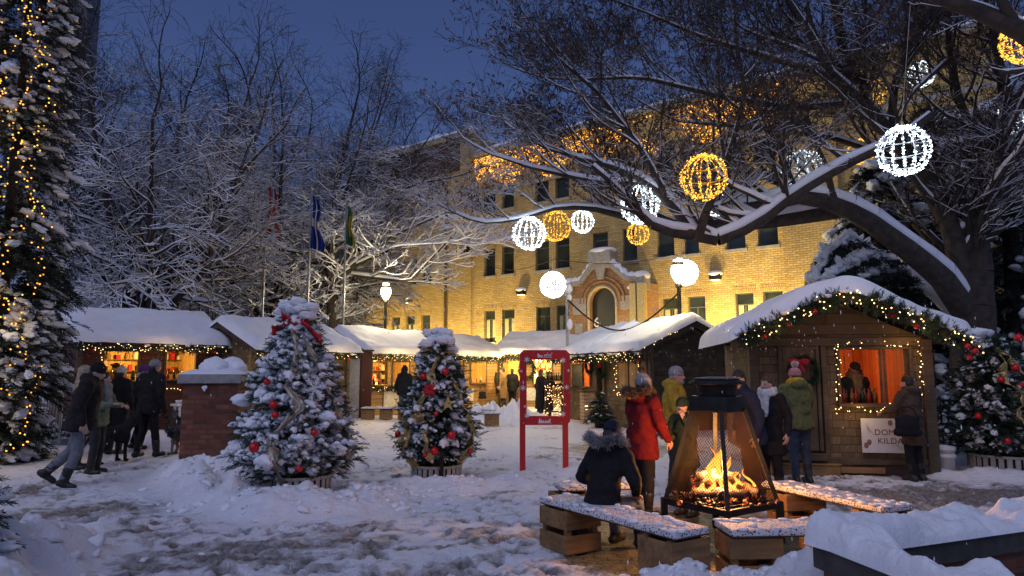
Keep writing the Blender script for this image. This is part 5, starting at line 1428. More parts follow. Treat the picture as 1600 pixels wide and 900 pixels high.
def tree_one():
    o = G(457, 776); H, Rb, z0, sh = 2.36, .88, .26, .66
    o.z = gz(o.x,o.y)*0
    conifer('christmas_tree', 'larger decorated fir smothered in snow beside the brick pillar', o, H, Rb, 560, 71, 3400, .05, 1.1, .12, 13, NEEDLE, z0, sh, snow_lo=1.2, wl=.5, up=.16, tuck=True)
    slat_pot('slatted planter half buried in snow under the larger decorated fir', (o.x+.18,o.y-.22,.0), .36, .32)
    t = empty('treetop_bow', o + Vector((.0,-.22,H-.12)), 0, 'red velvet bow at the top of the larger decorated fir', 'bow')
    m = MB()
    for a, b in (((-.04,0,.02),(-.26,-.04,-.08)), ((.08,0,.05),(.40,-.06,-.2)), ((0,0,.03),(.2,.02,.08)), ((-.02,0,.02),(-.16,0,.13))):
        A, B = Vector(a), Vector(b); q = [A+(B-A)*k/8 + Vector((0,-.03*math.sin(k),.02*math.sin(k*.8))) for k in range(9)]
        S = np.array([tuple(v) for v in q]); sd = np.array([0,-.35,.94])*.06
        w = np.linspace(.4,1.2,9)[:,None]; V = np.stack([S-sd*w, S+sd*w],1).reshape(-1,3); m.add(V, np.array([(2*k,2*k+1,2*k+3,2*k+2) for k in range(8)]), 0, True)
    m.ell((0.02,-.03,.03), .045); ob = m.build('loops', REDCLOTH, t); s = ob.modifiers.new('thick','SOLIDIFY'); s.thickness = .008
    m = MB(); rng = np.random.default_rng(3)
    for _ in range(34): m.ell((rng.normal(-.02,.13), rng.normal(0,.1), rng.uniform(-.2,.22)), np.array([1.2,1,.75])*rng.uniform(.035,.095), sub=CLUMP3)
    tag(m.build('snow_lump', SNOW), 'crown of snow clumps on the tip of the larger decorated fir', 'snow').location = o + Vector((0,0,H-.02))
    ribbon_thing('champagne ribbon trailing down the front of the larger snowy fir', o, H, Rb, z0, sh, [(0,2.2),(14,1.95),(18,1.7),(4,1.45),(22,1.2),(8,1.0),(-4,.8),(2,.55),(4,.25)], .13, CHAMP, 1)
    ribbon_thing('champagne ribbon down the right side of the larger snowy fir', o, H, Rb, z0, sh, [(30,2.1),(48,1.75),(60,1.4),(70,1.0),(74,.7),(78,.45)], .12, CHAMP, 2)
    for i, (lab, a, z, r) in enumerate((('big red bauble low on the left front of the larger snowy fir', -16, .72, .062), ('red bauble in the middle of the larger snowy fir', -6, 1.22, .05), ('half hidden red bauble high on the left of the larger snowy fir', -22, 1.5, .045), ('small red bauble on the right of the larger snowy fir', 34, .88, .045), ('small red bauble near the foot of the larger snowy fir', 22, .46, .04), ('red bauble under the snow below the middle one of the larger fir', -2, 1.1, .045))):
        ball_thing(lab, o, surf(H, Rb, z0, sh, R(a), z, 1.08), r)
    # lace snowflake ornaments
    for lab, p in (('white lace snowflake standing at the top of the larger snowy fir', Vector((.22,-.05,H-.02))), ('white lace snowflake on the right shoulder of the larger snowy fir', surf(H,Rb,z0,sh,R(38),1.42,1.12))):
        t = empty('snowflake_ornament', o+p, 0, lab, 'snowflake ornament', 'lace snowflakes on the larger fir')
        m = MB()
        for k in range(6):
            a = k*math.pi/3 + .2; d = Vector((math.cos(a),0,math.sin(a))); m.beam((0,0,0), d*.14, .01, .014, up=(0,1,0))
            for f in (.45,.7,.9):
                for s in (-.7,.7): m.beam(d*.14*f, d*.14*f + Vector((math.cos(a+s),0,math.sin(a+s)))*.055*(1.2-f*.5), .008, .012, up=(0,1,0))
        m.build('lace', SNOW, t)
tree_one()
def tree_two():
    o = G(682, 750); H, Rb, z0, sh = 2.1, .68, .32, .66
    conifer('christmas_tree', 'smaller decorated fir with gold ribbons beside the red photo frame', o, H, Rb, 420, 72, 1150, .038, 1.05, .12, 12, NEEDLE, z0, sh, snow_lo=1.0, wl=.4, up=.16, tuck=True)
    slat_pot('slatted planter under the smaller decorated fir', (o.x,o.y,-.01), .37, .25)
    m = MB(); m.beam((o.x+.12,o.y-.42,0),(o.x+.12,o.y-.42,.5),.05,.03,up=(0,1,0)); ob = m.build('tree_stake', IRON); tag(ob, 'short black stake in front of the slatted planter of the smaller fir', 'stake')
    m = MB(); rng = np.random.default_rng(4)
    for _ in range(26): m.ell((rng.normal(0,.1), rng.normal(0,.08), rng.uniform(-.12,.2)), np.array([1.2,1,.8])*rng.uniform(.04,.1), sub=CLUMP3)
    tag(m.build('snow_lump', SNOW), 'snow cap on the golden bow of the smaller decorated fir', 'snow').location = o + Vector((0,0,H-.05))
    t = empty('treetop_bow', o + Vector((0,-.1,H-.22)), 0, 'golden ribbon bow under the snow cap of the smaller fir', 'bow')
    for i, (dx, dz) in enumerate(((-.24,-.02),(.26,.02),(-.2,.1),(.24,-.18),(.12,-.3),(-.12,-.3))): ribbon(t, [(0,0,0),(dx*.5,-.06,dz*.5+.05),(dx,-.04,dz)], .1, GOLD, 'loop', i, (0,.3,0))
    for i, (lab, path) in enumerate((('gold ribbon winding down the left front of the smaller fir', [(10,1.85),(-12,1.6),(-6,1.4),(-28,1.15),(-20,.98),(-48,.85),(-62,.95)]), ('gold ribbon hanging at the lower left of the smaller fir', [(-38,.8),(-44,.6),(-50,.42),(-46,.24),(-58,.2)]), ('gold ribbon down the right edge of the smaller fir', [(40,1.55),(52,1.3),(56,1.05),(66,.75),(60,.5),(50,.28)]), ('short gold ribbon curl at the centre of the smaller fir', [(-12,.75),(-6,.62),(-10,.5),(0,.38)]))):
        ribbon_thing(lab, o, H, Rb, z0, sh, path, .12, GOLD, i+5)
    for lab, a, z, r in (('red bauble on the right front of the smaller fir', 24, .72, .062), ('red bauble low at the centre of the smaller fir', 3, .5, .06), ('tiny red bauble left of the stake on the smaller fir', -10, .44, .035), ('small red bauble at mid height on the smaller fir', 4, 1.02, .035), ('red bauble high on the right of the smaller fir', 24, 1.62, .055), ('red bauble high on the left of the smaller fir', -28, 1.55, .055), ('red bauble at the left edge of the smaller fir', -52, .72, .045), ('dark red bauble at the lower right edge of the smaller fir', 58, .46, .04)):
        ball_thing(lab, o, surf(H, Rb, z0, sh, R(a), z, 1.1), r)
    t = empty('star_ornament', o + surf(H,Rb,z0,sh,R(22),1.16,1.15), 0, 'gold star ornament on the right of the smaller fir', 'star ornament')
    pts = [((.13 if k%2 == 0 else .045)*math.sin(k*math.pi/5), (.13 if k%2 == 0 else .045)*math.cos(k*math.pi/5)) for k in range(10)]
    m = MB(); m.prism(pts, -.012, .012); m.build('star', GOLDBALL, t, .004)
    t = empty('ribbon_flower', o + surf(H,Rb,z0,sh,R(-8),1.36,1.12), 0, 'striped red ribbon flower on the smaller fir', 'bow')
    m = MB()
    for k in range(8): a = k*.785; m.ell((math.cos(a)*.06,-.01,math.sin(a)*.05), (.05,.02,.03), M=Matrix.Rotation(-a,4,'Y'))
    m.build('petals', REDCLOTH, t)
tree_two()
def tree_three():
    o = G(1562, 742); H, Rb, z0, sh = 2.2, .86, .38, .64
    conifer('christmas_tree', 'decorated fir with gold ribbon standing right of the corner hut', o, H, Rb, 460, 73, 950, .036, 1.1, .15, 12, NEEDLE, z0, sh, snow_lo=.4, wl=.4, up=.14, tuck=True)
    slat_pot('wide cream slatted planter under the fir right of the corner hut', (o.x+.12,o.y,-.01), .5, .34, 30)
    m = MB(); rng = np.random.default_rng(6)
    for _ in range(18): m.ell((rng.normal(-.06,.1), rng.normal(0,.08), rng.uniform(-.1,.1)), np.array([1.3,1,.7])*rng.uniform(.06,.12), sub=CLUMP3)
    tag(m.build('snow_lump', SNOW), 'snow cap on the tip of the fir right of the corner hut', 'snow').location = o + Vector((-.1,0,H-.03))
    for i, (lab, path, w) in enumerate((('gold ribbon cascading down the front of the fir right of the corner hut', [(-14,2.0),(-6,1.75),(-20,1.55),(-8,1.4),(10,1.3),(-6,1.1),(-12,.95),(4,.75),(-2,.62),(-8,.5)], .14), ('gold ribbon over the top right of the fir right of the corner hut', [(-20,2.0),(6,1.9),(20,1.7),(22,1.45)], .13))):
        ribbon_thing(lab, o, H, Rb, z0, sh, path, w, GOLD, i+11)
    for lab, a, z, r, mt in (('red bauble near the top of the fir right of the corner hut', 8, 1.68, .062, REDBALL), ('red bauble at the upper left of the fir right of the corner hut', -22, 1.5, .05, REDBALL), ('large gold bauble on the fir right of the corner hut', 16, 1.34, .075, GOLDBALL), ('red bauble beside the gold one on the fir right of the corner hut', 2, 1.42, .045, REDBALL), ('big red bauble low on the right of the fir right of the corner hut', 26, .48, .075, REDBALL), ('red bauble in the middle of the fir right of the corner hut', 2, .86, .055, REDBALL), ('red bauble at the left edge of the fir right of the corner hut', -50, .95, .05, REDBALL), ('red bauble low on the left of the fir right of the corner hut', -26, .6, .05, REDBALL)):
        ball_thing(lab, o, surf(H, Rb, z0, sh, R(a), z, 1.1), r, mt)
    t = empty('bauble', P(1592, 528, 9.6), 0, 'red bauble hanging on the dark spruce bough at the right edge', 'bauble', 'baubles on the decorated trees'); bauble(t, (0,0,0), .06, REDBALL, 'ball')
tree_three()
# snow-buried fir at the lower left corner
o = Vector((-4.22, 5.0, 0))
conifer('christmas_tree', 'snow buried decorated fir cut off at the lower left corner', o, 1.55, .62, 190, 74, 900, .06, 1.0, .2, 9, NEEDLE, .1, .6, snow_lo=.5, wl=.4)
ball_thing('dark red bauble on the snow buried fir at the lower left corner', o, Vector((.52,-.25,1.02)), .05)
ball_thing('red bauble in a pocket of the snow buried fir at the lower left', o, Vector((.55,-.3,.93)), .04)
# ------------------------------------------------------------------ people
SKIN = plain('skin', (.50,.29,.21), .55, var=.1, scale=20, bmp=.05)
def cloth(name, col, bm=.5): return plain('cloth_'+name, col, .85, var=.28, scale=18, bmp=bm, spec=.2)
BLACKC = cloth('black', (.014,.014,.017)); NAVY = cloth('navy', (.018,.024,.05)); JEANS = cloth('jeans', (.10,.12,.17)); GREYJ = cloth('grey_jeans', (.17,.18,.21))
CHAR = cloth('charcoal', (.035,.036,.04)); GREYW = cloth('grey_wool', (.24,.24,.25)); CREAM = cloth('cream_wool', (.55,.5,.43)); PURPLE = cloth('purple_wool', (.12,.05,.22))
MUSTARD = cloth('mustard', (.42,.26,.03)); OLIVE = cloth('olive', (.13,.125,.045)); REDC = cloth('red_parka', (.105,.005,.008)); YELS = cloth('yellow_scarf', (.55,.30,.02)); GREENC = cloth('dark_green', (.02,.035,.028))
TAN = cloth('tan', (.25,.16,.07)); BROWNC = cloth('brown', (.075,.05,.035)); WHITEW = cloth('white_scarf', (.62,.6,.58)); PINKW = cloth('pink_stripe', (.42,.2,.2)); CAMO = cloth('sage', (.16,.19,.13)); BEIGE = cloth('beige', (.28,.23,.17))
LEATHER = plain('boot_leather', (.016,.014,.013), .5, var=.3); MITT = cloth('mitten_tan', (.35,.17,.06))
HAIRB = plain('hair_brown', (.07,.032,.018), .6, var=.4, scale=40, bmp=.5); HAIRD = plain('hair_dark', (.018,.013,.011), .6, var=.4, scale=40, bmp=.5); HAIRG = plain('hair_grey', (.25,.24,.22), .7, var=.4, scale=40)
FURG = plain('fur_grey', (.30,.29,.30), .95, var=.5, scale=40); FURB = plain('fur_brown', (.15,.10,.07), .95, var=.5, scale=40)
EYE = plain('eye_dark', (.02,.015,.012), .2, bmp=0); LIP = plain('lip', (.35,.12,.1), .5, bmp=0)
FURT = needles_tmpl(10, .05, .06, .012)

def hand_mb(m, w, d, up, s=1.0, curl=.5):
    """a palm and five bent fingers: w wrist, d pointing direction, up back-of-hand, all vectors"""
    d = Vector(d).normalized(); up = Vector(up); up = (up - d*up.dot(d)).normalized(); x = d.cross(up)
    for f in (-.5, 0, .5): m.cap(w + x*f*.045*s, w + d*.085*s + x*f*.06*s, .017*s, .015*s, 8)
    for k, (f, L) in enumerate(((-1.5,.062), (-.5,.075), (.5,.08), (1.5,.07))):
        a = w + d*.085*s + x*f*.0195*s; b = a + (d*math.cos(curl*.6) - up*math.sin(curl*.6))*L*.5*s; c_ = b + (d*math.cos(curl*1.6) - up*math.sin(curl*1.6))*L*.55*s
        m.cap(a, b, .0095*s, .0085*s, 7); m.cap(b, c_, .0085*s, .0068*s, 7)
    a = w + d*.03*s + x*.03*s; b = a + (d*.7 + x*.65 - up*.3)*.045*s; m.cap(a, b, .013*s, .0105*s, 7); m.cap(b, b + (d*.95 + x*.1 - up*.3)*.035*s, .0105*s, .008*s, 7)

def person(label, pos, heading, H=1.72, lean=4, side=0, arms=None, legs=None, pelvis=None, coat=BLACKC, hem=.72, pants=CHAR, shoes=LEATHER, hat=None, hatk='beanie', pom=None, hair=HAIRD, hairlen=0, scarf=None, hood=None, fur=None, glove=None, bulk=1.0, turn=0, nod=0, vox=.022, face=True, boot_h=.2, group='people at the market', base_z=None, coat_bits=None):
    k = H/1.75
    bz = gz(pos[0], pos[1]) if base_z is None else base_z
    t = empty('person', (pos[0], pos[1], bz), -R(heading), label, 'person', group)
    t.scale = (k,)*3
    pel = Vector(pelvis or (0,0,.92))
    B = Matrix.Rotation(-R(lean), 3, 'X') @ Matrix.Rotation(R(side), 3, 'Y')
    up = lambda x, y, z: pel + B @ (Vector((x,y,z)) - Vector((0,0,.92)))
    sh = {s: up(.185*s*bulk**.3, 0, 1.43) for s in (-1, 1)}
    arms = arms or {}; legs = legs or {}
    A = {}
    for s in (-1, 1):
        e, w = arms.get(s, ((.09*s,-.03,-.28), (.1*s,.08,-.52)))
        A[s] = (sh[s], sh[s] + B @ Vector(e), sh[s] + B @ Vector(w))
    Lg = {}
    for s in (-1, 1):
        kn, an = legs.get(s, ((.095*s,.03,.49), (.105*s,-.02,.09)))
        Lg[s] = (pel + Vector((.09*s,0,-.02)), Vector(kn), Vector(an))
    Hm = B @ Matrix.Rotation(-R(turn), 3, 'Z') @ Matrix.Rotation(-R(nod), 3, 'X')
    nk = up(0, 0, 1.46); hc = up(0, .015, 1.63)
    hp = lambda x, y, z: hc + Hm @ Vector((x,y,z))
    # ---- body
    m = MB(); bv = min(vox, .015) if face else .026
    m.ell(up(0,0,1.26), (.16,.105,.24), B); m.ell(up(0,0,1.0), (.15,.11,.17), B)
    for s in (-1, 1):
        S_, E, W_ = A[s]; m.cap(S_, E, .052, .042); m.cap(E, W_, .041, .028)
        h, kn, an = Lg[s]; m.cap(h, kn, .085, .058); m.cap(kn, an, .056, .04)
    m.cap(up(0,0,1.40), hc, .058, .055)
    m.ell(hc, (.076,.094,.112), Hm); m.ell(hp(0,.035,-.065), (.052,.058,.055), Hm); m.ell(hp(0,.06,-.02), (.055,.04,.05), Hm)
    m.cap(hp(0,.09,.01), hp(0,.112,-.027), .012, .017, 8)
    for s in (-1, 1): m.ell(hp(.078*s,-.005,-.01), (.012,.024,.034), Hm); 
    body = remesh(m, 'body', SKIN, t, bv, 3)
    hm = MB(); 
    for s in (-1, 1):
        S_, E, W_ = A[s]; d = (W_-E).normalized(); upv = Vector((s,0,.2)) if abs(d.z) > .6 else Vector((0,0,1))
        hand_mb(hm, W_ - d*.01, d, upv, 1.0 if not glove else 1.15, .55)
    if glove: hm.build('glove', glove, t)
    else:
        tmp = hm.build('hands', SKIN, None); bm = bmesh.new(); bm.from_mesh(body.data); bm.from_mesh(tmp.data); bm.to_mesh(body.data); bm.free()
        md = tmp.data; bpy.data.objects.remove(tmp); bpy.data.meshes.remove(md)
        body.data.polygons.foreach_set('use_smooth', np.ones(len(body.data.polygons), bool))
    if face:
        for s in (-1, 1):
            q = MB(); q.ell(hp(.031*s,.088,.012), (.012,.008,.0075), Hm); q.build('eye', EYE, t)
        q = MB(); q.ell(hp(0,.091,-.062), (.024,.008,.007), Hm); q.build('mouth', LIP, t)
        if hair is HAIRG:
            q = MB(); q.ell(hp(0,.06,-.085), (.055,.05,.045), Hm); q.build('beard', HAIRG, t)
    # ---- coat
    b = bulk; m = MB()
    m.ell(up(0,-.005,1.27), (.205*b,.15*b,.24), B); m.ell(up(0,0,1.06), (.195*b,.155*b,.24), B); m.cap(up(-.12*b,0,1.42), up(.12*b,0,1.42), .085*b, .085*b)
    if hem < .86:
        n = 18; a = np.arange(n)*2*np.pi/n
        rings = []
        for z, rx, ry in ((1.1,.02,.02),(1.08,.175*b,.14*b),(hem+.04,(.205+.05*(1-hem))*b,.17*b),(hem,(.20+.05*(1-hem))*b,.165*b),(hem-.001,.02,.02)):
            o = up(0,0,z) if z > .9 else pel + Vector((0, .0, z-.92))
            rings.append(np.stack([o.x+rx*np.cos(a), o.y+ry*np.sin(a), np.full(n,o.z)],1))
        V = np.concatenate(rings); Fc = [(i*n+j,i*n+(j+1)%n,(i+1)*n+(j+1)%n,(i+1)*n+j) for i in range(4) for j in range(n)]
        V2 = V; m.add(V2, np.array(Fc)[:, ::-1]); m.add(V[:n], [tuple(range(n))]); m.add(V[-n:], [tuple(range(n))[::-1]])
    for s in (-1, 1):
        S_, E, W_ = A[s]; m.cap(S_, E, .082*b, .068*b); m.cap(E, W_ - (W_-E).normalized()*.02, .066*b, .05*b)
    m.cap(up(0,-.01,1.44), up(0,.0,1.51), .088*b, .078*b)
    if hood == 'down': m.ell(up(0,-.10,1.50), (.15,.085,.085), B); m.ell(up(-.09,-.03,1.52), (.05,.09,.06), B); m.ell(up(.09,-.03,1.52), (.05,.09,.06), B)
    if hood == 'up': m.ell(hp(0,-.03,.02), (.118,.125,.145), Hm); m.cap(hp(0,-.05,-.05), up(0,-.03,1.42), .11, .12)
    remesh(m, 'coat', coat, t, vox, 4, .015, int(H*1000)+int(heading), 7.5)
    if fur:
        m = MB(); rng = np.random.default_rng(int(heading)); n = 520; a = rng.uniform(0, 2*np.pi, n)
        if hood == 'up': C = np.array([tuple(hp(.118*math.cos(q), .065, .015+.15*math.sin(q))) for q in a])
        else: C = np.array([tuple(up(.165*math.cos(q), -.05+.12*math.sin(q)-.02, 1.50 + .035*math.cos(2*q) + .02*(math.sin(q) < 0))) for q in a])
        dd = C - np.array(tuple(up(0,-.02,1.44))); dd = dd/np.linalg.norm(dd,axis=1,keepdims=True) + rng.normal(0,.45,(n,3))
        m.inst(FURT, C + rng.normal(0,.016,(n,3)), frames(dd, rng.uniform(0,6,n))*rng.uniform(.7,1.3,n)[:,None,None], 0, False); m.build('fur_trim', fur, t)
    # ---- trousers and boots
    m = MB(); m.ell(pel + Vector((0,0,.02)), (.155,.125,.14))
    for s in (-1, 1):
        h, kn, an = Lg[s]; m.cap(h, kn, .103, .08); m.cap(kn, an + (kn-an).normalized()*.05, .078, .066)
    remesh(m, 'trousers', pants, t, max(vox, .02), 4, .007, 5, 9)
    for s in (-1, 1):
        h, kn, an = Lg[s]; m = MB(); u = (kn-an).normalized(); 
        fw = Vector((0,1,0)); fw = (fw - u*fw.dot(u)*.8).normalized() if abs(u.y) > .3 else fw
        low = Vector((an.x, an.y, an.z-.045)) if abs(u.y) < .5 else an - u*.045
        m.cap(low - fw*.05, low + fw*.155 + Vector((.012*s,0,-.006)), .05, .045); m.cap(low, an + u*boot_h, .056, .074)
        remesh(m, 'boot', shoes, t, .02, 2)
    # ---- head wear, hair
    if hat is not None:
        q = MB()
        if hatk == 'beanie':
            q.ell(hp(0,-.012,.045), (.09,.108,.098), Hm, sub=ICO3); q.ell(hp(0,-.01,.022), (.094,.112,.04), Hm, sub=ICO3)
        elif hatk == 'cap':
            q.ell(hp(0,-.008,.05), (.087,.104,.08), Hm, sub=ICO3); q.ell(hp(0,.12,.035), (.06,.065,.012), Hm)
        elif hatk == 'slouch':
            q.ell(hp(0,-.015,.05), (.095,.112,.10), Hm, sub=ICO3); q.ell(hp(0,-.03,.1), (.07,.08,.08), Hm, sub=ICO3); q.ell(hp(0,-.01,.022), (.097,.114,.04), Hm, sub=ICO3)
        hb = q.build('hat', hat, t)
        if pom:
            q = MB(); rng = np.random.default_rng(2); d = rng.normal(0,1,(160,3)); d /= np.linalg.norm(d,axis=1,keepdims=True); c0 = np.array(tuple(hp(0,-.03,.185)))
            q.inst(FURT, c0+d*.015, frames(d, rng.uniform(0,6,160))*.62, 0, False); q.ell(c0, .045); q.build('pompom', pom, t)
        if hatk == 'stripe': pass
    if hair is not None and hood != 'up':
        q = MB()
        if hat is None:
            q.ell(hp(0,-.018,.035), (.086,.1,.1), Hm); q.ell(hp(0,-.05,-.02), (.08,.07,.1), Hm)
        else: q.ell(hp(0,-.04,-.03), (.078,.072,.08), Hm)
        if hairlen:
            for s in (-1, 0, 1): q.cap(hp(.055*s,-.055,-.02), hp(.075*s,-.06+.02*abs(s),-.06-hairlen), .05, .035)
        remesh(q, 'hair', hair, t, .016, 3, .006, 3, 30)
    if scarf is not None:
        q = MB()
        for dz, rr in ((.02,.108),(.065,.1)):
            n = 16; q.tube([up(rr*math.cos(2*math.pi*j/n), rr*.95*math.sin(2*math.pi*j/n)+.01, 1.485+dz+.02*math.sin(2*math.pi*j/n)*-1) for j in range(n)], .047, 8, closed=True)
        q.cap(up(.05,.10,1.46), up(.06,.165,1.12), .05, .045); q.cap(up(-.03,.105,1.46), up(-.02,.165,1.2), .045, .04)
        remesh(q, 'scarf', scarf, t, .019, 4, .007, 4, 25)
    return t

def bag(label, pos, size, mat, rz=0, strap=.35):
    t = empty('bag', pos, rz, label, 'bag'); w, d, h = size
    m = MB(); m.ell((0,0,0), (w/2,d/2,h/2), sub=ICO3); m.cap((-w*.4,0,-h*.35),(w*.4,0,-h*.35), d*.42, d*.42); m.cap((-w*.38,0,h*.3),(w*.38,0,h*.3), d*.3, d*.3)
    remesh(m, 'pouch', mat, t, .02, 3)
    m = MB(); n = 12; m.tube([(-w*.4*math.cos(math.pi*k/n),0,h*.3+strap*math.sin(math.pi*k/n)) for k in range(n+1)], .01, 6); m.build('strap', mat, t)
    return t

def g(px, py): p = G(px, py); return (p.x, p.y)
FAR = dict(vox=.034, face=False)
# --- walkers and shoppers at the left
person('man in black jacket and grey jeans striding right at the left edge', g(117,762), 78, 1.75, lean=14, nod=6, arms={1: ((.10,.02,-.28), (.12,.16,-.5)), -1: ((-.12,-.12,-.25), (-.1,-.05,-.5))},
       legs={1: ((.09,.03,.50), (.1,-.12,.10)), -1: ((-.09,-.1,.50), (-.1,-.42,.20))}, coat=cloth('black_brown', (.022,.018,.018)), hem=.78, pants=GREYJ, hat=cloth('black_wool', (.012,.012,.013)), hood='down', bulk=1.28, face=False, boot_h=.17)
person('person in a beige hood walking behind the striding man', g(118,736), 70, 1.68, coat=BEIGE, hood='up', pants=CHAR, hem=.85, face=False)
person('person in a sage jacket walking right with a mitten raised to the chest', g(146,742), 85, 1.60, lean=5, arms={1: ((.06,.1,-.25), (.0,.32,-.2)), -1: ((-.06,.12,-.25), (.06,.33,-.24))}, coat=CAMO, hem=.82, pants=CHAR, hood='down', hair=HAIRD, boot_h=.22, scarf=GREYW)
person('woman in a black coat and cream beanie facing the far left stall', g(178,708), 10, 1.74, coat=BLACKC, hem=.5, pants=BLACKC, hat=CREAM, hairlen=.0, face=False, glove=CHAR)
person('woman in a purple beanie and pale scarf looking right', g(213,701), 80, 1.74, coat=BLACKC, hem=.6, pants=BLACKC, hat=PURPLE, hair=HAIRB, hairlen=.2, scarf=CREAM, turn=10, legs={1: ((.1,.03,.49),(.11,.06,.09)), -1: ((-.1,0,.49),(-.1,-.12,.09))})
person('tall man in black jacket and light grey beanie seen from behind', g(226,715), 15, 1.83, side=4, coat=BLACKC, hem=.76, pants=BLACKC, hat=GREYW, legs={1: ((.14,.04,.5),(.16,.1,.09)), -1: ((-.08,.02,.5),(-.14,-.06,.09))}, bulk=1.08, turn=25, glove=BLACKC, face=False)
person('vendor in dark clothes behind the left hatch of the far left stall', loc2w(OA,TA,1.15,.75), 225, 1.68, coat=BLACKC, hat=CHAR, base_z=.15, **FAR)
# --- the middle row
person('person in a black hooded jacket and jeans at the ornament stall', g(630,655), 20, 1.78, coat=BLACKC, hem=.8, pants=JEANS, hood='up', bulk=1.12, **FAR)
person('dark coated person half hidden behind the smaller decorated fir', g(714,650), 20, 1.78, coat=BLACKC, hem=.7, hair=HAIRD, **FAR)
bag('black shoulder bag of the person behind the smaller fir', P(722,622,25), (.36,.16,.4), BLACKC)
person('woman in white hat and dark coat at the stall right of the smaller fir', g(746,633), 350, 1.60, coat=cloth('dark_teal', (.03,.04,.04)), hem=.45, pants=BLACKC, hat=WHITEW, **FAR)
bag('brown shopping bag carried by the woman in the white hat', P(736,613,30.5), (.34,.18,.5), TAN); bag('small black bag on the right of the woman in the white hat', P(754,617,30.3), (.3,.16,.34), BLACKC)
person('man in a dark grey coat and cap left of the tan coat', g(773,635), 80, 1.84, coat=CHAR, hem=.6, pants=BLACKC, hat=CHAR, hatk='cap', **FAR)
person('person in a long tan coat between two dark figures', g(787,637), 290, 1.76, coat=TAN, hem=.4, pants=BLACKC, hair=HAIRD, nod=15, **FAR)
person('person in black with a backpack right of the tan coat', g(800,636), 15, 1.70, coat=BLACKC, hem=.7, pants=BLACKC, hair=HAIRD, bulk=1.1, **FAR)
person('woman in a long black coat left of the lit bottle rack', g(844,655), 60, 1.66, coat=BLACKC, hem=.35, pants=BLACKC, hair=HAIRB, hairlen=.1, **FAR)
person('woman in black reaching to the lit bottle rack', g(857,656), 70, 1.62, coat=BLACKC, hem=.35, pants=BLACKC, hair=HAIRD, arms={1: ((.05,.2,-.2),(0,.42,-.1))}, **FAR)
person('vendor in dark clothes inside the far end stall', loc2w(OE,TE,2.45,1.2), 160, 1.72, coat=CHAR, base_z=.1, **FAR)
# --- round the fire
SEATP = P(944, 783, 6.42)
person('person in a black parka with grey fur hood sitting on the bench with back turned', (.82, 6.42), 44, 1.56, lean=15, nod=14, pelvis=(0,0,.50), arms={1: ((.15,.06,-.27),(.05,.24,-.36)), -1: ((-.15,.05,-.27),(-.05,.23,-.36))},
       legs={1: ((.14,.42,.47),(.15,.46,.10)), -1: ((-.12,.43,.47),(-.13,.40,.10))}, coat=cloth('parka_black', (.012,.012,.015)), hem=.84, pants=JEANS, hat=cloth('navy_wool', (.012,.016,.035)), hood='down', fur=FURG, bulk=1.04, vox=.02, face=False, base_z=0)
person('woman in a red parka and grey pompom hat standing by the fire', (1.46, 7.85), 58, 1.56, lean=4, coat=REDC, hem=.72, pants=BLACKC, hat=GREYW, pom=FURB, hatk='slouch', hood='down', fur=FURB, glove=None, turn=15, arms={1: ((.10,.02,-.27),(.08,.2,-.47)), -1: ((-.08,.08,-.26),(-.02,.28,-.36))}, bulk=1.12, vox=.02)
person('child in a dark green jacket eating beside the red parka', (2.0, 8.0), 235, 1.32, nod=5, coat=GREENC, hem=.72, pants=BLACKC, hat=GREENC, arms={-1: ((-.08,.12,-.22),(.03,.17,.05)), 1: ((.07,.1,-.25),(.0,.3,-.2))}, vox=.02)
person('bearded man in a mustard jacket and grey beanie beyond the fire', (2.2, 9.45), 118, 1.68, coat=MUSTARD, hem=.74, pants=CHAR, hat=GREYW, hair=HAIRG, hood='down', bulk=1.12, turn=-5, arms={1: ((.07,.1,-.26),(.02,.32,-.22)), -1: ((-.1,0,-.28),(-.06,.2,-.45))}, vox=.02)
person('man in a navy jacket leaning behind the fire hood', (3.05, 8.85), 265, 1.66, lean=14, side=-6, coat=NAVY, hem=.74, pants=BLACKC, hair=HAIRD, bulk=1.15, vox=.022, turn=-30)
person('brown haired woman in a black coat with white scarf facing the fire', (3.46, 9.3), 225, 1.57, coat=BLACKC, hem=.6, pants=BLACKC, hair=HAIRB, hairlen=.22, scarf=WHITEW, turn=12, vox=.02)
person('person in an olive hoodie and striped pompom hat with back turned', (4.22, 10.2), 352, 1.66, coat=OLIVE, hem=.82, pants=cloth('slate_trousers', (.045,.055,.08)), hat=PINKW, pom=WHITEW, scarf=YELS, hood='down', glove=MITT, bulk=1.12, arms={-1: ((-.12,-.02,-.27),(-.15,.08,-.5)), 1: ((.08,.12,-.25),(-.02,.3,-.3))}, turn=-8, face=False, vox=.02)
person('woman in a brown coat at the corner hut window', (5.92, 10.25), 335, 1.53, coat=BROWNC, hem=.6, pants=BLACKC, hair=HAIRD, hood='down', arms={-1: ((-.08,.12,-.25),(-.02,.36,-.28)), 1: ((.09,.05,-.27),(.04,.25,-.4))}, turn=-10, face=False, vox=.02)
bag('black bag with white leaf print on the arm of the woman at the window', P(1418,664,10.0), (.34,.15,.3), BLACKC, R(-8), .17)
person('vendor in a cap behind the open window of the corner hut', loc2w(OG,TG,1.72,.62), 172, 1.66, nod=22, coat=cloth('vendor_dark', (.03,.035,.03)), hat=BROWNC, hatk='cap', hair=HAIRG, scarf=TAN, base_z=.12, vox=.02)

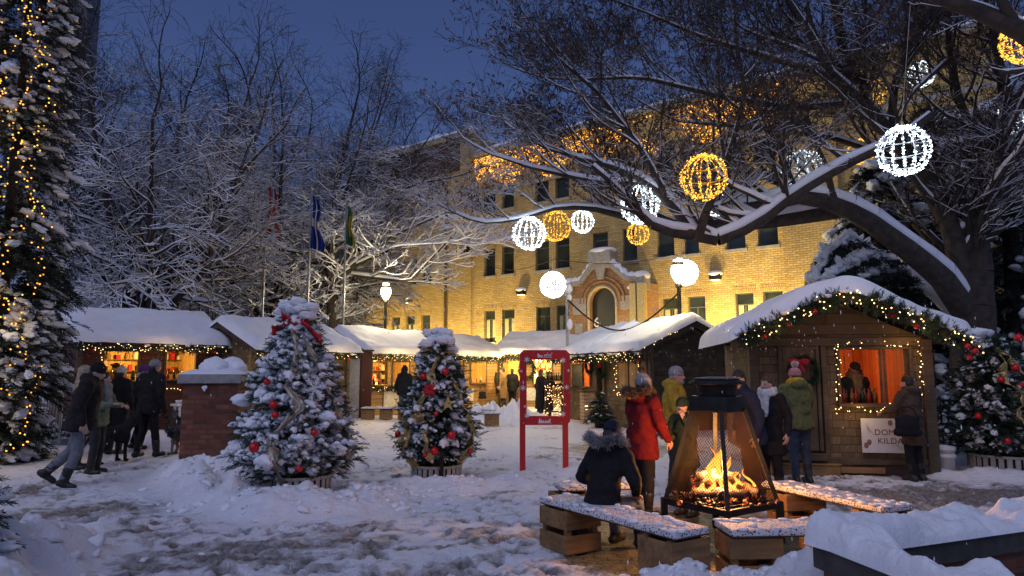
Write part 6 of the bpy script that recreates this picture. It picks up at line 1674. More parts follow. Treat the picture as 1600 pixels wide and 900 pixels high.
# ------------------------------------------------------------------ dogs
def dog(label, pos, heading, H, col, shaggy=0, patch=None, head=(0,.34,.12), tail=1):
    """H: height at the withers"""
    k = H/.6; t = empty('dog', (pos[0],pos[1],gz(pos[0],pos[1])), -R(heading), label, 'dog'); t.scale = (k,)*3
    m = MB(); b = 1 + .22*shaggy
    m.ell((0,.17,.44), (.115*b,.17,.155*b)); m.ell((0,-.1,.47), (.095*b,.2,.115*b)); m.ell((0,-.24,.48), (.1*b,.12,.13*b))
    hd = Vector((head[0], .17+head[1], .58+head[2])); m.cap((0,.25,.52), hd, .095*b, .075*b); m.ell(hd, (.08,.095,.082)); f = Vector((head[0]*1.2, 1, -.15)).normalized()
    m.cap(hd+f*.05, hd+f*.18, .05, .034)
    for s in (-1,1):
        m.ell(hd+Vector((.062*s,-.03,.085)), (.022,.03,.05))
        m.cap((.075*s,.22,.42),(.075*s,.2,.26),.055,.036); m.cap((.075*s,.2,.26),(.075*s,.2,.05),.034,.026); m.cap((.075*s,.2,.03),(.075*s,.26,.025),.03,.026)
        m.cap((.07*s,-.26,.44),(.085*s,-.18,.28),.085,.05); m.cap((.085*s,-.18,.28),(.08*s,-.34,.17),.046,.03); m.cap((.08*s,-.34,.17),(.08*s,-.31,.04),.029,.025); m.cap((.08*s,-.31,.03),(.08*s,-.25,.025),.03,.026)
    if tail > 0: m.cap((0,-.34,.52),(0,-.52,.36),.035*b,.025*b); m.cap((0,-.52,.36),(0,-.6,.24),.028*b,.015*b)
    remesh(m, 'body', col, t, .018, 3, .006+.012*shaggy, 4, 22)
    if shaggy:
        rng = np.random.default_rng(6); n = 900; y = rng.uniform(-.34,.36,n); a = rng.uniform(0,6.28,n); r = np.interp(y,[-.36,-.1,.2,.4],[.11,.12,.15,.11])
        C = np.stack([np.cos(a)*r, y, .46+np.sin(a)*r*1.1 + .06*(y > .2)],1); d = np.stack([np.cos(a)*.6, np.full(n,-.7), np.sin(a)*.4-.5],1)
        q = MB(); q.inst(FURT, C, frames(d, rng.uniform(0,6,n))*1.1, 0, False); q.build('fur', patch, t)
    for s in (-1,1):
        q = MB(); q.ell(hd+f*.07+Vector((.038*s,0,.035)), .009); q.build('eye', EYE, t)
    q = MB(); q.ell(hd+f*.21, .016); q.build('nose', EYE, t)
    return t
dog('black dog standing with its back to us beside the striding man', g(173,724), 12, .68, BLACKC, 0)
m_, nt_, b_ = nodes('shepherd_coat'); v_ = ocoord(nt_); nt_.links.new(ramp(nt_, noise(nt_, v_, 3.2, 4), [(.38,(.03,.028,.026)),(.5,(.17,.15,.13)),(.64,(.32,.2,.1))]), b_.inputs['Base Color']); b_.inputs['Roughness'].default_value = .95
dog('shaggy grey and tan shepherd dog half hidden behind the brick pillar', g(288,712), 275, .62, m_, 1, m_, head=(.02,.1,.14))
# ------------------------------------------------------------------ brick pillar
def pillar():
    c = P(338, 700, 11.0); c.z = 0; w = .41; h = 1.44
    t = empty('brick_pillar', c, R(4), 'square red brick pillar with a stone cap under heaped snow', 'pillar')
    m = MB(); m.box((-w,-w,-.1),(w,w,h)); m.build('shaft', RB, t, .012)
    m = MB(); m.box((-w-.065,-w-.065,h+.003),(w+.065,w+.065,h+.14)); m.build('cap', STONE, t, .015)
    m = MB(); roofslab(m, (-w-.065,-w-.065), (w+.065,w+.065), h+.14, .09)
    for x, y, r in ((-.1,0,.2),(.16,.05,.2),(.02,-.12,.15),(-.22,.05,.13),(.3,-.05,.12)): m.ell((x,y,h+.24), (r,r*.9,r*.9), sub=(ICO3[0]*(1+.2*fbm(ICO3[0][:,0]*1.5+x,ICO3[0][:,1]*1.5,ICO3[0][:,2]*1.5,3,2))[:,None], ICO3[1]))
    tag(m.build('snow_cover', SNOW, t), kind='stuff')
    m = MB(); n = Vector((math.sin(R(4)),-math.cos(R(4)),0)); m.ell((0,0,0), (.03,.012,.03)); m.ell((.03,0,.006), (.03,.012,.03)); m.ell((.014,0,-.026), (.022,.012,.03))
    o = m.build('snow_lump', SNOW); tag(o, 'small white heart shaped lump stuck to the brick pillar face', 'snow'); o.location = P(318, 606, 10.52)
pillar()

# ------------------------------------------------------------------ red photo frame
def photo_frame():
    th = R(4); c = P(851, 700, 11.4); c.z = 0
    pu = lambda px, py: plane_uv(c, th, px, py)
    x0, zt = pu(812, 547); x1, _ = pu(890, 547); zb = pu(851, 664)[1]; i0, i1 = pu(822.5,600)[0], pu(880,600)[0]; zi, zj = pu(851,650)[1], pu(851,562)[1]
    t = empty('photo_frame', c, th, 'tall red photo frame on two posts with white snowflakes', 'photo frame')
    m = MB(); k = .06; d = .02
    out = [(x0+k,zb),(x1-k,zb),(x1,zb+k),(x1,zt-k),(x1-k,zt),(x0+k,zt),(x0,zt-k),(x0,zb+k)]; inn = [(i0+.03,zi),(i1-.03,zi),(i1,zi+.03),(i1,zj-.03),(i1-.03,zj),(i0+.03,zj),(i0,zj-.03),(i0,zi+.03)]
    V = [(x,-d,z) for x,z in out+inn] + [(x,d,z) for x,z in out+inn]; Fc = []
    for q in range(8):
        r = (q+1)%8; Fc += [(q,r,8+r,8+q),(16+r,16+q,24+q,24+r),(r,q,16+q,16+r),(8+q,8+r,24+r,24+q)]
    m.add(V, Fc); m.build('panel', REDPAINT, t, .004)
    for px in (816.5, 883.5):
        u = pu(px, 700)[0]; m = MB(); m.box((u-.045,-.035,-.1),(u+.045,.035,zb+.1)); m.build('post', REDPAINT, t, .006)
    for px, py, r in ((823,562,.045),(879.5,563,.045),(814,580,.026),(888,579,.026),(817,606,.046),(885,605,.04),(820,635,.022),(882.5,632,.022),(823,649.5,.04),(879.5,647,.042)):
        u, z = pu(px, py); m = MB()
        for a in range(3):
            e = Vector((math.cos(a*math.pi/3+.5),0,math.sin(a*math.pi/3+.5)))*r; o = Vector((u,-d-.004,z)); m.beam(o-e, o+e, .006, r*.26, up=(0,1,0)) if False else m.prism([(u+math.cos(q)*rr, z+math.sin(q)*rr) for q, rr in ((a*math.pi/3+.5-.16,r),(a*math.pi/3+.5+.16,r),(a*math.pi/3+.5+math.pi-.16,r),(a*math.pi/3+.5+math.pi+.16,r))], -d-.004-.001*a, -d-.001)
        m.build('snowflake', WHITEP, t)
    # sleigh and reindeer cut-out, village cut-out
    u, z = pu(851, 556); m = MB(); y0, y1 = -d-.005, -d-.001
    m.prism([(u-.12,z-.028),(u+.12,z-.028),(u+.12,z-.02),(u-.12,z-.02)], y0, y1); m.prism([(u-.12,z-.016),(u-.04,z-.016),(u-.035,z+.012),(u-.055,z+.004),(u-.09,z+.012),(u-.1,z+.034),(u-.12,z+.036)], y0, y1)
    for dx in (.0, .065):
        m.prism([(u+dx-.01,z+.002),(u+dx+.04,z+.002),(u+dx+.048,z+.03),(u+dx+.036,z+.034),(u+dx+.03,z+.02),(u+dx-.01,z+.02)], y0, y1)
        for q in (-.006,.03): m.prism([(u+dx+q,z-.019),(u+dx+q+.007,z-.019),(u+dx+q+.007,z+.001),(u+dx+q,z+.001)], y0, y1)
        m.prism([(u+dx+.042,z+.035),(u+dx+.05,z+.035),(u+dx+.058,z+.056),(u+dx+.05,z+.056)], y0, y1)
    m.build('sleigh_emblem', WHITEP, t)
    u, z = pu(851, 658); m = MB()
    m.prism([(u-.11,z-.032),(u+.11,z-.032),(u+.11,z-.026),(u-.11,z-.026)], y0, y1)
    for dx, w, h in ((-.085,.022,.085),(-.055,.018,.06)): m.prism([(u+dx-w,z-.024),(u+dx+w,z-.024),(u+dx,z-.024+h)], y0, y1)
    for dx, w, h in ((-.025,.016,.04),(.015,.017,.036),(.055,.015,.044)): m.prism([(u+dx-w,z-.024),(u+dx+w,z-.024),(u+dx+w,z-.024+h*.6),(u+dx,z-.024+h),(u+dx-w,z-.024+h*.6)], y0, y1)
    m.prism([(u+.078,z-.024),(u+.086,z-.024),(u+.1,z+.03),(u+.07,z+.02)], y0, y1); m.build('village_emblem', WHITEP, t)
    m = MB(); roofslab(m, (x0+k,-.02), (x1-k,.02), zt, .015); m.build('snow_cover', SNOW, t)
photo_frame()

# ------------------------------------------------------------------ the fire
RUST = plain('rusty_iron', (.055,.024,.012), .75, .4, .5, 10)
def mesh_screen():
    m, nt, b = nodes('wire_mesh'); nt.links.new(ramp(nt, noise(nt, ocoord(nt), 5, 5), [(.3,(.007,.004,.003)),(.7,(.022,.011,.006))]), b.inputs['Base Color']); b.inputs['Roughness'].default_value = .95; b.inputs['Specular IOR Level'].default_value = .1
    uv = N(nt, 'ShaderNodeUVMap'); w = N(nt, 'ShaderNodeVectorMath', operation='SCALE'); nt.links.new(uv.outputs[0], w.inputs[0]); w.inputs['Scale'].default_value = 1
    fr = N(nt, 'ShaderNodeVectorMath', operation='FRACTION'); nt.links.new(w.outputs[0], fr.inputs[0])
    sb = N(nt, 'ShaderNodeVectorMath', operation='SUBTRACT'); nt.links.new(fr.outputs[0], sb.inputs[0]); sb.inputs[1].default_value = (.5,.5,0)
    ab = N(nt, 'ShaderNodeVectorMath', operation='ABSOLUTE'); nt.links.new(sb.outputs[0], ab.inputs[0]); sx = N(nt, 'ShaderNodeSeparateXYZ'); nt.links.new(ab.outputs[0], sx.inputs[0])
    mx = N(nt, 'ShaderNodeMath', operation='MAXIMUM'); nt.links.new(sx.outputs[0], mx.inputs[0]); nt.links.new(sx.outputs[1], mx.inputs[1])
    gt = N(nt, 'ShaderNodeMath', operation='GREATER_THAN'); nt.links.new(mx.outputs[0], gt.inputs[0]); gt.inputs[1].default_value = .418
    nt.links.new(gt.outputs[0], b.inputs['Alpha'])
    return m
def fire_pit():
    c = Vector((2.05, 6.9, 0)); front = Vector((1.945,6.33,0)) - c; a0 = math.atan2(front.y, front.x); r = .545
    cor = [Vector((math.cos(a0+k*math.pi/2), math.sin(a0+k*math.pi/2), 0))*r for k in range(4)]      # front, right, back, left
    t = empty('fire_pit', c, 0, 'black iron fire pit with a pyramid of rusty wire mesh and a flat hood', 'fire pit')
    zb, zt = .36, 1.26; rt = .25
    top = [v.normalized()*rt for v in cor]
    m = MB()
    for k in range(4):
        a, b = cor[k], cor[(k+1)%4]; m.beam((a.x,a.y,zb),(b.x,b.y,zb),.045,.06); m.beam((a.x,a.y,zb-.03),(top[k].x,top[k].y,zt),.04,.04)
        a, b = top[k], top[(k+1)%4]; m.beam((a.x,a.y,zt),(b.x,b.y,zt),.03,.04)
    m.build('frame', IRON, t)
    for k in range(4):
        v = cor[k]; q = MB(); q.box((v.x-.03,v.y-.03,-.02),(v.x+.03,v.y+.03,zb+.03)); q.build('leg', IRON, t, .004)
    q = MB(); v = [tuple(p) for p in cor]; q.add([(p[0]*.97,p[1]*.97,zb-.01) for p in v], [(0,1,2,3)]); 
    for k in range(-4,5): f = k/5; A, B = cor[0].lerp(cor[3], .5+f*.5), cor[1].lerp(cor[2], .5+f*.5); q.beam((A.x,A.y,zb+.03),(B.x,B.y,zb+.03),.02,.02)
    q.build('grate', RUST, t)
    ms = mesh_screen()
    for k in range(4):
        a, b, c1, d = cor[k]*.985, cor[(k+1)%4]*.985, top[(k+1)%4]*.98, top[k]*.98
        me = bpy.data.meshes.new('mesh_screen'); me.from_pydata([(a.x,a.y,zb+.03),(b.x,b.y,zb+.03),(c1.x,c1.y,zt),(d.x,d.y,zt)], [], [(0,1,2,3)])
        uv = me.uv_layers.new(name='UVMap'); W_, Hh = (b-a).length, zt-zb; W2 = (c1-d).length; s = 41
        for li, q in enumerate(((-W_/2,0),(W_/2,0),(W2/2,Hh),(-W2/2,Hh))): uv.data[li].uv = ((q[0]+q[1])*s*.7, (q[0]-q[1])*s*.7)
        me.materials.append(ms); o = bpy.data.objects.new('mesh_screen', me); COL.objects.link(o); o.parent = t
    q = MB(); q.tube([(0,0,zt-.02),(0,0,zt+.0),(0,0,zt+.13)], [.29,.3,.27], 4); 
    q.lathe([(.02,zt+.31),(.20,zt+.30),(.27,zt+.275),(.275,zt+.25),(.2,zt+.245),(.18,zt+.12),(.02,zt+.12)], 28); q.build('hood', IRON, t, .006)
    q = MB(); q.ell((.0,0,zt+.305), (.23,.22,.018), sub=ICO3); q.build('ash_snow', plain('sooty_snow', (.14,.13,.13), .9), t)
    # logs
    f = empty('fire', c + Vector((0,0,zb+.03)), 0, 'burning pile of logs with tall orange flames in the mesh fire pit', 'fire')
    em, nt, b = nodes('charred_log'); v = ocoord(nt); n = noise(nt, v, 16, 5, .7); nt.links.new(ramp(nt, n, [(.35,(.012,.01,.009)),(.7,(.09,.05,.03))]), b.inputs['Base Color'])
    nt.links.new(ramp(nt, n, [(.56,(0,0,0)),(.66,(1,.12,.01)),(.8,(1,.35,.05))]), b.inputs['Emission Color']); b.inputs['Emission Strength'].default_value = 1.6; bump(nt, b, n, .8, .02); em.cycles.emission_sampling = 'NONE'
    for A, B, rr in (((-.3,-.1,.06),(.22,-.16,.07),.06), ((-.2,.16,.06),(.28,.1,.07),.055), ((-.05,-.3,.07),(.1,.28,.12),.06), ((-.28,.02,.17),(.18,-.06,.2),.062), ((.3,-.2,.08),(.05,.02,.24),.05), ((.02,.06,.26),(-.24,-.02,.22),.05)):
        q = MB(); S, L = poly_sample([A,B], 9); S = S + np.random.default_rng(int(rr*1000)).normal(0,.008,S.shape); q.tube(S, rr*(1+.1*np.sin(np.arange(9)*2.)), 9); q.build('log', em, f)
    # ember bed
    q = MB(); rng = np.random.default_rng(2); n = 160; q.inst(CLUMP, np.stack([rng.normal(0,.2,n),rng.normal(0,.17,n),rng.uniform(.0,.035,n)],1), rotmats(n,rng)*rng.uniform(.012,.035,n)[:,None,None], 0); tag(q.build('embers', em, f), kind='stuff')
    # flames: twisting tongues
    fm, nt, b = nodes('flame'); nt.nodes.remove(b); out = nt.nodes['Material Output']
    g_ = N(nt, 'ShaderNodeNewGeometry'); lw = N(nt, 'ShaderNodeLayerWeight'); lw.inputs['Blend'].default_value = .35
    sx = N(nt, 'ShaderNodeSeparateXYZ'); nt.links.new(ocoord(nt), sx.inputs[0]); mr = N(nt, 'ShaderNodeMapRange'); nt.links.new(sx.outputs[2], mr.inputs[0]); mr.inputs[1].default_value = .05; mr.inputs[2].default_value = .62
    e = N(nt, 'ShaderNodeEmission'); nt.links.new(ramp(nt, mr.outputs[0], [(0,(1,.42,.07)),(.45,(1,.30,.035)),(1,(1,.17,.012))]), e.inputs[0]); e.inputs[1].default_value = 3.2
    tr = N(nt, 'ShaderNodeBsdfTransparent'); mxs = N(nt, 'ShaderNodeMixShader'); nt.links.new(ramp(nt, lw.outputs['Facing'], [(.05,(.15,.15,.15)),(.55,(1,1,1))]), mxs.inputs[0]); nt.links.new(e.outputs[0], mxs.inputs[1]); nt.links.new(tr.outputs[0], mxs.inputs[2]); nt.links.new(mxs.outputs[0], out.inputs[0]); fm.cycles.emission_sampling = 'NONE'
    rng = random.Random(4)
    for x, y, h, w in ((.0,-.02,.66,.07),(-.1,0,.46,.075),(-.2,-.05,.3,.065),(.1,.02,.42,.06),(.05,-.1,.36,.06),(-.05,.1,.5,.06),(.2,-.12,.26,.05),(.3,-.16,.3,.035),(-.14,-.12,.26,.05),(.13,-.16,.2,.045),(-.26,.04,.2,.045),(.24,.05,.24,.04),(-.02,-.16,.3,.05)):
        n = 14; ph = rng.uniform(0,6); S = [(x + .035*math.sin(ph+k*.55)*k/n*1.6 - x*.35*k/n, y + .03*math.cos(ph+k*.5)*k/n, .05+.88*h*k/n) for k in range(n+1)]
        rr = [max(w*.55*(math.sin(math.pi*min(1,.22+.78*k/n)))**.9*(1-.35*k/n)*(1+.2*math.sin(k*1.7+ph)), .002) for k in range(n+1)]
        q = MB(); q.tube(S, rr, 10); q.build('flame', fm, f)
    lamp('fire_light', (-.02,-.05,.32), 260, (1,.42,.12), .16, f)
    # sparks of lit mesh: light low on the coals
    lamp('ember_light', (0,0,.12), 14, (1,.25,.05), .12, f)
fire_pit()

# ------------------------------------------------------------------ benches of planks on crates
PAPER = None
def plank_cloth():
    m, nt, b = nodes('snowy_patterned_cover'); v = ocoord(nt); n = noise(nt, v, 20, 3, .6); vo = N(nt, 'ShaderNodeTexVoronoi'); nt.links.new(v, vo.inputs['Vector']); vo.inputs['Scale'].default_value = 46
    c = mix(nt, ramp(nt, vo.outputs['Distance'], [(.3,(0,0,0)),(.4,(1,1,1))]), ramp(nt, noise(nt, v, 9, 2), [(.45,(.03,.03,.035)),(.75,(.14,.045,.04))]), (.62,.62,.66))
    nt.links.new(c, b.inputs['Base Color']); b.inputs['Roughness'].default_value = .7; bump(nt, b, n, .5, .01); return m
COVER = plank_cloth()
def crate(label, c, rz, dims=(.42,.34,.36), boards=2, group='pine crates under the fire benches'):
    t = empty('wooden_crate', c, rz, label, 'crate', group); w, d, h = dims
    gap = .05; bh = (h-gap*(boards-1)-.02)/boards
    for s, (x0,x1,y0,y1) in (('side',(-w/2,w/2,-d/2,-d/2+.022)),('side',(-w/2,w/2,d/2-.022,d/2)),('side',(-w/2,-w/2+.022,-d/2+.0225,d/2-.0225)),('side',(w/2-.022,w/2,-d/2+.0225,d/2-.0225))):
        m = MB()
        for k in range(boards): z = .01+k*(bh+gap); m.box((x0,y0,z),(x1,y1,z+bh))
        m.build('side_boards', PINE, t, .006)
    m = MB()
    for x in (-1,1):
        for y in (-1,1): m.cbox((x*(w/2-.05),y*(d/2-.05),h/2),(.05,.05,h-.01))
    m.box((-w/2+.03,-d/2+.03,.02),(w/2-.03,d/2-.03,.045)); m.build('corner_blocks', PINE, t)
    return t
def bench_plank(label, a, b, w, z, snow=0, group='covered planks set as benches round the fire'):
    A, B = Vector(a), Vector(b); th = math.atan2((B-A).y,(B-A).x); L = (B-A).length
    t = empty('bench_plank', (A.x,A.y,z), th, label, 'bench', group)
    m = MB(); m.box((0,-w/2,0),(L,w/2,.05)); m.build('board', DARKWOOD, t, .008)
    m = MB(); m.box((-.008,-w/2-.008,.012),(L+.008,w/2+.008,.062)); m.build('cover', COVER, t, .012)
    if snow:
        m = MB(); rng = np.random.default_rng(int(L*100)); n = int(40*L); q = rng.uniform(0,1,n)
        m.inst(CLUMP, np.stack([q*L, rng.choice([-1,1],n)*w*.5*np.sqrt(rng.random(n)), np.full(n,.064)],1), rotmats(n,rng)*rng.uniform(.012,.04,n)[:,None,None]*np.array([1.3,1,.35])[None,:,None]); tag(m.build('snow_cover', SNOW, t), kind='stuff')
    return t
A1, B1 = Vector((.48,6.68,0)), Vector((1.30,5.42,0)); d1 = (B1-A1).normalized(); th1 = math.atan2(d1.y,d1.x)
bench_plank('snow dusted bench plank under the seated person left of the fire', A1-d1*.12, B1+d1*.1, .36, .39, 1)
crate('two board pine crate under the far end of the left bench', (A1.x+.06,A1.y-.1,0), th1+R(90), (.4,.42,.39)); cr = crate('single board pine crate with snow under the near end of the left bench', (B1.x-.05,B1.y+.06,.10), th1+R(90), (.42,.36,.285), 1)
m = MB(); 
for x in (-.15,.15):
    for y in (-.12,.12): m.cbox((x,y,-.05),(.07,.07,.1))
m.build('feet', PINE, cr)
crate('pine crate behind the left bench half hidden by the seated person', (.62,7.5,0), R(20), (.36,.36,.36), 1); bench_plank('short bench plank end behind the seated person', (.5,7.58,0), (1.35,7.75,0), .34, .365, 1)
bench_plank('bench plank in front of the fire running under the snow bank', (1.66,5.55,0), (2.75,5.62,0), .36, .38, 1); crate('pine crate under the bench in front of the fire', (1.86,5.58,0), R(3), (.42,.34,.38)); crate('pine crate under the buried end of the front bench', (2.55,5.62,0), R(3), (.4,.34,.38))
bench_plank('long bench plank right of the fire pointing to the near wall', (2.86,7.62,0), (3.42,6.25,0), .36, .39, 1); crate('two board pine crate under the bench right of the fire', (2.98,7.38,0), R(12), (.46,.36,.385)); crate('pine crate under the near end of the right bench', (3.36,6.4,0), R(22), (.36,.36,.385))
# benches further off
for lab, a, b in (('snowy bench plank on crates before the ornament stall', (566,655),(640,655)), ('snowy bench plank on crates beside the snow heap', (722,655),(778,660))):
    A, B = G(a[0],a[1]), G(b[0],b[1]); bench_plank(lab, A, B, .45, .34, 1, 'benches in the middle of the square')
    for k, nm in ((.12,'left'),(.5,'middle'),(.88,'right')):
        q = A.lerp(B, k); crate('dark pine crate at the %s of the %s' % (nm, lab.replace('snowy bench plank on crates', 'bench')), (q.x,q.y,0), .1*k, (.4,.36,.34), 1, 'crates under the middle benches')
q = G(752,666); bench_plank('bench plank with deep snow nearest the smaller fir', (q.x-.5,q.y+.1,0), (q.x+.55,q.y+.2,0), .42, .34, 1, 'benches in the middle of the square'); crate('dark pine crate under the bench nearest the smaller fir', (q.x+.3,q.y+.15,0), .1, (.42,.36,.34), 1, 'crates under the middle benches')

HEAPSNOW = snowmat('piled_snow', (.82,.84,.89), 26, .3)
# ------------------------------------------------------------------ raised bed with stone copings at the lower right
def raised_bed():
    t = empty('raised_bed', (2.1,4.75,0), 0, 'brick raised bed with dark stone coping and thick snow at the lower right corner', 'raised bed')
    o = Vector((2.1,4.75,0)); ap = P(1268,838,4.72)-o; n1 = P(1640,940,3.1)-o; f1 = P(1700,778,5.9)-o
    z = .5; ap.z = n1.z = f1.z = 0
    COP = plain('dark_coping', (.055,.05,.046), .85, var=.35, scale=9, bmp=.6)
    m, b, s = MB(), MB(), MB()
    for e in (n1, f1):
        d = (e-ap).normalized(); nrm = Vector((d.y,-d.x,0)); nrm = nrm if e is n1 else -nrm       # outward
        L = (e-ap).length; w = .30
        x = Vector((d.x,d.y,0)); y = nrm
        M = Matrix(((x.x,y.x,0,ap.x),(x.y,y.y,0,ap.y),(0,0,1,0),(0,0,0,1)))
        sg = 1 if e is n1 else -1
        st = 0 if e is n1 else .36
        m.box((st,-w,z-.15),(L,0,z), 0, M); b.box((st+.04,-w+.04,-.1),(L,-.05,z-.153), 0, M)
        n = 150; k = 36; U, V = np.meshgrid(np.linspace(-.06,L,n), np.linspace(-w-.03,.02,k)); ed = np.minimum(np.minimum(V+w+.03,.02-V), U+.06); T = .105 if e is n1 else .13; q = np.clip(ed/(T*.8),0,1)
        H = z + T*np.sqrt(1-(1-q)**2)*(1+.6*fbm(U*3.6,V*3.6,None,5,3 if e is n1 else 6)) + .002 + .04*np.exp(-(U/.45)**2)*q
        Pw = xf(np.stack([U.ravel(),V.ravel(),H.ravel()],1), M); idx = np.arange(U.size).reshape(U.shape); Fc = np.stack([idx[:-1,:-1],idx[:-1,1:],idx[1:,1:],idx[1:,:-1]],-1).reshape(-1,4)
        s.add(Pw, Fc, 0, True)
    m.build('coping', COP, t, .01); b.build('brick_base', RB, t); s.build('snow_cover', snowmat('piled_snow'), t)
    m = MB(); m.add([(ap.x+.15,ap.y,.2),(n1.x,n1.y,.2),(f1.x,f1.y,.2)], [(0,1,2)]); m.build('soil', plain('dark_soil', (.035,.025,.018), .95, bmp=.8), t)
raised_bed()
def snow_heap(label, c, rx, ry, h, seed):
    u, v = np.meshgrid(np.linspace(-1,1,130), np.linspace(-1,1,110)); r2 = np.clip(1-(u*u+v*v),0,1); x, y = u*rx, v*ry
    z = h*r2**.75*(1+.34*fbm(x*3.2+seed,y*3.2,None,5,seed)+.14*np.abs(vnoise(x*7,y*7,None,seed))+.07*fbm(x*16,y*16,None,3,seed)) - .05*(r2 <= 0) + .012*vnoise(x*13,y*13,None,seed)*(r2 > .02)
    idx = np.arange(u.size).reshape(u.shape); m = MB(); m.add(np.stack([x.ravel(),y.ravel(),z.ravel()],1), np.stack([idx[:-1,:-1],idx[:-1,1:],idx[1:,1:],idx[1:,:-1]],-1).reshape(-1,4), 0, True)
    o = m.build('snow_heap', HEAPSNOW); o.location = c; tag(o, label, 'snow heap'); return o
snow_heap('lumpy heap of snow spilling over the tip of the raised bed', (2.25,5.25,.0), .8, .5, .24, 4)
snow_heap('snow heap against the foot of the brick pillar', (-4.55,10.4,0), .75, .45, .34, 7)
snow_heap('snow heap at the lower left corner under the buried fir', (-4.0,4.75,0), .75, .7, .5, 9)

# ------------------------------------------------------------------ hanging balls of light
HANG = np.concatenate(SEGS)
def light_ball(label, px, py, rp, kind, Y=None, dens=1.0, power=6, bstr=1.0):
    Y = Y or 395.0/rp; c = P(px, py, Y); r = rp*(c - Vector((0,0,CH))).length/F*.97*(F/ray(px,py).length)
    r = .37 if abs(r-.37) < .06 else r
    rng = np.random.default_rng(int(px)); gold = kind == 'gold'
    t = empty('light_ball', c, rng.uniform(0,.6), label, 'light ball', 'glowing wire balls hung in the big tree')
    wire = plain('gold_wire' if gold else 'white_wire', (.5,.33,.06) if gold else (.6,.62,.65), .5, .3, .1, bmp=0)
    m = MB(); n = 14 if dens < 3 else 26
    for k in range(n//2*2):
        a = math.pi*2*k/n; m.tube([(r*math.sin(q)*math.cos(a), r*math.sin(q)*math.sin(a), r*math.cos(q)) for q in np.linspace(.08,math.pi-.08,16)], .0075, 4, caps=False)
    for z in (-.55,0,.55): rr = math.sqrt(1-z*z)*r; m.tube([(rr*math.cos(q),rr*math.sin(q),z*r) for q in np.linspace(0,2*math.pi,24,endpoint=False)], .006, 4, closed=True)
    m.lathe([(.0,r+.01),(.05,r),(.05,r-.03),(0,r-.03)], 10); 
    W_ = HANG[(HANG[:,2] > c.z+r+.08)]; dd_ = np.hypot(W_[:,0]-c.x, W_[:,1]-c.y)*1.6 + np.abs(W_[:,2]-c.z-r); q_ = W_[dd_.argmin()] - np.array(tuple(c))
    if dd_.min() > 5: q_ = np.array([0,0,r+.55])
    cz_ = math.cos(-t.rotation_euler.z); sz_ = math.sin(-t.rotation_euler.z); q_ = np.array([q_[0]*cz_-q_[1]*sz_, q_[0]*sz_+q_[1]*cz_, q_[2]])
    m.tube([(0,0,r),(0,0,r+.06),tuple(q_)], .0035, 4); m.build('wire_frame', wire, t)
    nb = int(330*dens); q = rng.integers(0,n,nb)*2*math.pi/n + rng.normal(0,.02,nb); cz = np.cos(rng.uniform(.12,math.pi-.12,nb)); sr = np.sqrt(1-cz*cz)
    C = np.stack([r*sr*np.cos(q), r*sr*np.sin(q), r*cz],1)*(1+rng.normal(0,.03,(nb,1)))
    # short vertical strands of lamps
    d = np.zeros((nb,3)); d[:,2] = 1; d += rng.normal(0,.35,(nb,3))
    drop = (np.array([(-.0055,0,-.02),(.0055,0,-.02),(0,.0055,-.02),(-.004,0,.02),(.004,0,.02),(0,.004,.02)]), np.array([(0,1,4,3),(1,2,5,4),(2,0,3,5)]))
    m = MB(); m.inst(drop, C, frames(d[:,[0,2,1]]*np.array([1,1,1]), rng.uniform(0,6,nb))[:,:,[0,2,1]]*1.0, 0, False); m.inst(ICO1, C, np.repeat(np.eye(3)[None]*(.0062*max(1,Y/13)), nb, 0))
    bm_ = glow('ball_bulb_%s_%d' % (kind, int(bstr*10)), (1,.56,.07) if gold else (.80,.92,1.0), (2.3 if gold else 4)*bstr)
    tag(m.build('bulbs', bm_, t), kind='stuff')
    lamp('ball_light', (0,0,0), power, (1,.66,.14) if gold else (.8,.92,1), .15, t)
for a in (('white light ball at the left end of the hanging cluster over the portal',827,365,26,'white',None,1.6,9,1.3), ('yellow light ball overlapping the leftmost white ball',868,353,24,'gold',None,1.2,7,1.1), ('dimly seen white light ball behind the low twigs above the portal',910,346,18,'white',None,1.3,7,1.2),
          ('yellow light ball peeking over the large white one left of the V branch',990,290,20,'gold',None,1.0,5,.9), ('large white light ball above the small yellow one',1000,320,30,'white',None,1.7,9,1.2), ('small yellow light ball right under the large white one',997,365,17.5,'gold',None,1.2,5,1.0),
          ('large yellow light ball hanging in front of the V branch',1100,277,36,'gold',None,1.5,9,1.2), ('white light ball glowing behind the V branch fork',1120,321,18,'white',None,1.2,6,1.2), ('clear dim light ball resting by the snowy branch elbow',1255,266,31,'white',None,.8,4,.6),
          ('yellow light ball half hidden behind the branch left of the big white ball',1345,237,20,'gold',None,.9,4,.8), ('big white light ball hanging at the right over the great limb',1412,235,39,'white',None,1.6,10,1.1), ('yellow light ball high in the fork of the middle trunk',1363,146,21,'gold',None,1.0,5,.9),
          ('white light ball high behind the twigs right of the fork',1440,116,20,'white',None,1.0,5,.9), ('white light ball at the right edge behind the right trunk',1588,183,27,'white',None,1.1,5,.9), ('yellow light ball under the near branch at the top right corner',1601,64,34,'gold',8.6,1.5,8,.9),
          ('very bright white light ball before the wall left of the portal gable',864,445,18.5,'white',20,4.5,16,2.2), ('very bright white light ball behind the street lamp head',1071,426,20.5,'white',20.5,4.5,16,2.2)):
    light_ball(*a)

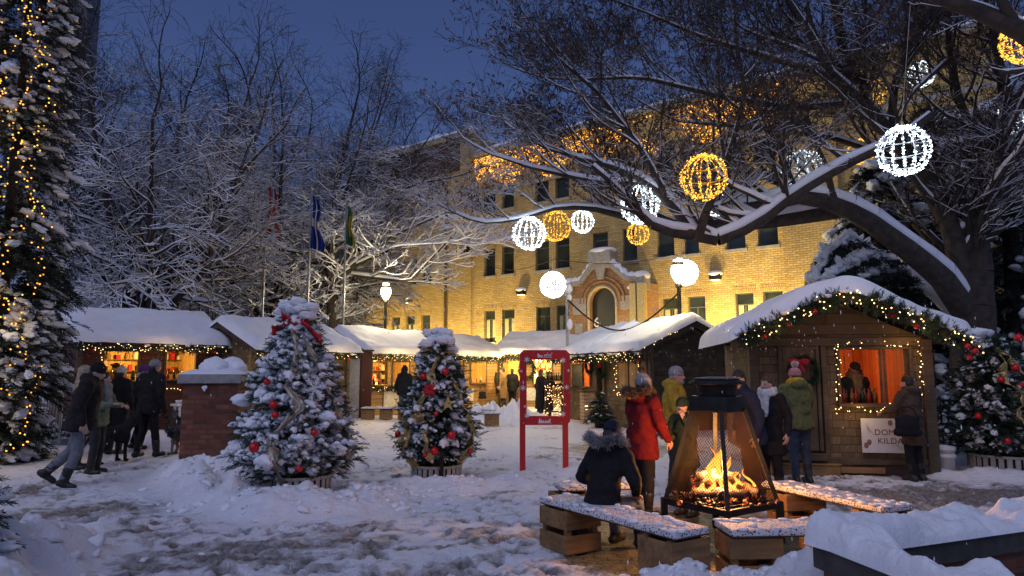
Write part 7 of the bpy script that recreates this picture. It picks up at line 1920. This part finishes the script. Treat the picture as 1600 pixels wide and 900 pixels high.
# ------------------------------------------------------------------ street lamps, mast, flags
def street_lamp(label, px, py, Y, arm=.0, pw=60):
    h = P(px, py, Y); t = empty('street_lamp', (h.x,h.y,0), 0, label, 'street lamp', 'globe street lamps'); z = h.z
    m = MB(); m.lathe([(.14,0),(.14,.25),(.075,.32),(.06,z-.5),(.1,z-.46),(.1,z-.36),(.05,z-.33)], 12); m.build('post', IRON, t)
    m = MB(); m.lathe([(.09,z-.32),(.2,z-.12),(.23,z+.02),(.19,z+.16),(.1,z+.24)], 18); m.build('globe', glow('lamp_globe', (1,.85,.55), 11), t)
    m = MB(); m.lathe([(.2,z+.17),(.14,z+.27),(.05,z+.33),(.03,z+.42),(0,z+.44)], 14); m.build('finial', IRON, t)
    m = MB(); m.ell((0,0,z+.33), (.17,.17,.1)); m.build('snow_cover', SNOW, t)
    lamp('lamp_light', (0,-.35,z), pw, (1,.80,.46), .25, t)
street_lamp('globe street lamp glowing among snowy twigs at the left end of the brick wall', 603, 456, 28.8, 0, 420)
street_lamp('globe street lamp in front of the brick wall above the shuttered hut', 1060, 424, 19.8, 0, 300)
def mast():
    b = G(887, 655); b = P(887, 600, 23); b.z = 0; top = P(888, 449, 23).z
    m = MB(); m.tube([(0,0,0),(0,0,top)], .045, 8); o = m.build('cable_mast', METAL); o.location = b; tag(o, 'thin grey mast carrying the cable left of the portal', 'mast')
    m = MB(); m.ell((0,0,0),(.14,.14,.16),sub=ICO3); m.ell((.02,0,-.3),(.09,.09,.12)); m.ell((.03,0,-1.2),(.1,.1,.2)); o = m.build('snow_lump', SNOW); o.location = b + Vector((.06,-.02,top-.05)); tag(o, 'lumps of snow clinging to the cable mast', 'snow')
    A = b + Vector((0,0,top-.4)); B = P(1063, 455, 19.8)
    m = MB(); m.tube([A.lerp(B,k/20) - Vector((0,0,1.1*math.sin(math.pi*k/20))) - A for k in range(21)], .028, 6); o = m.build('cable', IRON); o.location = A; tag(o, 'dark garland cable sagging from the mast to the street lamp', 'cable')
mast()
def span_wire():
    A, B, Cc = P(1060, 397, 19.8), P(866, 405, 20.0), Q0 + FD*fac(742, 395)[0]; Cc.z = fac(742, 395)[1]
    q = [A.lerp(B, k/14) - Vector((0,0,.2*math.sin(math.pi*k/14))) for k in range(15)] + [B.lerp(Cc, k/14) - Vector((0,0,.6*math.sin(math.pi*k/14))) for k in range(1,15)]
    m = MB(); m.tube([p-A for p in q], .009, 5); o = m.build('span_wire', IRON); o.location = A; tag(o, 'thin wire from the street lamp across to the brick wall', 'wire')
span_wire()
def flag(label_p, label_f, px, top, bot, Y, bands, w=.95):
    b = P(px, 600, Y); b.z = 0; zt = P(px, top, Y).z; z1 = P(px, top+8, Y).z; z0 = P(px, bot, Y).z
    t = empty('flagpole', b, 0, label_p, 'flagpole', 'flagpoles behind the left stalls'); m = MB(); m.tube([(0,0,0),(0,0,zt)], [.06,.035], 10); m.build('pole', METAL, t); m = MB(); m.ell((0,0,zt+.05), .07); m.build('finial', METAL, t)
    f = empty('flag', b + Vector((.05,0,z1)), 0, label_f, 'flag', 'limp flags on the poles'); h = z1-z0
    n = 40; nz = 26; m = MB(); u = np.linspace(0,1,n)
    rows = []
    for j in range(nz+1):
        v = j/nz; spread = .16 + .16*v + .05*math.sin(v*9)
        rows.append(np.stack([spread*u*w*1.6 + .02*np.sin(u*22+v*5), .07*np.sin(u*19+v*3)*(1-.3*u), -v*h - .35*u*(1-v*.4)*h*.35 ],1))
    V = np.concatenate(rows)
    mi = []; Fc = []
    for j in range(nz):
        for i in range(n-1): Fc.append((j*n+i,j*n+i+1,(j+1)*n+i+1,(j+1)*n+i)); mi.append(bands((i+.5)/(n-1), (j+.5)/nz))
    mats = {}
    for q in sorted(set(mi)):
        mb_ = [f_ for f_, k in zip(Fc, mi) if k == q]; mats[q] = mb_
    cols = [cloth('flag_red', (.26,.015,.015)), cloth('flag_white', (.34,.34,.36)), cloth('flag_blue', (.008,.025,.18)), cloth('flag_green', (.015,.09,.04)), cloth('flag_yellow', (.32,.25,.02))]
    used = sorted(mats); m.add(V, mats[used[0]], 0, True)
    for k, q in enumerate(used[1:], 1): m.add(V, mats[q], k, True)
    m.build('cloth', [cols[q] for q in used], f)
flag('left flagpole behind the second stall', 'limp red and white flag on the left pole', 405, 278, 372, 27, lambda u, v: 0 if (u < .27 or u > .73 or (abs(u-.5)+abs(v-.5)*.7 < .16)) else 1)
flag('middle flagpole behind the second stall', 'limp blue flag with a white cross on the middle pole', 476, 296, 388, 27, lambda u, v: 1 if abs(u-.5) < .07 or abs(v-.5) < .08 else 2)
flag('right flagpole behind the second stall', 'limp green and yellow flag on the right pole', 533, 312, 382, 27, lambda u, v: 4 if (v-.5)**2+(u-.5)**2 < .08 or u > .75 else 3, .6)

# ------------------------------------------------------------------ fences, bucket, rack, tables
def railing(label, a, b, h, n, snow=True, thick=.012):
    A, B = Vector(a), Vector(b); th = math.atan2((B-A).y,(B-A).x); L = (B-A).length; t = empty('metal_railing', A, th, label, 'railing')
    m = MB(); m.tube([(0,0,.12),(L,0,.12)], .02, 7); m.tube([(0,0,h),(L,0,h)], .024, 7)
    for x in (0, L/2, L): m.tube([(x,0,0),(x,0,h)], .026, 7)
    m.build('frame', METAL, t); m = MB()
    for k in range(n): x = L*(k+.5)/n; m.tube([(x,0,.12),(x,0,h)], thick, 5, caps=False)
    m.build('bars', METAL, t)
    if snow:
        m = MB(); k = int(L*14); x = np.linspace(0,L,k); rr = np.clip(.045+.04*vnoise(x*3,x*0,None,2),.01,.09); m.tube([(p,0,h+.03+r*.4) for p, r in zip(x,rr)], rr, 8); m.build('snow_cover', SNOW, t)
railing('metal railing capped with snow between the lit fir and the far left stall', (P(-40,640,14.6).x,14.6,0), (P(96,640,15.2).x,15.2,0), 1.12, 26)
railing('metal barrier with snow lumps right of the corner hut', (P(1464,640,11.6).x,11.6,.1), (P(1560,640,12.6).x,12.6,.1), 1.1, 9, thick=.022)
def berm_shrubs():
    rng = np.random.default_rng(9)
    for i in range(5):
        x = -12.8 + i*.85; t = empty('low_shrub', (x,16.0,.1), 0, ('low snowy shrub at the left end of the berm','second low snowy shrub along the berm by the railing','middle low snowy shrub along the berm by the railing','fourth low snowy shrub along the berm by the railing','low snowy shrub on the berm nearest the far left stall')[i], 'shrub', 'snowy shrubs along the railing')
        n = 240; d = rng.normal(0,1,(n,3)); d[:,2] = np.abs(d[:,2])+.2; d /= np.linalg.norm(d,axis=1,keepdims=True); p = d*rng.uniform(.05,.4,(n,1))*np.array([1.3,.8,.9])
        m = MB(); m.inst(SPRIG, p, frames(d+rng.normal(0,.4,(n,3)), rng.uniform(0,6,n))*1.3, 0, False); m.build('foliage', NEEDLE2, t)
        k = 40; s = p[rng.choice(n,k)]; m = MB(); m.inst(CLUMP, s+np.array([0,0,.05]), rotmats(k,rng)*rng.uniform(.03,.1,k)[:,None,None]*np.array([1.3,1,.6])[None,:,None]); tag(m.build('snow_cover', SNOW, t), kind='stuff')
berm_shrubs()
def kerb():
    m = MB(); m.beam((-15,15.35,.06),(-9.2,15.5,.06),.16,.14); tag(m.build('kerb', STONE), kind='structure')
kerb()
def bucket():
    p = G(1477, 745); t = empty('bucket', (p.x,p.y,0), 0, 'two nested white plastic buckets beside the corner hut', 'bucket'); pl = plain('white_plastic', (.62,.6,.58), .4, var=.06, bmp=0)
    for dz, k in ((0,1),(.11,1.02)):
        m = MB(); m.lathe([(0,dz+.004),(.13*k,dz+.004),(.155*k,dz+.3),(.17*k,dz+.3),(.17*k,dz+.33),(.155*k,dz+.36),(.14*k,dz+.36),(.13*k,dz+.05),(0,dz+.05)], 28); m.build('pail', pl, t)
    m = MB(); m.ell((0,0,.44), (.14,.14,.05)); m.build('snow_cover', SNOW, t)
bucket()
def bottle_mesh(nm, mat, h=.26, r=.038):
    m = MB(); m.lathe([(0,.0),(r,.0),(r,h*.58),(r*.42,h*.74),(r*.38,h),(0,h)], 12); return m
BOTT = [plain('wine_glass_dark', (.02,.03,.018), .12, bmp=0), plain('amber_glass', (.25,.09,.015), .15, bmp=0), plain('red_jar', (.35,.03,.02), .3, bmp=0), plain('pale_label', (.5,.42,.3), .6, bmp=0)]
def rows(items, label, group, cat='bottle', name='bottle'):
    """small goods standing in a row: one object each"""
    src = {}
    for i, (p, h, r, mi) in enumerate(items):
        key = (h, r, mi)
        if key not in src: o = bottle_mesh(name, BOTT[mi], h, r).build(name, BOTT[mi]); src[key] = o
        else: o = src[key].copy(); COL.objects.link(o)
        o.location = p; tag(o, label, cat, group)
rng_ = random.Random(3)
a, zc = gw(1320, 628)
rows([(loc2w(OG,TG,gw(px,620)[0],.28+.05*(i%2),gw(1360,630)[1]-.02), .25, .036, (0,1,2)[i%3]) for i, px in enumerate((1318,1323,1328,1334,1341,1349,1358,1363,1368,1373,1378))], 'bottle on the window counter of the corner hut', 'bottles on the corner hut counter')
for o, th, L, hs_, lab, grp in ((OA,TA,3.75,None,'small jar standing on the counter of the far left stall','jars in the far left stall'), (OC,TC,LC,None,'small bright jar on the counter of the ornament stall','jars in the ornament stall'), (OD,TC,LD,None,'small jar on the lit counter of the stall right of the smaller fir','jars in the stall right of the smaller fir'), (OE,TE,LE,None,'small jar on the counter of the far end stall','jars in the far end stall')):
    rects = {id(OA): [(160,214,549,594),(258,303,549,592)], id(OC): [(581,603,563,601),(613,638,566,606)], id(OD): [(707,723,563,598),(735,759,565,598)], id(OE): [(786,812,564,598),(834,862,562,600)]}[id(o)]
    it = []
    for ua, ub, zb, zt in wz(o, th, rects):
        n = max(3, int((ub-ua)/.16))
        for k in range(n): it.append((loc2w(o, th, ua+(ub-ua)*(k+.5)/n, .1+.08*(k%2), zb-.004), rng_.choice((.14,.2,.26)), rng_.choice((.04,.055)), rng_.choice((1,2,3,0))))
    rows(it, lab, grp, 'jar', 'jar')
# shelves, pictures and hangings on the back walls of the lit stalls
def stall_back(o, th, L, D, rects, seed, lab):
    rng = random.Random(seed); t = empty('wall_shelf', loc2w(o,th,0,D-.3,0), th, lab, 'shelf', 'goods shelves inside the stalls')
    m = MB()
    for z in (1.25,1.6,1.95): m.box((.2,-.02,z),(L-.2,.2,z+.025))
    m.build('boards', PLANK, t)
    for z in (1.275,1.625,1.975):
        x = .3
        while x < L-.35:
            w = rng.uniform(.08,.2); h = rng.uniform(.1,.26); m = MB()
            if rng.random() < .5: m.lathe([(0,0),(w*.4,0),(w*.45,h*.6),(w*.25,h),(0,h)], 10, (x+w/2,.08,z+.002))
            else: m.box((x,.02,z+.002),(x+w*.8,.14,z+h))
            m.build('goods', rng.choice((BOTT[1],BOTT[2],BOTT[3],REDCLOTH,GREENC,PINE,CREAM)), t, .004); x += w + rng.uniform(.02,.14)
for o, th, L, D, s, lab in ((OA,TA,3.75,3.0,1,'goods shelf on the back wall of the far left stall'), (OC,TC,LC,2.6,2,'goods shelf on the back wall of the ornament stall'), (OD,TC,LD,2.6,3,'goods shelf on the back wall of the stall right of the smaller fir'), (OE,TE,LE,2.8,4,'goods shelf on the back wall of the far end stall')): stall_back(o, th, L, D, None, s, lab)
def rack():
    p = G(869, 660); t = empty('bottle_rack', p, TE, 'tiered bottle rack wrapped in fairy lights before the far end stall', 'rack')
    m = MB()
    for z in (.32,.82,1.3): m.box((-.34,-.16,z),(.34,.16,z+.03))
    for x in (-.33,.3):
        for y in (-.15,.12): m.box((x,y,0),(x+.03,y+.03,1.3))
    m.build('shelves', DARKWOOD, t, .004)
    rows([(loc2w(p,TE,-.28+.08*i,-.05,z), .24, .034, i%2) for z in (.85,1.33) for i in range(8)], 'bottle standing on the lit rack at the far end', 'bottles on the lit rack')
    rng = np.random.default_rng(3); n = 95; m = MB(); m.inst(ICO1, np.stack([rng.uniform(-.34,.34,n), rng.uniform(-.2,-.16,n), rng.uniform(.05,1.25,n)],1), np.repeat(np.eye(3)[None]*.0115, n, 0))
    o = empty('string_lights', p, TE, 'mass of fairy lights draped over the bottle rack', 'string lights'); tag(m.build('bulbs', BULB, o), kind='stuff'); m = MB(); m.tube([(.3*math.sin(k*.9),-.18,.05+1.2*k/40) for k in range(41)], .005, 4); m.build('wire', IRON, o)
    lamp('rack_glow', (0,-.45,.7), 5, WARM, .3, o)
rack()
def bar_table():
    p = G(919, 662); t = empty('slatted_bar', p, R(12), 'slatted crate bar with lit gaps beside the potted fir', 'bar table'); m = MB()
    for k in range(9): z = .03+k*.105; m.box((-.2,-.22,z),(.2,-.2,z+.085)); m.box((.181,-.199,z),(.2,.2,z+.085)); m.box((-.2,-.199,z),(-.181,.2,z+.085))
    m.build('slats', plain('pale_crate', (.42,.31,.18), .7, var=.25), t, .004); m = MB(); m.box((-.26,-.28,.98),(.26,.28,1.02)); m.build('top', PLANK, t, .006)
    m = MB(); m.ell((-.05,0,.5), (.05,.05,.08)); m.build('lantern', glow('bar_lantern', (1,.7,.3), 6), t); lamp('bar_light', (-.05,0,.65), 3, WARM, .05, t)
bar_table()
o = G(938, 668); conifer('small_fir', 'small potted fir with a trace of snow beside the slatted bar', o, 1.0, .36, 130, 81, 40, .04, .9, .2, 8, NEEDLE, .2, .6, wl=.3); m = MB(); m.lathe([(0,0),(.15,0),(.19,.26),(.16,.26),(0,.22)], 16); ob = m.build('plant_pot', IRON); ob.location = o; tag(ob, 'dark pot under the small fir by the slatted bar', 'plant pot')
def chalkboard():
    u, z = plane_uv(OF1, TF, 903, 588, .2); p = loc2w(OF1, TF, u, -.2, z); t = empty('chalkboard', p, TF, 'blank chalkboard hung on the red interior stall', 'chalkboard'); m = MB(); m.box((-.36,-.02,-.38),(.36,.02,.36)); m.build('board', plain('slate_board', (.02,.02,.02), .6), t, .004)
    m = MB(); m.box((-.4,-.03,-.42),(-.362,.03,.4)); m.box((.362,-.03,-.42),(.4,.03,.4)); m.box((-.361,-.03,.362),(.361,.03,.4)); m.box((-.361,-.03,-.42),(.361,.03,-.382)); m.build('frame', DARKWOOD, t)
chalkboard()
def cup_table():
    p = loc2w(OA, TA, 2.75, -.75); t = empty('table', p, TA, 'low white trestle table with cups before the far left stall', 'table'); m = MB(); m.box((-.6,-.25,.66),(.6,.25,.72)); m.build('top', WHITEP, t, .006)
    for x in (-.52,.46):
        for y in (-.2,.15): m = MB(); m.box((x,y,0),(x+.06,y+.06,.658)); m.build('leg', WHITEP, t)
    src = None
    for k in range(20):
        m = MB()
        if src is None: m.lathe([(0,.0),(.032,.0),(.042,.1),(.036,.1),(.028,.02),(0,.02)], 12); src = m.build('cup', WHITEP); o = src
        else: o = src.copy(); COL.objects.link(o)
        o.location = loc2w(p, TA, -.5+.11*(k%10), -.12+.14*(k//10), .722+ (.0 if k % 4 else .0)); tag(o, 'white cup standing on the low trestle table', 'cup', 'cups on the trestle table')
    q = [loc2w(OA,TA,u,-.1,z) for u, z in ((2.1,1.12),(2.6,1.1),(3.2,1.12),(3.5,1.12))]; light_string('short run of fairy lights under the right hatch counter of the far left stall', q, 16, 31)
cup_table()
def lantern_figure():
    p = G(583, 644); t = empty('lantern_figure', p, 0, 'glowing red and yellow stacked lantern ornament at the ornament stall', 'lantern'); 
    m = MB(); m.lathe([(0,.25),(.26,.25),(.3,.45),(.22,.72),(0,.74)], 18); m.build('red_base', glow('lantern_red', (.8,.03,.02), .8), t)
    m = MB(); m.lathe([(0,.74),(.18,.76),(.24,.95),(.18,1.15),(0,1.17)], 18); m.build('yellow_globe', glow('lantern_yellow', (.95,.85,.08), 1.2), t)
    m = MB(); m.lathe([(.19,1.17),(.17,1.24),(.05,1.4),(0,1.42)], 16); m.build('red_cap', glow('lantern_red', (.8,.03,.02), .8), t); m = MB(); m.lathe([(0,0),(.24,0),(.24,.25),(0,.25)], 16); m.build('foot', glow('lantern_base', (.8,.6,.3), .5), t)
lantern_figure()
garland('short fir garland with bulbs under the ornament hatch', [loc2w(OC,TC,u,-.16,z) for u, z in (plane_uv(OC,TC,578,606), plane_uv(OC,TC,590,610), plane_uv(OC,TC,606,606), plane_uv(OC,TC,618,610))], .11, seed=41, balls=(), bulbs=10, snowy=0)
for lab, (o,th,L), a, b, y0, y1 in (('white menu board under the right hatch of the ornament stall',(OC,TC,LC),598,622,612,636), ('white menu board under the counter of the far end stall',(OE,TE,LE),824,842,606,626), ('white menu board low on the stall right of the smaller fir',(OD,TC,LD),722,738,608,626)):
    ua, z1 = plane_uv(o,th,a,y0); ub, z0 = plane_uv(o,th,b,y1); t = empty('menu_board', loc2w(o,th,(ua+ub)/2,-.05,(z0+z1)/2), th, lab, 'board', 'menu boards on the stalls'); m = MB(); m.box((-(ub-ua)/2,-.02,-(z1-z0)/2),((ub-ua)/2,.02,(z1-z0)/2)); m.build('panel', plain('menu_white', (.6,.58,.5), .6, bmp=0), t, .006)
# light snowfall
def flakes():
    rng = np.random.default_rng(14); n = 900; y = 2.5 + 14*rng.random(n)**1.2; x = rng.uniform(-.8,.8,n)*y; z = rng.uniform(.1, 1.65+.6*y, n)
    z = np.minimum(z, 1.9); d = rng.normal(0,.25,(n,3)); d[:,2] -= 1
    tm = (np.array([(-1,0,0),(1,0,0),(0,1,0),(0,-1,0),(0,0,4.0),(0,0,-4.0)])*.0024, np.array([(0,2,4),(2,1,4),(1,3,4),(3,0,4),(2,0,5),(1,2,5),(3,1,5),(0,3,5)]))
    m = MB(); m.inst(tm, np.stack([x,y,z],1), np.repeat(np.eye(3)[None], n, 0)*rng.uniform(.6,1.3,n)[:,None,None], 0, False); tag(m.build('snowflakes', SNOW), kind='stuff')
flakes()
print('objects', len(bpy.data.objects), 'verts', sum(len(m.vertices) for m in bpy.data.meshes))
